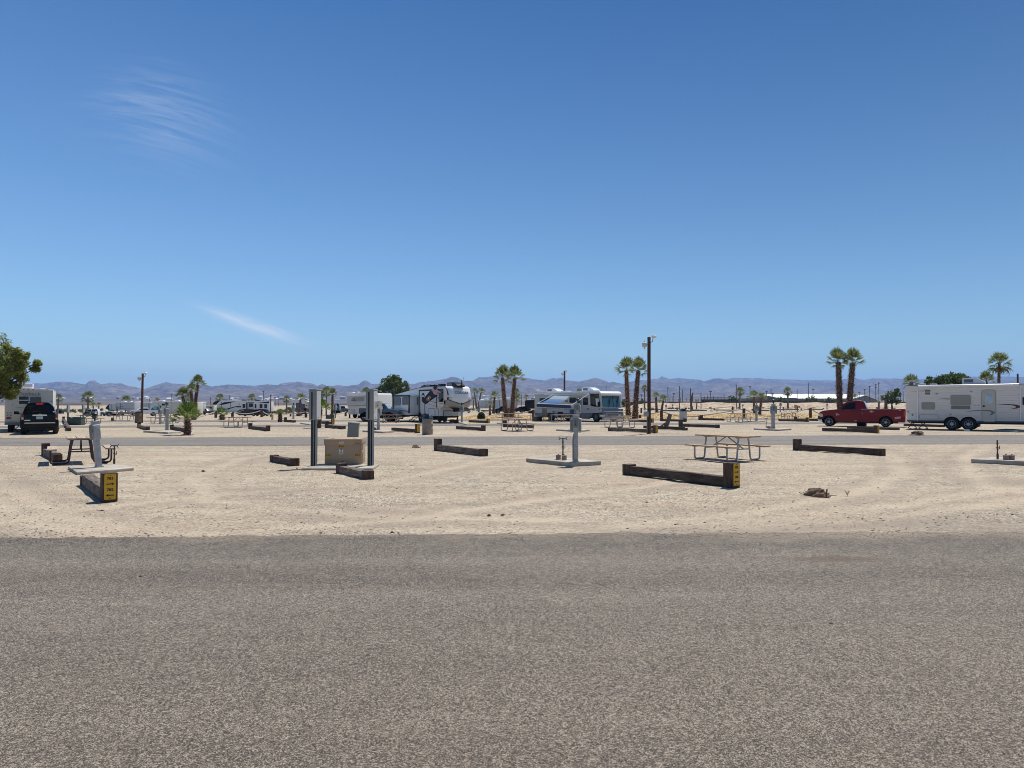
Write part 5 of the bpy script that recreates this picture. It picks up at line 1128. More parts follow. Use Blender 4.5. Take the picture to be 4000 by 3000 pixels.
pts = [(.1 + i * .12, .4 + .6 * math.sin(i * .8), .06 + .25 * max(0, math.sin(i * .7))) for i in range(12)]; mb.tube(pts, .03, 6); mb.build('hose', 'rv_taupe', v.t)
t = thing('orange_chock', 'orange plastic blocks under the nose of the white fifth wheel', 'wheel chock', G(1766, 1650), -57); mb = MB(); mb.prism([(-.35, 0), (.35, 0), (.3, .22), (.1, .3), (-.2, .26)], -.15, .15); mb.build('block', 'red_plastic', t, bevel=.03)
t = thing('orange_chock', 'dark cooler box beside the orange blocks', 'cooler', G(1782, 1653), -57); t.name = 'cooler_box'; mb = MB(); mb.box(-.2, -.15, 0, .2, .15, .25); mb.prism([(-.21, .252), (.21, .252), (.19, .30), (-.19, .30)], -.16, .16); mb.build('shell', 'black', t, bevel=.02)
# flags: pole first, cloth hanging from it
def flag(label, a, b, c_, d_, mats, colour, n=26, mdeep=14):
    """corners a b (top edge from hoist) c_ d_ (bottom), local vectors"""
    o = v.t.matrix_basis
    f = thing('flag', label, 'flag', v.o, v.yaw)
    k = len(mats); groups = {i: MB() for i in range(k)}
    def pt(s, q):
        p = a.lerp(b, s).lerp(d_.lerp(c_, s), q); return p + Vector((0, .10 * math.sin(s * 9 + q * 2) * s, .03 * math.sin(s * 7)))
    for i in range(n):
        for j in range(mdeep):
            g = groups[colour((i + .5) / n, (j + .5) / mdeep)]; qs = [pt(i / n, j / mdeep), pt((i + 1) / n, j / mdeep), pt((i + 1) / n, (j + 1) / mdeep), pt(i / n, (j + 1) / mdeep)]
            g.add(qs + [q + Vector((0, .012, 0)) for q in qs], [(0, 1, 2, 3), (7, 6, 5, 4)])
    main = MB(); main.mi = 0
    for i, g in groups.items():
        main.mi = i; main.add(g.v, g.f)
    main.build('cloth', mats, f, smooth=60); return f
L3 = lambda p, y: Vector((lambda q: (q[0], y, q[1]))(v.P([p], y)[0]))
def us(s, q):
    if s < .42 and q < .54: return 2 if (int(s * 30) + int(q * 26)) % 3 == 0 and int(q * 26) % 2 else 0
    return 1 if int(q * 13) % 2 == 0 else 2
f1 = flag('striped red and white flag with a starred blue corner on the white fifth wheel', L3((1652, 392), -1.0), L3((1735, 490), -1.05), L3((1690, 532), -1.0), L3((1598, 462), -.95), ['flag_navy', 'flag_red', 'flag_white'], us)
mb = MB(); mb.tube([L3((1650, 372), -1.0), L3((1705, 440), -.7), L3((1745, 495), -.05)], .025, 6); mb.build('pole', 'rv_black', f1)
def blk(s, q):
    d = math.hypot((s - .5) * 1.35, q - .5); return 1 if .16 < d < .21 or (abs(q - .52 - .12 * s) < .03 and .4 < s < .72) else 2 if d < .10 else 0
flag('black flag with a round gold emblem on the white fifth wheel', L3((1588, 462), -.95), L3((1690, 540), -1.0), L3((1528, 672), -.98), L3((1462, 618), -.95), ['flag_navy', 'flag_gold', 'flag_white'], blk, 34, 30)

# ================================================================== motorhome with the blue awning
v = V('motorhome', 'beige and grey motorhome with a blue awning and teal windscreen', 'motorhome', (1510, 1290), -57, (2050, 1400, 5.185)); W = 2.5
top = v.P([(195, 706), (590, 688), (1100, 670), (1500, 664)]); (xr_, _), = v.P([(195, 1200)]); (_, zr), = v.P([(1500, 664)]); zb = .44; (xw, _), = v.P([(1425, 1240)]); (xw2, _), = v.P([(520, 1230)]); ws = [(xw, .46, .56), (xw2, .46, .56)]
zs = v.P([(1400, 1090)])[0][1]
nose = [(.05, zr - .02), (.34, zr - .18), (.40, zr - .35)]
up = top + nose + [(.28, zr - .5), (.42, zr - 1.6), (.55, zr - 1.68), (.62, zs), (xr_, zs)]
bu = v.side('body', 'rv_beige', up, 0, W, .05, local=True, seg=3)
lo = [(xr_, zs - .003), (.62, zs - .003), (.66, zb + .35), (.60, zb)] + arches(.60, xr_ + .02, zb, ws)[1:]
bl_ = v.side('lower_body', 'rv_grey', lo, .01, W - .01, .02, local=True)
v.side('roof', 'rv_bright', [(x, z + .006) for x, z in top] + [(.05, zr - .012), (.34, zr - .172), (.40, zr - .34), (.30, zr - .36), (.0, zr - .15)] + [(x, z - .13) for x, z in reversed(top)], -.03, W + .03, .02, local=True)
v.side('belt_stripe', 'rv_silver', [(195, 1058), (1505, 1020), (1560, 1030), (1560, 1092), (195, 1100)], -.012, .01); v.side('belt_line', 'trim_white', [(195, 1085), (1505, 1092), (1505, 1100), (195, 1094)], -.018, .01)
for a, b, mt in (((302, 808), (500, 885), 'glass'), ((812, 845), (886, 886), 'glass_shade'), ((905, 798), (1026, 893), 'glass'), ((1182, 797), (1274, 938), 'glass')): v.rect('window', mt, a, b, -.025, .01, .07, frame='trim_white' if mt == 'glass_shade' else 'rv_black', fw=.02)
dr = v.rect('door', 'rv_beige', (1047, 770), (1140, 1120), -.025, .01, .10, frame='decal_grey', fw=.02); v.rect('window', 'glass', (1060, 793), (1127, 952), -.036, -.02, .09, par=dr)
cw = v.side('cab_window', 'glass', [(1322, 722), (1498, 716), (1520, 980), (1400, 975), (1330, 955)], -.03, .01); v.side('pane', 'glass_sky', [(1432, 812), (1495, 812), (1508, 965), (1445, 960)], -.04, -.02, par=cw)
v.rect('emblem', 'decal_grey', (1262, 1005), (1296, 1042), -.018, .01, .12)
for pts in ([(740, 1040), (800, 1030), (830, 1010), (880, 1020), (900, 1045), (820, 1060)], [(270, 742), (400, 748), (500, 762), (400, 757)], [(250, 1010), (700, 1010), (740, 1022), (250, 1030)]): v.side('decal', 'decal_lgrey', pts, -.008, .004)
for a, b in (((240, 1112), (365, 1200)), ((820, 1110), (920, 1215)), ((1150, 1115), (1320, 1225))): v.rect('storage_door', 'rv_grey', a, b, -.012, .03, .04, par=bl_, frame='decal_grey', fw=.012)
for a in ((292, 1165), (865, 1190), (1238, 1200)): v.rect('latch', 'black', (a[0] - 6, a[1] - 12), (a[0] + 6, a[1] + 12), -.02, .0, .02, par=bl_)
v.side('hood_panel', 'rv_grey', [(.10, zr - 1.72), (.40, zr - 1.60), (.56, zr - 1.69), (.635, zs + .006), (-.5, zs + .006), (-.2, zs + .25)], -.006, W + .006, local=True)
def tilt(p): return Vector((p.x + (.28 + .14 * (zr - .5 - p.z) / 1.1) - .35, p.y, p.z))
(y0_, z0_), (y1_, z1_) = v.FP([(1520, 740), (1925, 985)], .40)
mb = MB(); mb.prism(rrect(max(.04, y0_), z1_, min(W - .02, y1_), z0_, .12), .36, .39, 'x'); wsn = mb.build('windscreen', 'glass_teal', v.t, warp=tilt)
mb = MB(); mb.prism(rrect(max(.05, y0_), z0_ - .32, min(W - .04, y1_), z0_ - .02, .06), .39, .396, 'x'); mb.build('sun_shade', 'glass_grey', wsn, warp=tilt)
mb = MB(); mb.box(.385, W / 2 + .1, z1_, .40, W / 2 + .16, z0_); mb.build('pillar', 'rv_black', wsn, warp=tilt)
for y_ in (.75, 1.75): mb = MB(); mb.bar((.52, y_, z1_ - .06), (.405, y_ + .25, z1_ + .75), .035); mb.bar((.42, y_ - .02, z1_ + .4), (.40, y_ + .32, z1_ + .9), .03); mb.build('wiper', 'rv_black', wsn)
v.front('headlight', 'lens', (1545, 1142), (1632, 1183), .5, .69, .05, par=bl_); v.front('headlight', 'lens', (1908, 1130), (1945, 1165), .5, .69, .05, par=bl_)
gr = v.front('grille', 'rv_silver', (1655, 1112), (1900, 1188), .5, .685, .04, par=bl_)
for k in range(4): (y0_, z0_), (y1_, z1_) = v.FP([(1672, 1120 + k * 17), (1890, 1129 + k * 17)], .69); mb = MB(); mb.box(.68, y0_, z1_, .694, y1_, z0_); mb.build('slot', 'ink', gr)
v.side('bumper', 'rv_silver', v.P([(1505, 1200)])[0:0] + [(.40, .22), (.76, .25), (.78, .46), (.40, .46)], -.02, W + .02, .03, local=True)
v.side('hood_line', 'trim_white', [(.56, zs + .10), (.66, zs + .08), (.66, zs + .02), (.56, zs + .04)], .02, W - .02, local=True)
for y_, s_ in ((-.22, 1), (W + .02, -1)): mb = MB(); mb.box(.0, y_, zs + .55, .12, y_ + .2, zs + 1.0); mb.bar((.06, y_ + .1, zs + .4), (.06, y_ + .1 + s_ * .1, zs + .2), .04); mb.build('mirror', 'rv_black', v.t, bevel=.03)
ac_unit(v, (443, 612), (655, 680), .8, 1.6); ac_unit(v, (1160, 592), (1395, 662), .8, 1.6); roof_vent(v, (730, 657), (850, 690), .5, 1.1); 
mb = MB(); (xa, za), = v.P([(265, 700)], .8); mb.tube([(xa, .8, za - .1), (xa, .8, za + .25)], .04, 6); mb.lathe([(.02, za + .2), (.25, za + .35), (.27, za + .42), (.05, za + .3)], 10, (xa - .15, .8, 0)); mb.build('roof_aerial', 'rv_bright', v.t)
mb = MB(); (xa, za), = v.P([(1647, 655)], 1.0); mb.tube([(xa, 1.0, za - .1), (xa, 1.0, za + .5)], .02, 6); mb.build('antenna', 'rv_black', v.t)
v.well([q_[0] for q_ in ws], .55, W, .36)
for x, *_ in ws: v.wheel(x, .06, .46, .28, 'galv_dark', 6); v.wheel(x, W - .06, .46, .28, 'galv_dark', 0, face=1)
mb = MB(); mb.box(xr_ + .5, .3, .35, .2, W - .3, .55); mb.build('chassis', 'underbody', v.t)
# awning: case on the wall, two arms, roller with a valance and the cloth
AY = -2.3; (xa0, zc), (xa1, _) = v.P([(590, 735), (1310, 716)], -.05)
mb = MB(); mb.tube([(xa0 - 1.6, -.07, zc + .03), (xa1, -.07, zc + .03)], .06, 10); aw = mb.build('awning_case', 'rv_bright', v.t)
(xo0, zo0), (xo1, zo1) = v.P([(248, 915), (955, 945)], AY)
mb = MB(); mb.tube([(xo0, AY, zo0), (xo1, AY, zo1)], .05, 10); ro = mb.build('awning_roller', 'rv_bright', aw)
mb = MB(); n = 40; vs = []
for i in range(n + 1):
    s_ = i / n; x = xo0 + (xo1 - .12 - xo0) * s_; z = zo0 + (zo1 - zo0) * s_; vs += [(x, AY - .055, z - .02), (x, AY - .055, z - .30 - .035 * abs(math.sin(s_ * n / 2 * pi / 1.0))), (x, AY - .04, z - .02), (x, AY - .04, z - .30 - .035 * abs(math.sin(s_ * n / 2 * pi)))]
mb.add(vs, [f for i in range(n) for f in ((i * 4, i * 4 + 4, i * 4 + 5, i * 4 + 1), (i * 4 + 2, i * 4 + 3, i * 4 + 7, i * 4 + 6))]); mb.build('valance', 'awn_navy', aw, smooth=0)
(xi0, zi0), (xi1, zi1) = v.P([(600, 742), (925, 752)], -.09); (xj0, zj0), (xj1, zj1) = v.P([(285, 912), (655, 928)], AY)
me = bpy.data.meshes.new('awning_cloth'); vs = []; uv = []; nn = 14
for j in range(nn + 1):
    q = j / nn
    for i in range(nn + 1):
        s_ = i / nn; a = Vector((xi0 + (xi1 - xi0) * s_, -.09, zi0 + (zi1 - zi0) * s_)); b = Vector((xj0 + (xj1 - xj0) * s_, AY, zj0 + (zj1 - zj0) * s_)); p = a.lerp(b, q); p.z -= .10 * math.sin(pi * q); vs.append(p); uv.append((s_, q))
fs = [(j * (nn + 1) + i, j * (nn + 1) + i + 1, (j + 1) * (nn + 1) + i + 1, (j + 1) * (nn + 1) + i) for j in range(nn) for i in range(nn)]
me.from_pydata([tuple(p) for p in vs], [], fs); ul = me.uv_layers.new()
for lp in me.loops: ul.data[lp.index].uv = uv[lp.vertex_index]
me.materials.append(MATS['awning_cloth']); me.polygons.foreach_set('use_smooth', [True] * len(me.polygons)); o = bpy.data.objects.new('awning_cloth', me); C.objects.link(o); o.parent = aw
for (xa, za), (xb, zb_), nm in ((v.P([(585, 728)], -.07)[0], (xo0 + .05, zo0), 'a'), (v.P([(1310, 716)], -.07)[0], (xo1, zo1), 'b')):
    mb = MB(); mb.bar((xa, -.08, za), (xb, AY, zb_), .06); mb.build('awning_arm', 'rv_bright', aw)
for a, b in (((945, 950), (1195, 1045)), ((350, 960), (480, 1028))): (xb, zb_), = v.P([b], -.03); (xa, za), = v.P([a], AY); mb = MB(); mb.bar((xa, AY, za), (xb, -.03, zb_), .045); mb.build('awning_strut', 'rv_bright', aw)
CR = v.c
def CPX(x, y): return v.c[0] + x / v.c[2], v.c[1] + y / v.c[2]
def camp_chair(label, px, row, yaw, mat, h=.95):
    t = thing('camp_chair', label, 'folding chair', G(px, row), yaw, 'chairs under the awning'); mb = MB(); mb.box(-.27, -.25, .42, .27, .25, .46); mb.build('seat', mat, t, bevel=.01); mb = MB(); mb.prism([(.22, .46), (.34, h), (.38, h), (.26, .46)], -.27, .27, 'x'); mb.build('backrest', mat, t)
    for s in (-1, 1):
        for a, b in (((-.26, .0), (.24, .46)), ((.26, 0), (-.24, .46))): mb = MB(); mb.bar((s * .27, a[0], a[1]), (s * .27, b[0], b[1]), .03); mb.build('leg', 'tube_steel', t)
        mb = MB(); mb.bar((s * .28, -.24, .66), (s * .28, .28, .66), .04); mb.build('armrest', mat, t)
    return t
camp_chair('tan high-backed camp chair at the left end under the blue awning', 2133, 1646, 150, 'canvas_tan', 1.3); camp_chair('dark blue camp chair right of the awning and behind the centre pedestal', 2241, 1648, 20, 'chair_blue', 1.2); camp_chair('black camp chair under the middle of the blue awning', 2190, 1645, 170, 'black')
t = thing('bicycle', 'dark bicycle leaning on the motorhome under the awning', 'bicycle', G(2168, 1643), -40)
for x in (-.52, .52): mb = MB(); mb.tube([(x + .33 * math.cos(a), 0, .34 + .33 * math.sin(a)) for a in [i * pi / 10 for i in range(21)]], .022, 6); mb.build('wheel', 'rubber', t)
mb = MB()
for a, b in (((-.52, .34), (-.18, .82)), ((-.18, .82), (.36, .86)), ((.36, .86), (-.05, .32)), ((-.05, .32), (-.52, .34)), ((-.05, .32), (-.2, .9)), ((.52, .34), (.32, .98))): mb.bar((a[0], 0, a[1]), (b[0], 0, b[1]), .035)
mb.build('frame', 'car_blue', t); mb = MB(); mb.box(-.32, -.06, .9, -.08, .06, .95); mb.build('saddle', 'black', t); mb = MB(); mb.bar((.32, -.28, 1.0), (.32, .28, 1.0), .03); mb.build('handlebar', 'black', t)
t = thing('camp_table', 'white folding table beneath the blue awning', 'folding table', G(2175, 1650), -57); mb = MB(); mb.box(-.6, -.3, .68, .6, .3, .71); mb.build('tabletop', 'rv_light', t, bevel=.01)
for x in (-.5, .5):
    for y in (-.25, .25): mb = MB(); mb.bar((x, y, 0), (x * .9, y, .68), .035); mb.build('leg', 'tube_steel', t)
t = thing('cooler_box', 'dark cooler on the ground at the rear of the motorhome', 'cooler', G(2098, 1646), -57); mb = MB(); mb.box(-.45, -.3, .0, .45, .3, .42); mb.build('shell', 'black', t, bevel=.03); mb = MB(); mb.box(-.46, -.31, .423, .46, .31, .5); mb.build('lid', 'black', t, bevel=.02)
t = thing('kettle_grill', 'small grill on a post beside the rear of the motorhome', 'grill', G(2074, 1640), 0); mb = MB(); mb.bar((0, 0, 0), (0, 0, .7), .07); mb.build('post', 'tube_brown', t); mb = MB(); mb.box(-.28, -.2, .7, .28, .2, .95); mb.build('firebox', 'tube_brown', t, bevel=.01); mb = MB(); mb.box(-.2, -.206, .78, .2, -.2, .9); mb.build('grate', 'ink', t)

# ================================================================== black SUV and the cream trailer at the far left
v = V('suv', 'black sport utility car seen from behind at the left edge', 'car', (500, 1485), 32, (0, 1250, 3.318)); D_ = 4.7
pts = [(258, 1400), (256, 1330), (265, 1250), (285, 1215), (318, 1130), (352, 1082), (400, 1068), (610, 1066), (655, 1082), (688, 1120), (722, 1190), (745, 1250), (756, 1330), (755, 1400)]
rear = v.P(pts); W0 = min(p[0] for p in rear); W1 = max(p[0] for p in rear); zl = max(p[1] for p in rear); z_ = [p[1] for p in rear]
def suv_sil(y):                                              # half width/height factors along the length
    return 1
zbelt = v.P([(300, 1215)])[0][1]
lowp = v.P([(258, 1400), (256, 1330), (262, 1255), (285, 1212), (722, 1205), (745, 1250), (756, 1330), (755, 1400)])
mb = MB(); mb.prism(lowp, .12, D_); bdy = mb.build('body', 'car_black', v.t, bevel=.06, seg=3, warp=lambda p: Vector((p.x * (1 - .06 * sstep(3, 4.7, p.y)), p.y, p.z - .18 * sstep(3.2, 4.7, p.y) * (1 if p.z > zbelt - .1 else 0))))
cabp = v.P([(287, 1214), (318, 1130), (352, 1084), (400, 1069), (610, 1067), (655, 1083), (690, 1122), (722, 1208)])
mb = MB(); mb.prism(cabp, .15, 3.4); cb = mb.build('cabin', 'car_black', v.t, bevel=.05, seg=3, warp=lambda p: Vector((p.x, p.y + (.30 * (p.z - zbelt) / (zl - zbelt) if p.y < 1 else -1.1 * (p.z - zbelt) / (zl - zbelt)), p.z)))
slope = lambda p: Vector((p.x, p.y + .30 * (p.z - zbelt) / (zl - zbelt), p.z))
mb = MB(); mb.prism(v.P([(318, 1205), (345, 1125), (372, 1096), (640, 1096), (665, 1125), (695, 1200)]), .125, .2); mb.build('rear_window', 'glass', cb, warp=slope)
mb = MB(); mb.prism(v.P([(458, 1078), (560, 1078), (555, 1096), (463, 1096)]), .12, .25); mb.build('brake_light', 'tail_red_hi', cb, warp=slope)
for s in (0, 1):
    q = v.P([(268, 1228), (303, 1222), (308, 1292), (270, 1298)] if s == 0 else [(718, 1220), (746, 1228), (753, 1290), (720, 1290)]); mb = MB(); mb.prism(q, .095, .3); tl = mb.build('tail_light', 'tail_red', v.t, bevel=.01)
    q = v.P([(276, 1262), (302, 1262), (304, 1290), (277, 1292)] if s == 0 else [(720, 1266), (744, 1266), (746, 1288), (722, 1288)]); mb = MB(); mb.prism(q, .088, .12); mb.build('reversing_lens', 'lens' , tl)
v.rect('tailgate_strip', 'chrome', (420, 1227), (610, 1243), .09, .15, .02); v.rect('emblem', 'lens', (500, 1216), (540, 1232), .085, .15, .04)
pl = v.rect('number_plate', 'plate', (470, 1250), (556, 1285), .10, .15, .01)
v.rect('bumper', 'car_black', (255, 1328), (757, 1392), .02, .5, .05, bevel=.03); v.rect('bumper_trim', 'chrome', (316, 1331), (716, 1337), .014, .05, .004); v.rect('badge', 'chrome', (316, 1295), (392, 1306), .105, .15, .004)
v.rect('sticker', 'white_paint_and_sunlit', (685, 1180), (708, 1200), .16, .2, .03)
mb = MB(); mb.tube([v._hit((430, 1185), v.Y, .1), v._hit((545, 1180), v.Y, .1)], .012, 6); mb.build('wiper', 'underbody', cb)
mb = MB(); xm = v.P([(212, 1203)], 2.9)[0]; mb.box(xm[0] - .12, 2.8, xm[1] - .09, xm[0] + .12, 2.95, xm[1] + .09); mb.bar((xm[0] + .1, 2.9, xm[1] - .05), (W0 + .1, 2.9, xm[1] - .1), .05); mb.build('mirror', 'car_black', v.t, bevel=.03)
for s in (W0 + .14, W1 - .14): mb = MB(); mb.bar((s + (.22 if s < 0 else -.22), .55, zl + .03), (s + (.22 if s < 0 else -.22), 2.3, zl + .03), .04); mb.build('roof_rail', 'car_black', v.t)
mb = MB(); mb.box(W0 + .25, .3, .28, W1 - .25, 4.4, .6); mb.build('chassis', 'underbody', v.t)
for y in (.95, 3.75):
    v.wheel(y, W0 + .02, .38, .26, 'alloy', 0, face=-1, ax='x'); v.wheel(y, W1 - .02, .38, .26, 'alloy', 0, face=1, ax='x')
for o_ in list(v.t.children):
    if o_.name.startswith('window'): pass
mb = MB(); q = [(1.0, zbelt + .03), (2.7, zbelt + .03), (2.1, zl - .12), (1.15, zl - .12)]; mb.prism(q, W0 + .09, W0 + .2, 'x'); mb.build('side_window', 'glass', cb, warp=lambda p: Vector((p.x + .20 * (p.z - zbelt) / (zl - zbelt), p.y, p.z)))

v = V('travel_trailer', 'cream travel trailer seen from behind at the left edge with lettering', 'travel trailer', (375, 1455), 32, (0, 1250, 3.318)); D_ = 8.0
q = v.P([(58, 1340), (60, 905), (110, 893), (690, 908), (690, 1340)]); W0, W1 = q[0][0], q[-1][0]
mb = MB(); mb.prism(q, 0, D_); mb.build('body', 'rv_cream', v.t, bevel=.05)
mb = MB(); (xa, za), (xb, zb_) = v.P([(60, 888), (692, 906)], -.03); mb.prism([(xa, za - .06), (xb, zb_ - .06), (xb, zb_ + .02), ((xa + xb) / 2, za + .03), (xa, za + .02)], -.05, D_ + .05); rf = mb.build('roof', 'rv_bright', v.t, bevel=.02)
for x in (305, 367, 430, 617, 128, 165): v.rect('marker_lamp', 'tail_red_hi' if x != 165 else 'black', (x - 11, 892 + (x > 600) * 7), (x + 11, 904 + (x > 600) * 7), -.075, -.04, .02, par=rf)
wn = v.rect('window', 'glass_grey', (244, 990), (373, 1035), -.03, .02, .05, frame='trim_white', fw=.03); v.rect('pane', 'glass', (246, 1046), (368, 1088), -.03, .02, .05, par=wn, frame='trim_white', fw=.02); v.rect('window', 'glass_grey', (390, 992), (536, 1088), -.03, .02, .08, frame='trim_white', fw=.03)
(xa, za), = v.P([(377, 960)], -.01); textmesh('lettering', 'Outback', .30, 'decal_letter', Matrix.Translation((xa, -.012, za)) @ Matrix.Rotation(pi / 2, 4, 'X'), v.t, xs=1.15)
for pts in ([(180, 1130), (300, 1132), (320, 1126), (250, 1138)], [(150, 1090), (172, 1094), (165, 1112)]): v.side('decal', 'decal_lgrey', pts, -.008, .004)
for k in range(3): 
    for x in (85, 128): v.rect('marking', 'decal_letter', (x, 1198 + k * 17), (x + 26, 1207 + k * 17), -.006, .004, .01)
v.rect('tail_light', 'tail_red', (78, 1258), (140, 1285), -.04, .02, .05); v.rect('number_plate', 'plate', (66, 1292), (142, 1318), -.03, .02, .01); v.rect('tail_light', 'tail_red', (618, 1258), (680, 1288), -.04, .02, .05)
v.rect('bumper', 'rv_grey', (58, 1330), (690, 1352), -.12, .02, .01)
mb = MB(); (xa, za), (xb, zb_) = v.P([(272, 822), (428, 885)], 3.0); mb.box(xa, 3.0, zb_, xb, 4.0, za); ac = mb.build('air_conditioner', 'rv_bright', v.t, bevel=.05); mb = MB()
for i in range(5): 
    for j in range(3): x = xa + (xb - xa) * (.1 + .17 * i); z = zb_ + (za - zb_) * (.2 + .24 * j); mb.box(x, 2.985, z, x + (xb - xa) * .13, 3.0, z + (za - zb_) * .17)
mb.build('grille', 'decal_lgrey', ac)
roof_vent(v, (145, 862), (240, 890), 4.5, 5.1); roof_vent(v, (525, 882), (572, 905), 2.0, 2.5)
mb = MB(); mb.box(W0 + .25, .2, .4, W1 - .25, D_ - .2, .66); mb.build('chassis', 'underbody', v.t)
for y in (2.9, 3.8): v.wheel(y, W0 + .05, .37, .24, 'alloy', 0, -1, 'x'); v.wheel(y, W1 - .05, .37, .24, 'alloy', 0, 1, 'x')
v.wheel(1.3, W0 + .1, .37, .24, 'alloy', 0, -1, 'x')
for x in (W0 + .5, W1 - .5): mb = MB(); mb.bar((x - .25, .5, .45), (x + .15, .5, .02), .05); mb.bar((x + .25, .5, .45), (x - .15, .5, .02), .05); mb.build('stabilizer_jack', 'underbody', v.t)
mb = MB(); mb.box(W0 - .02, 1.6, .9, W0 + .01, 2.4, 2.6); mb.build('door', 'rv_cream', v.t); mb = MB(); mb.box(W0 - .025, 4.5, 1.6, W0 + .01, 5.6, 2.3); mb.build('window', 'glass_grey', v.t)
t = thing('folding_chair', 'red and white folded chair lying by the black car', 'folding chair', G(240, 1676), 0)
for a, b in (((-.18, .0), (.2, .42)), ((.2, .0), (-.16, .42)), ((-.2, .22), (.2, .26))): mb = MB(); mb.bar((a[0], 0, a[1]), (b[0], .1, b[1]), .04); mb.build('frame', 'label_pink' if a[1] else 'white_paint_and_sunlit', t)
# ------------------------------------------------------------------ vehicles further off
def carside(v, low, cab, wins, wheels, W=1.85, mat='car_black', rw=.36, k=.3, zb=.32, lamps=(), glass='glass', front=None):
    pl = v.P(low); wl = [(v.P([w_])[0][0], rw, rw + .07) for w_ in wheels]
    body = pl + arches(pl[-1][0], pl[0][0], zb, wl)
    v.side('body', mat, body, 0, W, .05, local=True, seg=3)
    pc = v.P(cab); z0 = min(p[1] for p in pc); tw = tumble(z0, k, .04, W - .04)
    cb = v.side('cabin', mat, pc, .04, W - .04, .04, local=True, warp=tw, seg=3)
    for w_ in wins: v.side('window', glass, w_, .028, .1, par=cb, warp=tumble(z0, k, .028, W - .028))
    for w_, a, b in lamps: v.rect(w_[0], w_[1], a, b, -.012, .05, .03)
    v.well([q[0] for q in wl], rw + .06, W)
    for x, *_ in wl: v.wheel(x, .0, rw, .24, 'alloy', 5); v.wheel(x, W, rw, .24, 'alloy', 0, face=1)
    return cb
c1 = (330, 1530, 7.373)
v = V('suv', 'white sport utility car far left behind the white cabinet posts', 'car', (262, 712), 20, c1)
carside(v, [(60, 690), (58, 575), (200, 560), (382, 552), (392, 620), (388, 690)], [(60, 580), (75, 530), (118, 498), (350, 494), (370, 510), (384, 560)], [[(66, 570), (85, 535), (120, 512), (190, 512), (185, 565)], [(208, 560), (212, 512), (350, 508), (372, 548)]], [(262, 690), (62, 690)], mat='car_white', rw=.40, k=.2, W=1.9)
v.rect('tail_light', 'tail_red', (366, 570), (388, 612), -.012, .05, .02)
def boat(label, a, b, row, hull, topm, d=None, cover=True, axle=1):
    v = V('boat_on_trailer', label, 'boat', (a, row), 8, c1, 'boats on trailers'); (x0, _), (x1, _) = v.P([(a, row), (b, row)]); L_ = x1 - x0
    mb = MB(); n = 14; vs = []
    for i in range(n + 1):
        s = i / n; w_ = 1.05 * (1 - (1 - min(1, s * 1.6 + .12)) ** 2); zz = .80 + .15 * (1 - s) ** 2; kz = .40 + .25 * max(0, .45 - s) ** 1.2 * 2; x = x0 + L_ * s
        vs += [(x, 1.1 - w_, zz), (x, 1.1 - w_ * .9, (zz + kz) / 2), (x, 1.1, kz), (x, 1.1 + w_ * .9, (zz + kz) / 2), (x, 1.1 + w_, zz), (x, 1.1, zz + .08)]
    mb.add(vs, [(i * 6 + k, i * 6 + (k + 1) % 6, i * 6 + 6 + (k + 1) % 6, i * 6 + 6 + k) for i in range(n) for k in range(6)] + [[0, 1, 2, 3, 4, 5], [n * 6 + k for k in range(6)]]); h_ = mb.build('hull', hull, v.t)
    mb = MB(); mb.prism([(x0 + L_ * .28, .86), (x0 + L_ * .42, 1.08), (x0 + L_ * .9, 1.04), (x0 + L_, .86)], .25, 1.95); mb.build('cover', topm, v.t, bevel=.12)
    mb = MB(); mb.prism([(x0 + L_ * .96, .7), (x0 + L_ * 1.04, .7), (x0 + L_ * 1.05, 1.2), (x0 + L_ * .98, 1.25)], .9, 1.3); mb.build('outboard_motor', 'black', v.t, bevel=.05)
    mb = MB(); mb.bar((x0 - .8, 1.1, .55), (x0 + L_ * .9, 1.1, .5), .12); mb.bar((x0 + L_ * .4, .1, .5), (x0 + L_ * .4, 2.1, .5), .1); mb.build('trailer_frame', 'galv_dark', v.t)
    for k in range(axle): v.wheel(x0 + L_ * (.45 + .14 * k), .02, .34, .22, 'alloy', 5); v.wheel(x0 + L_ * (.45 + .14 * k), 2.2, .34, .22, 'alloy', 0, face=1)
    return v
boat('white boat on a twin axle trailer left of the far white pickup', 545, 850, 715, 'boat_white', 'boat_teal', axle=2); boat('green and white boat with a pale cover beside the far white pickup', 840, 1110, 710, 'boat_teal', 'boat_white'); boat('small pale boat behind the far white car', 380, 560, 705, 'boat_teal', 'rv_light')
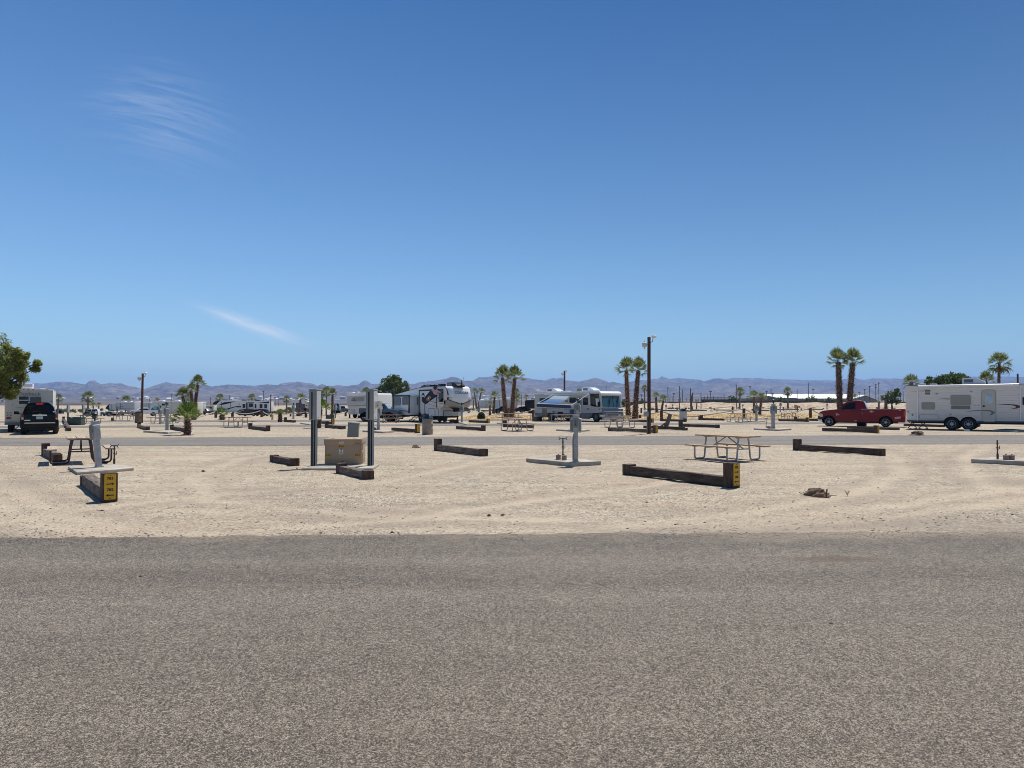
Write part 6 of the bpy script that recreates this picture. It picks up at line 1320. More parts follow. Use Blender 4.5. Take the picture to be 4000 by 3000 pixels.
def fifth(name, label, o, yaw, crop, outline, mat, W=2.45, nose=None, nosemat='rv_black', wins=(), trims=(), roofline=None, acs=(), wheels=(), rw=.42, cat='fifth wheel trailer', zb=.6, roofmat='rv_bright', acmat='rv_bright', doors=(), legs=True, d=None):
    v = V(name, label, cat, o, yaw, crop, d=d); pl = v.P(outline)
    wl = [(v.P([(w_, o[1])])[0][0], rw, rw + .08) for w_ in wheels]
    if wl: pl = pl[:-1] + arches(pl[-2][0], pl[-1][0], zb, wl)[1:] if False else pl
    v.side('body', mat, pl, 0, W, .05, local=True)
    if nose: v.side('nose_cap', nosemat, nose, -.03, W + .03, .03)
    for a, b, mt in wins: v.rect('window', mt, a, b, -.03, .01, .05)
    for a, b, mt in doors: dr = v.rect('door', mt, a, b, -.025, .01, .06, frame='decal_grey', fw=.04)
    for pts, mt in trims: v.side('decal', mt, pts, -.012, .004)
    if roofline: v.side('roof_edge', roofmat, roofline, -.03, W + .03)
    for a, b in acs: ac_unit(v, a, b, .8, 1.6, acmat, grille=False)
    for x, *_ in wl: v.wheel(x, .03, rw, .24, 'alloy', 0); v.wheel(x, W - .03, rw, .24, 'alloy', 0, face=1)
    xs_ = [p[0] for p in pl]; mb = MB(); mb.box(min(xs_) + .25 * (max(xs_) - min(xs_)), .3, .35, max(xs_) - .4, W - .3, zb + .1); mb.build('chassis', 'underbody', v.t)
    if legs: 
        for y in (.2, W - .2): mb = MB(); x = min(xs_) + .3 * (max(xs_) - min(xs_)); mb.bar((x, y, 0), (x, y, 1.0), .12); mb.build('landing_leg', 'underbody', v.t)
    return v
# silver and dark trailers at the far left
fifth('fifth_wheel', 'fifth wheel with a black pointed nose at the far left', (760, 655), -8, c1, [(604, 470), (640, 420), (720, 350), (860, 330), (1000, 345), (1000, 600), (880, 590), (720, 525), (660, 530)], 'rv_light', nose=[(600, 470), (632, 425), (712, 352), (728, 356), (700, 420), (722, 500), (690, 540), (650, 525)], roofline=[(720, 352), (780, 330), (1000, 338), (1000, 352), (780, 345)], trims=(([(780, 360), (792, 360), (792, 500), (780, 500)], 'rv_black'),), d=200)
fifth('fifth_wheel', 'silver fifth wheel with curved grey stripes left of the left light pole', (1190, 655), -8, c1, [(820, 460), (850, 380), (905, 310), (1000, 296), (1440, 300), (1440, 640), (1110, 640), (1090, 560), (950, 555), (850, 500)], 'rv_silver', nose=[(820, 455), (850, 380), (905, 310), (925, 308), (880, 380), (905, 470), (870, 505)], nosemat='rv_light', roofline=[(880, 318), (925, 293), (1440, 285), (1440, 312), (925, 312)], acs=(((1060, 262), (1180, 295)), ((1290, 268), (1345, 292))),
      trims=(([(905, 400), (940, 440), (1110, 425), (1110, 436), (930, 458)], 'rv_black'), ([(1022, 335), (1036, 335), (1036, 500), (1022, 500)], 'rv_black'), ([(900, 430), (960, 480), (1430, 470), (1430, 478), (950, 492)], 'rv_grey')), wheels=(1160, 1240), d=195)
fifth('travel_trailer', 'grey travel trailer behind the left light pole and far white pickup', (1600, 660), -8, c1, [(1380, 330), (1400, 300), (1905, 296), (1905, 650), (1380, 650)], 'rv_silver', roofline=[(1375, 300), (1915, 290), (1915, 330), (1375, 334)], acs=(((1462, 280), (1600, 302)),), trims=(([(1415, 335), (1440, 335), (1440, 640), (1415, 640)], 'rv_black'), ([(1845, 335), (1870, 335), (1870, 640), (1845, 640)], 'rv_grey')), cat='travel trailer', wheels=(1700,), d=205, legs=False)
v = V('pickup_truck', 'white crew cab pickup parked before the cream trailer far left', 'pickup truck', (1990, 712), 34, c1, d=165)
carside(v, [(1345, 690), (1338, 560), (1370, 545), (1500, 535), (1620, 530), (1860, 530), (2110, 535), (2118, 630)], [(1510, 540), (1610, 475), (1680, 452), (1810, 455), (1850, 480), (1862, 538)], [[(1560, 532), (1620, 490), (1650, 480), (1650, 532)], [(1668, 532), (1672, 490), (1810, 488), (1845, 505), (1850, 530)]], [(1440, 700), (1985, 690)], mat='car_white', rw=.43, k=.12, W=2.0, zb=.5)
v.rect('grille', 'black', (1345, 570), (1420, 635), -.012, .05, .05); v.rect('headlight', 'lens', (1420, 570), (1452, 610), -.02, .05, .03)
q = thing('load_cover', 'blue tarpaulin bundle in the bed of the far white pickup', 'tarpaulin', v.t.matrix_basis @ Vector((v.P([(1900, 520)])[0][0], 0, v.P([(1900, 532)])[0][1])), 34); mb = MB(); mb.prism([(0, 0), (2.6, 0), (2.3, .35), (1.3, .95), (.8, .95), (.2, .35)], .15, 1.8); mb.build('cloth', 'car_blue', q, bevel=.12)
mb = MB(); mb.lathe([(.45, .0), (.45, .05)], 14, (1.0, .13, .55), 'y'); mb.build('ring', 'car_teal', q)
c2 = (600, 1500, 7.373)
fifth('travel_trailer', 'long cream travel trailer behind the low fan palm', (500, 880), -6, c2, [(-90, 620), (-70, 545), (40, 500), (880, 512), (1275, 530), (1275, 850), (880, 850), (-90, 850)], 'rv_cream', wins=(((235, 566), (328, 620), 'glass'),), doors=(((430, 540), (520, 840), 'rv_cream'),), roofline=[(-70, 540), (30, 498), (880, 500), (880, 516), (30, 518)], trims=(([(125, 545), (140, 545), (140, 715), (125, 715)], 'rv_taupe'), ([(-80, 690), (880, 700), (880, 706), (-80, 700)], 'trim_white')), cat='travel trailer', wheels=(600, 680), acs=(((150, 462), (300, 500)), ((620, 462), (750, 508))), d=175, legs=False)
fifth('travel_trailer', 'pale trailer end standing right of the leaning palm trunks', (1320, 830), -6, c2, [(1275, 525), (1370, 512), (1378, 780), (1275, 790)], 'rv_light', wins=(((1275, 560), (1300, 610), 'glass'), ((1275, 650), (1310, 690), 'glass')), roofline=[(1270, 525), (1372, 510), (1376, 535), (1270, 548)], cat='travel trailer', d=185, legs=False)
v = V('travel_trailer', 'low trailer under a cream roofed awning left of the black and white fifth wheel', 'travel trailer', (1560, 800), -4, c2, d=190)
v.side('body', 'rv_cream', [(1385, 640), (1700, 640), (1700, 760), (1385, 760)], 0, 2.3, .05); mb = MB(); (xa, za), (xb, zb_) = v.P([(1378, 600), (1700, 632)], -1.5); mb.box(xa, -1.5, zb_, xb, 1.0, za); mb.build('awning', 'rv_cream', v.t, bevel=.03)
for x in (1590, 1695): (xa, _), = v.P([(x, 700)], -1.4); mb = MB(); mb.bar((xa, -1.4, 0), (xa, -1.4, zb_), .12); mb.build('awning_post', 'rv_taupe', v.t)
v.rect('window', 'glass', (1475, 640), (1555, 662), -.02, .01, .03); v.rect('window', 'glass', (1610, 665), (1680, 705), -.02, .01, .03)
v = V('pickup_truck', 'dark grey pickup right of the low fan palm', 'pickup truck', (1630, 885), -28, c2)
carside(v, [(1215, 850), (1215, 760), (1300, 755), (1480, 755), (1560, 775), (1640, 785), (1690, 815), (1695, 860)], [(1290, 762), (1320, 715), (1420, 702), (1500, 712), (1545, 770)], [[(1350, 755), (1360, 720), (1440, 716), (1490, 724), (1515, 760)]], [(1625, 860), (1300, 870)], mat='car_grey', rw=.42, W=1.95, k=.2, zb=.45)
v.side('roof_panel', 'car_white', [(1318, 706), (1420, 695), (1500, 706), (1500, 712), (1420, 702), (1318, 713)], .2, 1.75)
v = V('small_car', 'turquoise covered car between the dark pickup and the fifth wheel nose', 'car', (1680, 850), -10, c2)
carside(v, [(1580, 830), (1585, 760), (1650, 740), (1770, 745), (1800, 830)], [(1600, 765), (1660, 715), (1740, 712), (1775, 750)], [], [(1620, 830), (1770, 830)], mat='car_teal', rw=.33)
c3 = (800, 1400, 4.424)
v = fifth('fifth_wheel', 'black and white striped fifth wheel in the left background', (640, 952), -10, c3, [(135, 835), (160, 780), (235, 735), (300, 728), (1118, 738), (1118, 930), (330, 935), (205, 880)], 'rv_white', nose=[(130, 838), (138, 775), (175, 742), (238, 734), (262, 733), (205, 790), (170, 840)], nosemat='rv_black',
      wins=(((652, 788), (700, 856), 'glass'), ((862, 790), (890, 860), 'glass'), ((948, 790), (996, 860), 'glass'), ((1028, 792), (1075, 862), 'glass'), ((548, 825), (628, 846), 'glass'), ((580, 786), (605, 796), 'glass')), doors=(((752, 765), (838, 880), 'rv_light'),), roofline=[(230, 738), (300, 724), (1120, 736), (1120, 744), (300, 734)],
      trims=(([(900, 770), (1115, 742), (1115, 772)], 'rv_black'), ([(235, 805), (330, 760), (530, 740), (430, 775), (320, 800)], 'rv_black'), ([(330, 880), (560, 820), (560, 832), (400, 882)], 'rv_black'), ([(712, 760), (740, 760), (740, 890), (712, 890)], 'rv_navy'), ([(745, 755), (850, 755), (850, 765), (745, 765)], 'rv_black'), ([(443, 770), (450, 770), (450, 840), (443, 840)], 'rv_black'), ([(285, 750), (292, 750), (292, 840), (285, 840)], 'rv_black'), ([(200, 850), (420, 880), (420, 886), (200, 870)], 'rv_grey')),
      acs=(((310, 712), (395, 730)), ((632, 712), (710, 732)), ((862, 712), (942, 734))), acmat='rv_black', wheels=(700, 800))
v.rect('window', 'glass', (760, 778), (830, 842), -.04, -.02, .04); v.rect('storage_door', 'rv_white', (420, 876), (468, 922), -.02, .01, .05, frame='decal_grey', fw=.04)
mb = MB(); (xa, za), = v.P([(1088, 732)], 1.0); mb.lathe([(.05, za), (.05, za + .3), (.35, za + .4), (.35, za + .7), (.1, za + .85)], 12, (xa, 1.0, 0)); mb.build('satellite_dome', 'rv_bright', v.t)
v = V('boat_on_trailer', 'black covered boat with a sharp bow before the striped fifth wheel', 'boat', (560, 1000), -8, c3, 'boats on trailers')
v.side('hull', 'boat_cover', [(500, 935), (600, 930), (760, 940), (760, 985), (590, 985), (560, 965)], 0, 2.1, .05); v.side('cover', 'boat_cover', [(530, 932), (600, 885), (700, 872), (840, 880), (830, 935), (700, 938)], .15, 1.95, .12); v.side('stripe', 'rv_silver', [(560, 925), (680, 890), (685, 894), (570, 935)], .1, .2); v.wheel(v.P([(690, 990)])[0][0], .1, .34, .22, 'alloy', 5)
for q in ((692, 938), (818, 940)): v.rect('registration', 'rv_light', (q[0], q[1]), (q[0] + 28, q[1] + 18), .08, .16, .02)
v = V('small_car', 'black hatchback beside the black boat before the striped fifth wheel', 'car', (900, 1000), -8, c3)
carside(v, [(790, 985), (780, 930), (850, 905), (1000, 895), (1065, 920), (1070, 985)], [(815, 925), (870, 885), (960, 872), (1020, 880), (1050, 920)], [[(850, 918), (880, 890), (930, 882), (935, 912)], [(945, 912), (942, 882), (1000, 884), (1030, 912)]], [(840, 985), (1010, 985)], rw=.36)
c4 = (1000, 1480, 8.296)
v = fifth('toy_hauler', 'dark grey angular trailer behind the leaning palm and rope fence', (1500, 1090), -6, c4, [(1262, 1065), (1302, 775), (1480, 768), (1780, 840), (1780, 1075)], 'car_grey', wins=(((1555, 945), (1630, 1030), 'glass'),), roofline=[(1480, 768), (1700, 768), (1700, 805), (1490, 805)], cat='trailer', d=170, legs=False); v.t.name = 'cargo_trailer'; v.wheel(v.P([(1450, 1080)])[0][0], 0, .36, .22, 'alloy', 0)
c5 = (1240, 1480, 6.9125)
v = V('fifth_wheel', 'plain white fifth wheel front behind the blue-grey pickup', 'fifth wheel trailer', (830, 1060), -18, c5); W = 6.5
q = v.P([(800, 960), (795, 720), (788, 430), (800, 378), (1310, 374), (1330, 420), (1335, 780), (1335, 960)]); v.side('body', 'rv_white', q, .2, W, .08, local=True, seg=3)
v.side('front_cap', 'rv_light', [(800, 718), (792, 440), (1285, 450), (1325, 520), (1290, 712), (1040, 722)], .04, .22, .06, seg=3); v.side('brow', 'rv_bright', [(786, 452), (790, 378), (1310, 372), (1334, 425), (1290, 445), (1040, 462)], -.02, .5, .06, seg=3)
v.side('front_window', 'glass_blind', [(900, 605), (930, 510), (1230, 490), (1270, 520), (1250, 600), (1100, 608)], .0, .05); v.side('decal', 'decal_grey', [(930, 600), (1000, 520), (1030, 520), (1000, 560), (1060, 600)], -.01, .02); v.rect('marking', 'decal_lgrey', (1060, 498), (1185, 514), -.012, .02, .02)
v.rect('chin', 'rv_cream', (810, 722), (1330, 765), .0, .25, .05); v.rect('storage_door', 'rv_cream', (905, 818), (1000, 925), .17, .22, .05, frame='decal_lgrey', fw=.02); v.rect('marker_lamp', 'ink', (838, 826), (870, 842), .18, .22, .02)
roof_vent(v, (865, 352), (950, 378), 1.0, 1.6); roof_vent(v, (1090, 340), (1110, 376), 1.0, 1.2)
mb = MB(); (xa, _), (xb, _) = v.P([(820, 950), (1330, 950)], .3); mb.box(xa + .2, .5, .45, xb - .1, W - .3, .9); mb.build('chassis', 'underbody', v.t)
for x in (870, 1290): mb = MB(); (xq, _), = v.P([(x, 1000)], .4); mb.bar((xq, .4, 0), (xq, .4, 1.0), .14); mb.build('landing_leg', 'underbody', v.t)
v.wheel(1.6, v.P([(840, 1000)], .3)[0][0], .4, .25, 'alloy', 0, -1, 'x')
t = thing('tripod', 'black tripod stand with a white top before the white fifth wheel front', 'tripod', G(1391, 1632), 0); mb = MB(); mb.box(-.16, -.12, .95, .16, .12, 1.55); mb.build('head', 'black', t, bevel=.05); mb = MB(); mb.lathe([(.12, 1.553), (.15, 1.62), (.05, 1.72)], 10); mb.build('cap', 'white_paint_and_sunlit', t)
for a in (.3, 2.4, 4.5): mb = MB(); mb.bar((0, 0, 1.0), (.4 * math.cos(a), .3 * math.sin(a), 0), .05); mb.build('leg', 'black', t)
v = V('pickup_truck', 'blue-grey crew cab pickup parked beside the white fifth wheel slide', 'pickup truck', (1280, 1158), -4, c5); W = 2.0
(xk, _), (xf, _) = v.P([(1280, 1158), (1925, 1150)]); rw = .41; low = v.P([(1150, 1010), (1120, 880), (1118, 792), (1345, 790), (1540, 790), (1830, 800), (2080, 835), (2180, 880), (2190, 1060)]); zb = .5
v.side('body', 'car_blue', low + arches(low[-1][0], low[0][0], zb, [(xk, rw, rw + .12), (xf, rw, rw + .12)]), 0, W, .05, local=True, seg=3)
cab = v.P([(1480, 795), (1500, 690), (1560, 662), (1700, 650), (1790, 668), (1900, 810)]); tw = tumble(cab[0][1], .18, .04, W - .04); cb = v.side('cab', 'car_blue', cab, .04, W - .04, .04, local=True, warp=tw, seg=3); v.side('roof_panel', 'rv_light', [(1560, 658), (1700, 645), (1770, 656), (1770, 662), (1700, 652), (1560, 666)], .3, W - .3)
tg = tumble(cab[0][1], .18, .028, W - .028); v.side('window', 'glass', [(1535, 790), (1540, 700), (1640, 685), (1650, 795)], .028, .1, par=cb, warp=tg); v.side('window', 'glass', [(1665, 795), (1660, 684), (1745, 684), (1815, 800)], .028, .1, par=cb, warp=tg)
(x0_, z0_), (x1_, z1_) = v.P([(1905, 802), (1795, 678)]); mb = MB(); mb.add([(x0_ + .02, .16, z0_), (x0_ + .02, W - .16, z0_), (x1_ + .05, W - .3, z1_), (x1_ + .05, .3, z1_), (x0_ - .05, .16, z0_), (x0_ - .05, W - .16, z0_), (x1_, W - .3, z1_), (x1_, .3, z1_)], [(0, 1, 2, 3), (7, 6, 5, 4), (0, 4, 5, 1), (1, 5, 6, 2), (2, 6, 7, 3), (3, 7, 4, 0)]); mb.build('windscreen', 'glass_sky', cb)
mb = MB(); (xm, zm), = v.P([(1730, 790)], -.2); mb.box(xm - .06, -.28, zm - .12, xm + .14, -.02, zm + .22); mb.build('mirror', 'chrome', v.t, bevel=.03); v.rect('handle', 'chrome', (1600, 835), (1640, 845), -.02, .01, .01); v.rect('tail_light', 'tail_red', (1118, 830), (1132, 905), -.015, .1, .02)
for x in (1540, 1660): v.side('door_gap', 'underbody', [(x - 2, 800), (x + 2, 800), (x + 3, 1080), (x - 1, 1080)], -.006, .01)
v.well((xk, xf), rw + .1, W)
for x in (xk, xf): v.wheel(x, .0, rw, .27, 'alloy', 6, rr=.6); v.wheel(x, W, rw, .27, 'alloy', 0, face=1)
mb = MB(); mb.box(xk - .8, .3, .35, xf + .5, W - .3, .6); mb.build('chassis', 'underbody', v.t)
v = V('pickup_truck', 'dark blue-grey pickup facing left beside the leaning palm', 'pickup truck', (620, 918), 25, c5)
carside(v, [(430, 890), (425, 850), (500, 800), (560, 790), (640, 795), (810, 795), (818, 870)], [(530, 795), (560, 742), (640, 732), (740, 735), (760, 795)], [[(648, 790), (665, 745), (700, 742), (700, 790)], [(708, 790), (706, 742), (735, 742), (750, 790)]], [(610, 890), (790, 880)], mat='car_grey', rw=.42, zb=.45, W=1.95); v.rect('grille', 'chrome', (435, 862), (520, 880), -.012, .03, .02)
v.side('windscreen', 'rv_light', [(528, 738), (600, 730), (640, 738), (640, 745), (560, 745)], .1, 1.7)
v = V('small_car', 'dark van roof behind the dark blue-grey pickup', 'car', (520, 900), 0, c5, d=190); carside(v, [(430, 890), (440, 720), (585, 720), (600, 890)], [(440, 722), (460, 668), (560, 664), (585, 722)], [[(450, 716), (465, 676), (555, 672), (575, 716)]], [(470, 880), (570, 880)], mat='car_grey', rw=.36)
c6 = (1810, 1480, 7.373)
fifth('travel_trailer', 'grey travel trailer behind the left twin palms', (1000, 900), -5, c6, [(455, 622), (690, 615), (1020, 598), (1500, 590), (1530, 640), (1530, 850), (455, 850)], 'rv_light', wins=(((955, 712), (1015, 770), 'glass_sky'), ((500, 700), (560, 760), 'glass_sky'), ((690, 680), (740, 740), 'glass_sky')), roofline=[(455, 610), (680, 602), (1020, 590), (1500, 582), (1500, 600), (1020, 606), (680, 622), (455, 628)], acs=(((590, 560), (730, 605)), ((1050, 560), (1140, 590)), ((1265, 530), (1320, 585))), doors=(((640, 640), (665, 845), 'rv_light'),), trims=(([(1030, 615), (1045, 615), (1045, 840), (1030, 840)], 'decal_grey'), ([(455, 800), (730, 805), (730, 812), (455, 808)], 'decal_grey')), cat='travel trailer', wheels=(1200,), d=185, legs=False)
v = V('pickup_truck', 'black pickup parked behind the left twin palms', 'pickup truck', (1010, 965), 10, c6, d=155)
carside(v, [(915, 950), (915, 880), (940, 860), (1040, 845), (1180, 845), (1400, 850), (1400, 940)], [(1020, 850), (1090, 790), (1180, 782), (1250, 800), (1260, 850)], [[(1060, 842), (1100, 800), (1130, 795), (1130, 842)], [(1140, 842), (1140, 794), (1220, 800), (1240, 842)]], [(1005, 945), (1340, 945)], rw=.42, zb=.45, W=1.95)
v = V('small_car', 'black saloon car between the left twin palms and the motorhome', 'car', (1680, 972), 8, c6)
carside(v, [(1458, 950), (1452, 880), (1500, 850), (1640, 845), (1760, 860), (1900, 862), (1960, 890), (1965, 950)], [(1560, 850), (1640, 800), (1760, 788), (1860, 800), (1920, 865)], [[(1600, 846), (1650, 808), (1710, 800), (1700, 850)], [(1720, 850), (1735, 800), (1790, 798), (1790, 856)], [(1800, 856), (1800, 798), (1850, 806), (1885, 858)]], [(1560, 950), (1690, 952), (1900, 945)][1:], rw=.36)
fifth('fifth_wheel', 'black rounded trailer front peeping out left of the motorhome', (1900, 880), -5, c6, [(1770, 760), (1772, 650), (1800, 605), (2150, 595), (2150, 860), (1850, 860)], 'rv_black', roofline=[(1800, 600), (2150, 590), (2150, 604), (1800, 612)], acs=(((1950, 565), (2060, 592)),), acmat='rv_black', d=170, legs=False)
v = V('small_car', 'dark saloon car beneath the nose of the white fifth wheel', 'car', (100, 978), 5, c6)
carside(v, [(-90, 960), (-95, 880), (0, 850), (120, 850), (190, 870), (205, 950)], [(-60, 860), (10, 820), (110, 818), (170, 858)], [[(-30, 855), (20, 826), (60, 824), (60, 855)], [(68, 855), (68, 824), (105, 826), (140, 855)]], [(-40, 955), (155, 955)], mat='car_grey', rw=.36)
v = V('utility_trailer', 'low dark flat trailer left of the small palms in the centre', 'trailer', (600, 960), 0, c6); v.side('deck', 'underbody', [(505, 900), (720, 905), (720, 940), (510, 935)], 0, 2.0); mb = MB(); (xa, za), (xb, zb_) = v.P([(590, 940), (720, 955)]); mb.bar((xa, .2, za), (xb + .4, 1.0, .3), .1); mb.build('drawbar', 'white_paint_and_sunlit', v.t); v.wheel(v.P([(560, 950)])[0][0], -.05, .34, .2, 'alloy', 0)
v = V('small_car', 'black car half hidden behind the black sport utility car', 'car', (755, 1215), 10, (0, 1250, 3.318)); carside(v, [(700, 1210), (700, 1180), (740, 1165), (785, 1190), (788, 1215)], [(715, 1182), (738, 1162), (760, 1160), (780, 1185)], [], [(715, 1215), (775, 1215)], rw=.36)
# ------------------------------------------------------------------ palms
leafmat('palm_leaf', (.17, .205, .075), .45, .45); leafmat('palm_leaf_fresh', (.125, .19, .04), .45, .4); leafmat('palm_dead', (.24, .165, .085), .25, .3)
leafmat('mesquite_leaf', (.23, .265, .075), .5, .5, sc=.6); leafmat('broad_leaf', (.10, .145, .045), .35, .55, sc=.5); leafmat('shrub_leaf', (.13, .125, .05), .3, .4, sc=.3); leafmat('dark_bush', (.03, .06, .018), .25, .4)
pmat('palm_trunk', (.05, .03, .023), .95, var=.4, sc=2, c2=(.09, .055, .042)); pmat('palm_boot', (.10, .052, .038), .95, var=.6, sc=3, c2=(.27, .175, .125)); pmat('palm_bare', (.17, .14, .115), .95, var=.3, sc=2, bump=.6, bsc=12, stretch=(1, 1, 4)); pmat('bark', (.075, .055, .04), .95, var=.4, sc=2, bump=.8, bsc=10)
def fan_leaf(mb, base, dirv, plen, blade, R, nb=15, spread=74, droop=.25, w0=.075):
    """one fan leaf: a petiole and a pleated fan of narrow tapering segments"""
    d = dirv.normalized(); side = d.cross(Vector((0, 0, 1)))
    if side.length < .1: side = Vector((1, 0, 0))
    side.normalize(); up = side.cross(d).normalized()
    hub = base + d * plen; hub.z -= plen * .05
    mb.mi = 0; w = .011 * (plen + blade)
    mb.add([base - side * w, base + side * w, hub + side * w * .7, hub - side * w * .7], [(0, 1, 2, 3)])
    tw = R.uniform(-.35, .35); side, up = side * math.cos(tw) + up * math.sin(tw), up * math.cos(tw) - side * math.sin(tw)
    for i in range(nb):
        a = rad(-spread + 2 * spread * i / (nb - 1) + R.uniform(-3, 3)); L_ = blade * (.55 + .45 * math.cos(a * .9)) * R.uniform(.85, 1.1)
        e = d * math.cos(a) + side * math.sin(a) + up * (.20 - .28 * abs(math.sin(a)))
        e.normalize(); n_ = e.cross(up); n_.normalize(); mid = hub + e * L_ * .58; tip = hub + e * L_ + Vector((0, 0, -droop * L_ * R.uniform(.5, 1.5))); ww = L_ * w0 * R.uniform(.8, 1.2); k = up * ww * (.5 if i % 2 else -.5)
        q = hub + e * L_ * .86 + Vector((0, 0, -droop * L_ * .35)); mb.add([hub, mid + n_ * ww + k, mid - n_ * ww - k, q + n_ * ww * .55, q - n_ * ww * .55, tip], [(0, 1, 2), (1, 3, 4, 2), (3, 5, 4)])
CROWNS = {}
def crown_mesh(kind, seed):
    key = (kind, seed)
    if key in CROWNS: return CROWNS[key]
    R = random.Random(seed * 13 + 5); mb = MB()
    n, lo, hi, pl, bl, dr = {'up': (28, -14, 88, .44, .58, .30), 'full': (34, -50, 82, .42, .58, .40), 'sparse': (14, -15, 86, .42, .62, .30), 'low': (22, 0, 84, .48, .58, .18)}[kind]
    for i in range(n):
        s = (i + .5) / n; el = rad(lo + (hi - lo) * s ** (.72 if kind == 'up' else .8) + R.uniform(-7, 7)); az = i * 2.39996 + R.uniform(-.3, .3); f = R.uniform(.85, 1.08)
        fan_leaf(mb, Vector((.03 * math.cos(az), .03 * math.sin(az), .02 * s)), Vector((math.cos(el) * math.cos(az), math.cos(el) * math.sin(az), math.sin(el))), pl * f, bl * f, R, droop=dr * (1.2 - s), nb=13, spread={'up': 62, 'full': 64, 'sparse': 58, 'low': 62}[kind], w0=.046)
    me_o = mb.build('crown', 'palm_leaf_fresh' if kind == 'low' else 'palm_leaf', smooth=0); me = me_o.data; bpy.data.objects.remove(me_o); CROWNS[key] = me
    # dead skirt
    q = MB()
    for i in range(10):
        az = i * 2.4 + R.uniform(-.4, .4); el = rad(R.uniform(-80, -55)); fan_leaf(q, Vector((0, 0, -.02)), Vector((math.cos(el) * math.cos(az), math.cos(el) * math.sin(az), math.sin(el))), .28, .34, R, nb=9, spread=50, droop=.4)
    o2 = q.build('dead_fronds', 'palm_dead', smooth=0); CROWNS[key + ('s',)] = o2.data; bpy.data.objects.remove(o2)
    return me
def palm(label, base, top, wpx, rpx, kind='up', d=None, boots=True, seed=1, skirt=False, bare=.0, bend=.0, group='fan palms', squash=1.0, flare=1.25):
    """base (px,row), top of the trunk (px,row), trunk width and crown radius in photo pixels"""
    p = at(base[0], base[1], d); d = p.y; tp = onray(top[0], top[1], d) - p; r = perp(wpx, d) / 2; cr = perp(rpx, d)
    t = thing('fan_palm', label, 'palm tree', p, 0, group); R = random.Random(seed * 7 + int(base[0]))
    n = 10; ctr = []; rs = []
    for i in range(n + 1):
        s = i / n; c = Vector((tp.x * (s + bend * math.sin(pi * s)), .15 * r * math.sin(4 * s), tp.z * s)); ctr.append(c); rs.append(r * (.78 if boots else .95) * (flare - (flare - 1) * min(1, s * 3.5)) * (1 - .22 * s))
    ctr[0].z -= .1
    mb = MB(); mb.tube(ctr, rs, 12); tr = mb.build('trunk', 'palm_bare' if bare >= 1 or not boots else 'palm_trunk', t, jit=.03 * r)
    if boots:
        mb = MB(); L_ = tp.length; rows = max(6, int(L_ / (r * .52))); z0 = bare
        for k in range(rows):
            s = z0 + (1 - z0) * (k + R.random() * .5) / rows; i = min(n - 1, int(s * n)); f = s * n - i; c = ctr[i].lerp(ctr[i + 1], f); rr = rs[i] + (rs[i + 1] - rs[i]) * f
            m_ = 9
            for j in range(m_):
                a = 2 * pi * (j + .5 * (k % 2)) / m_ + R.uniform(-.2, .2); o = Vector((math.cos(a), math.sin(a), 0)); sd_ = Vector((-o.y, o.x, 0)); q = rr * R.uniform(.5, 1.25); b = c + o * rr * .92
                up_ = R.uniform(.2, .75); tip = b + o * q * .75 + Vector((0, 0, q * up_)); wv_ = rr * .30
                mb.add([b - sd_ * wv_, b + sd_ * wv_, tip + sd_ * wv_ * .35, tip - sd_ * wv_ * .35, b - Vector((0, 0, rr * .32))], [(0, 1, 2, 3), (0, 4, 1), (4, 0, 3), (1, 4, 2), (4, 3, 2)])
        mb.build('leaf_bases', 'palm_boot', t, smooth=0)
    me = crown_mesh(kind, seed % 3)
    c = bpy.data.objects.new('crown', me); C.objects.link(c); c.parent = t; c.location = ctr[-1] + Vector((0, 0, -.08 * cr)); c.rotation_euler = (R.uniform(-.1, .1), math.atan2(tp.x, tp.z) * .5, R.uniform(0, 6)); cr *= 1.15 if kind in ('up', 'sparse') else 1.05; kx = {'up': .80, 'low': .86}.get(kind, .95); c.scale = (cr * kx, cr * kx, cr * squash)
    if skirt:
        c2_ = bpy.data.objects.new('dead_fronds', CROWNS[(kind, seed % 3, 's')]); C.objects.link(c2_); c2_.parent = t; c2_.location = ctr[-1]; c2_.rotation_euler = (0, 0, R.uniform(0, 6)); c2_.scale = (cr,) * 3
    return t
palm('left palm of the tall twin pair between the fifth wheel and the motorhome', (1979, 1632), (1963, 1476), 21, 52, 'up', seed=1, bend=.10)
palm('right palm of the tall twin pair between the fifth wheel and the motorhome', (1998, 1631), (2011, 1477), 21, 52, 'up', seed=2, bend=-.02)
palm('left palm of the tall twin pair beside the tall light pole', (2455, 1631), (2446, 1447), 22, 56, 'up', seed=2)
palm('right palm of the tall twin pair beside the tall light pole', (2480, 1635), (2493, 1447), 25, 54, 'up', seed=4, bend=-.05)
palm('left palm of the tall twin pair behind the red pickup', (3285, 1645), (3274, 1414), 28, 58, 'up', seed=5, bare=.25)
palm('right palm of the tall twin pair behind the red pickup', (3316, 1646), (3330, 1417), 29, 58, 'up', seed=6, bend=-.04, bare=.05)
palm('low bushy fan palm with a stout trunk by the left gravel road', (731, 1699), (733, 1638), 33, 76, 'low', seed=3, flare=1.15)
palm('leaning palm with reddish trunk, left of the cluster behind the low fan palm', (729, 1640), (714, 1547), 15, 36, 'up', seed=7, boots=True)
palm('middle palm of the cluster behind the low fan palm', (757, 1640), (746, 1526), 17, 32, 'up', seed=8)
palm('tallest palm of the cluster behind the low fan palm', (756, 1638), (773, 1503), 17, 40, 'up', seed=9, bend=-.1)
palm('small far palm seen behind the reddish trunk of the cluster', (736, None), (735, 1550), 5, 18, 'full', d=240, seed=1, boots=False)
palm('slim palm right of the cream trailer on the far left', (224, None), (229, 1556), 7.5, 21, 'full', d=150, seed=2, boots=False)
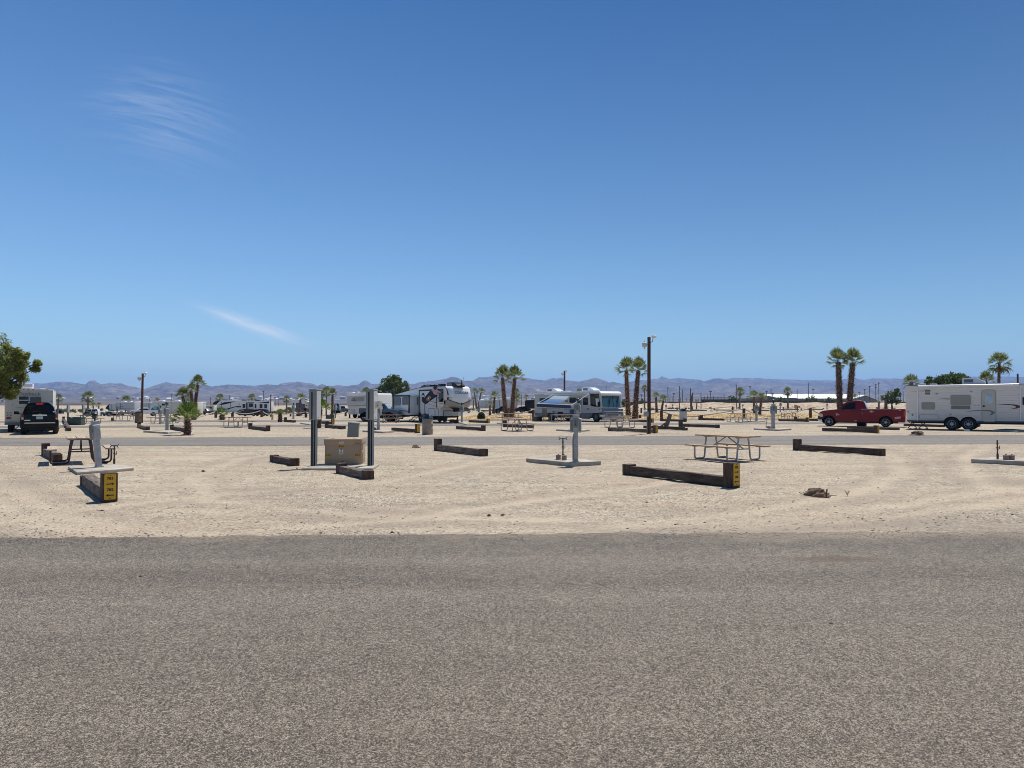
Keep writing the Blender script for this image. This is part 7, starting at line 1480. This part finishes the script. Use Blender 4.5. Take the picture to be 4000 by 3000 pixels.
palm('tall slim palm behind the far white car', (344, None), (344, 1552), 8, 29, 'full', d=150, seed=3, boots=False, skirt=True)
palm('tiny left palm of the pair behind the far white car', (364, None), (365, 1586), 6, 14, 'sparse', d=190, seed=4, boots=False)
palm('tiny right palm of the pair behind the far white car', (382, None), (387, 1584), 6, 13, 'sparse', d=190, seed=5, boots=False)
palm('palm rising behind the silver fifth wheel', (494, None), (493, 1565), 6, 24, 'full', d=240, seed=6, boots=False); palm('tiny palm top behind the cream trailer', (615, None), (615, 1566), 4, 13, 'sparse', d=240, seed=7, boots=False)
palm('palm rising behind the nose of the black and white fifth wheel', (858, None), (859, 1555), 6, 21, 'full', d=230, seed=8, boots=False); palm('palm rising behind the middle of the black and white fifth wheel', (985, None), (984, 1555), 6, 21, 'full', d=230, seed=9, boots=False)
palm('slim far palm right of the black and white fifth wheel', (1119, None), (1120, 1560), 7, 19, 'full', d=185, seed=10, boots=False)
palm('leaning palm with a ragged base left of the grey cabinet post', (1166, 1625), (1174, 1560), 11, 27, 'sparse', seed=11, flare=1.9)
palm('left palm of the three behind the leaning fan palm', (1257, None), (1257, 1537), 5, 17, 'full', d=160, seed=12, boots=False); palm('middle palm of the three behind the leaning fan palm', (1275, None), (1275, 1530), 6, 26, 'full', d=155, seed=13, boots=False); palm('right palm of the three with a brown skirted trunk', (1297, 1632), (1299, 1541), 12, 27, 'up', seed=14)
palm('leaning green fan palm right of the left cabinet post', (1246, 1672), (1254, 1600), 17, 50, 'low', seed=15, bend=-.1)
palm('palm top rising behind the plain white fifth wheel front', (1431, None), (1430, 1532), 6, 24, 'full', d=150, seed=16, boots=False)
palm('short fan palm on a stub trunk left of the steel table', (867, 1640), (868, 1620), 24, 34, 'low', seed=17, flare=1.1); palm('short green fan palm on a thick stump trunk', (1094, 1649), (1094, 1614), 21, 27, 'low', seed=18, flare=1.1, squash=.7)
palm('left leaning palm right of the white fifth wheel nose', (1862, 1603), (1853, 1533), 7, 19, 'sparse', seed=19, boots=False); palm('right leaning palm right of the white fifth wheel nose', (1866, 1603), (1879, 1534), 8, 22, 'sparse', seed=20, boots=False); palm('small stub palm at the foot of the leaning pair', (1849, 1602), (1849, 1562), 6, 12, 'sparse', seed=21, boots=False)
palm('stocky palm with a shaggy trunk left of the left twin palms', (1927, 1617), (1932, 1551), 12, 27, 'sparse', seed=22); palm('short small palm beside the stocky palm', (1914, 1622), (1914, 1582), 9, 17, 'sparse', seed=23)
palm('palm crown showing right of the right twin palm trunk', (2012, None), (2017, 1532), 5, 18, 'full', d=190, seed=24, boots=False); palm('lower palm right of the right twin palm trunk', (2019, None), (2019, 1556), 5, 20, 'full', d=185, seed=25, boots=False); palm('leaning slim palm left of the motorhome roof', (2048, None), (2057, 1555), 5, 15, 'sparse', d=190, seed=26, boots=False)
palm('palm top peeping over the motorhome roof', (2262, None), (2262, 1532), 6, 16, 'sparse', d=170, seed=27, boots=False)
palm('slim palm half hidden by the tall light pole', (2518, 1603), (2518, 1517), 6.5, 17, 'full', seed=28, boots=False); palm('stocky palm right of the tall light pole', (2566, 1614), (2562, 1551), 12, 21, 'sparse', seed=29); palm('drooping palm with a leaning trunk right of the tall light pole', (2583, 1613), (2591, 1565), 11, 25, 'sparse', seed=30)
palm('tiny palm by the leaning dead trunk', (2720, 1600), (2723, 1568), 6, 9, 'sparse', seed=31, boots=False); palm('lone palm before the dark fence, left one', (2889, 1600), (2891, 1530), 7, 22, 'full', seed=32, boots=False, skirt=True); palm('left palm of the small shaggy pair on the dry grass', (2947, 1616), (2945, 1551), 11, 28, 'sparse', seed=33); palm('right palm of the small shaggy pair on the dry grass', (2967, 1621), (2975, 1555), 13, 24, 'sparse', seed=34)
palm('lone dark-trunked palm before the white warehouse', (3078, 1599), (3077, 1530), 8, 22, 'full', seed=35, boots=False, skirt=True); palm('small palm behind the right trunk of the tall twin pair', (3340, None), (3340, 1555), 7, 17, 'sparse', d=180, seed=36, boots=False); palm('tiny palm stub over the pickup bed', (3433, 1603), (3433, 1572), 9, 8, 'sparse', seed=37, boots=False)
palm('broad palm crown behind the front of the white trailer', (3558, None), (3560, 1493), 18, 38, 'full', d=75, seed=38, boots=False, skirt=True); palm('shorter palm behind the white trailer air conditioner', (3853, None), (3853, 1490), 12, 42, 'up', d=75, seed=39); palm('tall palm with a drooping crown behind the white trailer', (3898, None), (3903, 1418), 14, 53, 'full', d=70, seed=40, boots=True, skirt=True)
t = thing('dead_trunk', 'leaning dead palm trunk beside the slim brown light pole', 'dead tree', G(2705, 1606), 0); mb = MB(); q = onray(2702, 1534, t.location.y) - t.location; mb.tube([(0, 0, -.1), (-.35, 0, q.z * .35), (-.05, 0, q.z * .8), (.12, 0, q.z)], [.36, .26, .22, .14], 8); mb.build('trunk_piece', 'grey_wood', t, jit=.05)
# ------------------------------------------------------------------ broad-leaved trees and bushes
def limb(mb, a, b, r0, r1, R, n=5, wob=.12):
    pts = []; L_ = (b - a).length
    for i in range(n + 1): s = i / n; p = a.lerp(b, s); k = wob * L_ * math.sin(pi * s); pts.append(p + Vector((R.uniform(-k, k), R.uniform(-k, k), R.uniform(0, k))))
    mb.tube(pts, [r0 + (r1 - r0) * i / n for i in range(n + 1)], 7)
def leaves(mb, c, rad_, n, size, R, droop=0.0, flat=.8, hang=False):
    for _ in range(n):
        while True:
            q = Vector((R.uniform(-1, 1), R.uniform(-1, 1), R.uniform(-1, 1)))
            if q.length <= 1: break
        q = q.normalized() * q.length ** .45; p = c + Vector((q.x * rad_.x, q.y * rad_.y, q.z * rad_.z))
        a = Vector((R.gauss(0, 1), R.gauss(0, 1), R.gauss(0, flat) - droop)).normalized(); b = a.orthogonal().normalized(); b.rotate(Matrix.Rotation(R.uniform(0, 6.28), 3, a)); s = size * R.uniform(.6, 1.3); w_ = s * (.16 if hang else .42)
        mb.add([p, p + a * s * .5 + b * w_, p + a * s, p + a * s * .5 - b * w_], [(0, 1, 2, 3)])
def tree(name, label, px, row, d, trunk, clumps, leaf, lsize, nper, R, hang=False, droop=0.0, group=None, thick=.2):
    """clumps: (px, row, radius px) measured in the photograph, spread in depth"""
    p = at(px, row, d); d = p.y; t = thing(name, label, 'tree', p, 0, group)
    tops = []; 
    for cx, cy, cr in clumps:
        r = perp(cr, d); o = onray(cx, cy, d) - p; o.y = R.uniform(-1, 1) * perp(trunk, d); tops.append((o, r))
    mb = MB(); zc = min(o.z - r for o, r in tops); fork = Vector((0, 0, max(.4, zc * .8 + .3)))
    mb.tube([(0, 0, -.1), (.05, 0, fork.z * .5), tuple(fork)], [thick * 1.3, thick, thick * .85], 9)
    for o, r in tops: limb(mb, fork, o, thick * .5, thick * .12, R)
    mb.build('trunk', 'bark', t)
    mb = MB()
    for o, r in tops:
        leaves(mb, o, Vector((r, r * 1.1, r * .85)), int(nper * .3), lsize, R, droop, hang=hang)
        for _ in range(11): q = Vector((R.gauss(0, 1), R.gauss(0, 1), R.gauss(0, .8))).normalized() * r * R.uniform(.6, 1.15); leaves(mb, o + q, Vector((r * .30,) * 3), int(nper * .08), lsize, R, droop, hang=hang)
    mb.build('crown', leaf, t, smooth=0); return t
R = random.Random(21)
tree('mesquite_tree', 'feathery olive green tree leaning in at the left edge', -70, 1705, None, 55, [(25, 1480, 32), (0, 1500, 38), (38, 1512, 24), (30, 1455, 30), (118, 1392, 13), (125, 1415, 11), (112, 1440, 13), (60, 1375, 16), (-15, 1345, 42), (15, 1375, 36), (-40, 1400, 60), (40, 1400, 34), (75, 1400, 24), (100, 1385, 20), (20, 1430, 45), (65, 1425, 38), (95, 1432, 22), (0, 1470, 45), (45, 1470, 26), (-5, 1510, 36), (15, 1535, 22), (-30, 1540, 45), (-10, 1565, 26), (-60, 1470, 60), (-90, 1360, 60), (-120, 1440, 70)], 'mesquite_leaf', .13, 1050, R, hang=True, droop=.5, thick=.16)
tree('shade_tree', 'dense round green tree behind the blue-grey pickup', 1520, None, 135, 45, [(1528, 1482, 24), (1508, 1500, 27), (1548, 1502, 26), (1488, 1525, 24), (1530, 1530, 36), (1568, 1520, 24), (1578, 1545, 20), (1480, 1550, 20), (1515, 1560, 30), (1552, 1556, 28), (1545, 1485, 14), (1475, 1572, 16), (1500, 1580, 20), (1540, 1578, 26), (1572, 1566, 18)], 'broad_leaf', .24, 1150, R, thick=.4)
tree('shade_tree', 'broad dark green tree top behind the white trailer roof', 3705, None, 85, 40, [(3640, 1497, 26), (3670, 1485, 24), (3705, 1478, 24), (3735, 1482, 24), (3765, 1482, 22), (3690, 1500, 34), (3745, 1500, 34), (3780, 1497, 24), (3630, 1510, 28), (3715, 1530, 40), (3780, 1525, 30)], 'broad_leaf', .17, 1000, R, thick=.3)
tree('shade_tree', 'small lopsided green tree left of the white trailer', 3484, 1604, None, 12, [(3490, 1532, 14), (3505, 1540, 12), (3472, 1545, 14), (3460, 1555, 12), (3490, 1555, 16), (3502, 1565, 12), (3475, 1568, 12), (3498, 1526, 9)], 'broad_leaf', .26, 420, R, thick=.22)
palm('stout bare palm trunk left of the small lopsided tree', (3461, 1604), (3461, 1565), 15, 8, 'sparse', seed=41, boots=True)
for px, row, d, r, lab in ((3165, 1560, 300, 13, 'round green tree before the white warehouse'), (3050, 1562, 320, 11, 'green tree behind the dark fence left of the lone palm'), (3240, 1564, 300, 10, 'low green tree before the right part of the warehouse'), (2865, 1560, 290, 12, 'green tree behind the dark fence gap'), (2510, 1572, 330, 10, 'olive tree left of the far utility poles'), (2440, 1570, 330, 8, 'small olive tree between the motorhome and the twin palms'), (3275, 1563, 300, 9, 'small green tree left of the tall twin palms')):
    tree('far_tree', lab, px, None, d, r * .5, [(px, row, r), (px - r * .9, row + 4, r * .7), (px + r * .9, row + 4, r * .7), (px, row + 8, r)], 'broad_leaf', .8, 90, R, group='trees beyond the sand bank', thick=.3)
t = thing('clipped_bush', 'clipped round green bush beside the dry grass', 'bush', G(1880, 1637), 0); mb = MB(); r = .78
for _ in range(2600):
    z = R.random() ** .8; a = R.uniform(0, 6.28); e = math.sqrt(max(0, 1 - (max(0, z - .35) / .65) ** 2)) ; rr = r * e * R.uniform(.86, 1.0) * (.93 if z < .1 else 1); p = Vector((rr * math.cos(a), rr * math.sin(a), z * 1.5)); q = Vector((R.gauss(0, 1), R.gauss(0, 1), R.gauss(0, 1))).normalized(); b = q.orthogonal(); mb.add([p, p + (q + b) * .06, p + q * .13, p + (q - b) * .06], [(0, 1, 2, 3)])
t.scale = (.56, .56, .50); mb.build('leaf_ball', 'dark_bush', t, smooth=0); mb = MB(); mb.lathe([(.05, 0), (r * .80, .02), (r * .86, .5), (r * .78, .9), (r * .5, 1.28), (.1, 1.42)], 16); mb.build('inner_growth', 'dark_bush', t)
# desert scrub
SH = []
for k in range(4):
    mb = MB(); RR = random.Random(k + 60)
    for _ in range(5): c = Vector((RR.uniform(-.6, .6), RR.uniform(-.6, .6), RR.uniform(.35, .75))); leaves(mb, c, Vector((.5, .5, .4)), 90, .34, RR, -.6, hang=True)
    for _ in range(9): a = RR.uniform(0, 6.28); mb.bar((0, 0, 0), (math.cos(a) * .7, math.sin(a) * .7, RR.uniform(.5, 1.)), .03)
    o = mb.build('desert_shrub', 'shrub_leaf', smooth=0); SH.append(o.data); bpy.data.objects.remove(o)
def shrub(px, row, d, s, lab):
    p = at(px, row, d); o = bpy.data.objects.new('desert_shrub', R.choice(SH)); C.objects.link(o); o.location = p; o.rotation_euler = (0, 0, R.uniform(0, 6)); k = perp(s, p.y) ; o.scale = (k, k, k * R.uniform(.7, 1.0)); tag(o, lab, 'shrub', 'desert shrubs behind the park')
for lab, px0, px1, n, d0, d1, s0, s1 in (('low olive desert shrub in the scrub right of the black car', 215, 345, 16, 215, 300, 7, 13), ('olive desert shrub in the scrub behind the stump palm', 1060, 1240, 18, 170, 280, 9, 17), ('olive desert shrub in the scrub left of the slim brown light pole', 780, 830, 5, 240, 300, 7, 12),
        ('dry desert shrub right of the plain white fifth wheel', 1300, 1375, 6, 180, 260, 7, 12), ('desert shrub below the white fifth wheel nose', 1822, 1850, 3, 190, 240, 8, 12), ('dry desert shrub on the sand right of the motorhome', 2425, 2560, 9, 250, 330, 7, 12), ('desert shrub at the foot of the sand bank', 2560, 3560, 42, 226, 246, 4, 8), ('desert shrub behind the far left trailers', 395, 560, 9, 260, 330, 8, 14)):
    for i in range(n): shrub(px0 + (px1 - px0) * (i + R.random()) / n, None, R.uniform(d0, d1), R.uniform(s0, s1), lab)
# dry tufts standing in the grass strip
mb = MB(); RR = random.Random(9)
for _ in range(11000):
    x = RR.uniform(-6, 70); y = RR.uniform(R4F(x) + 1.0, 110 + .22 * x); z = gz(x, y) + .02
    for _ in range(2): a = RR.uniform(0, 6.28); h = RR.uniform(.03, .10); mb.add([(x, y, z), (x + .06, y, z), (x + .08 * math.cos(a) + .03, y + .08 * math.sin(a), z + h)], [(0, 1, 2)])
leafmat('straw', (.50, .36, .18), .3, .25); tag(mb.build('dry_grass', 'straw', smooth=0), kind='stuff')
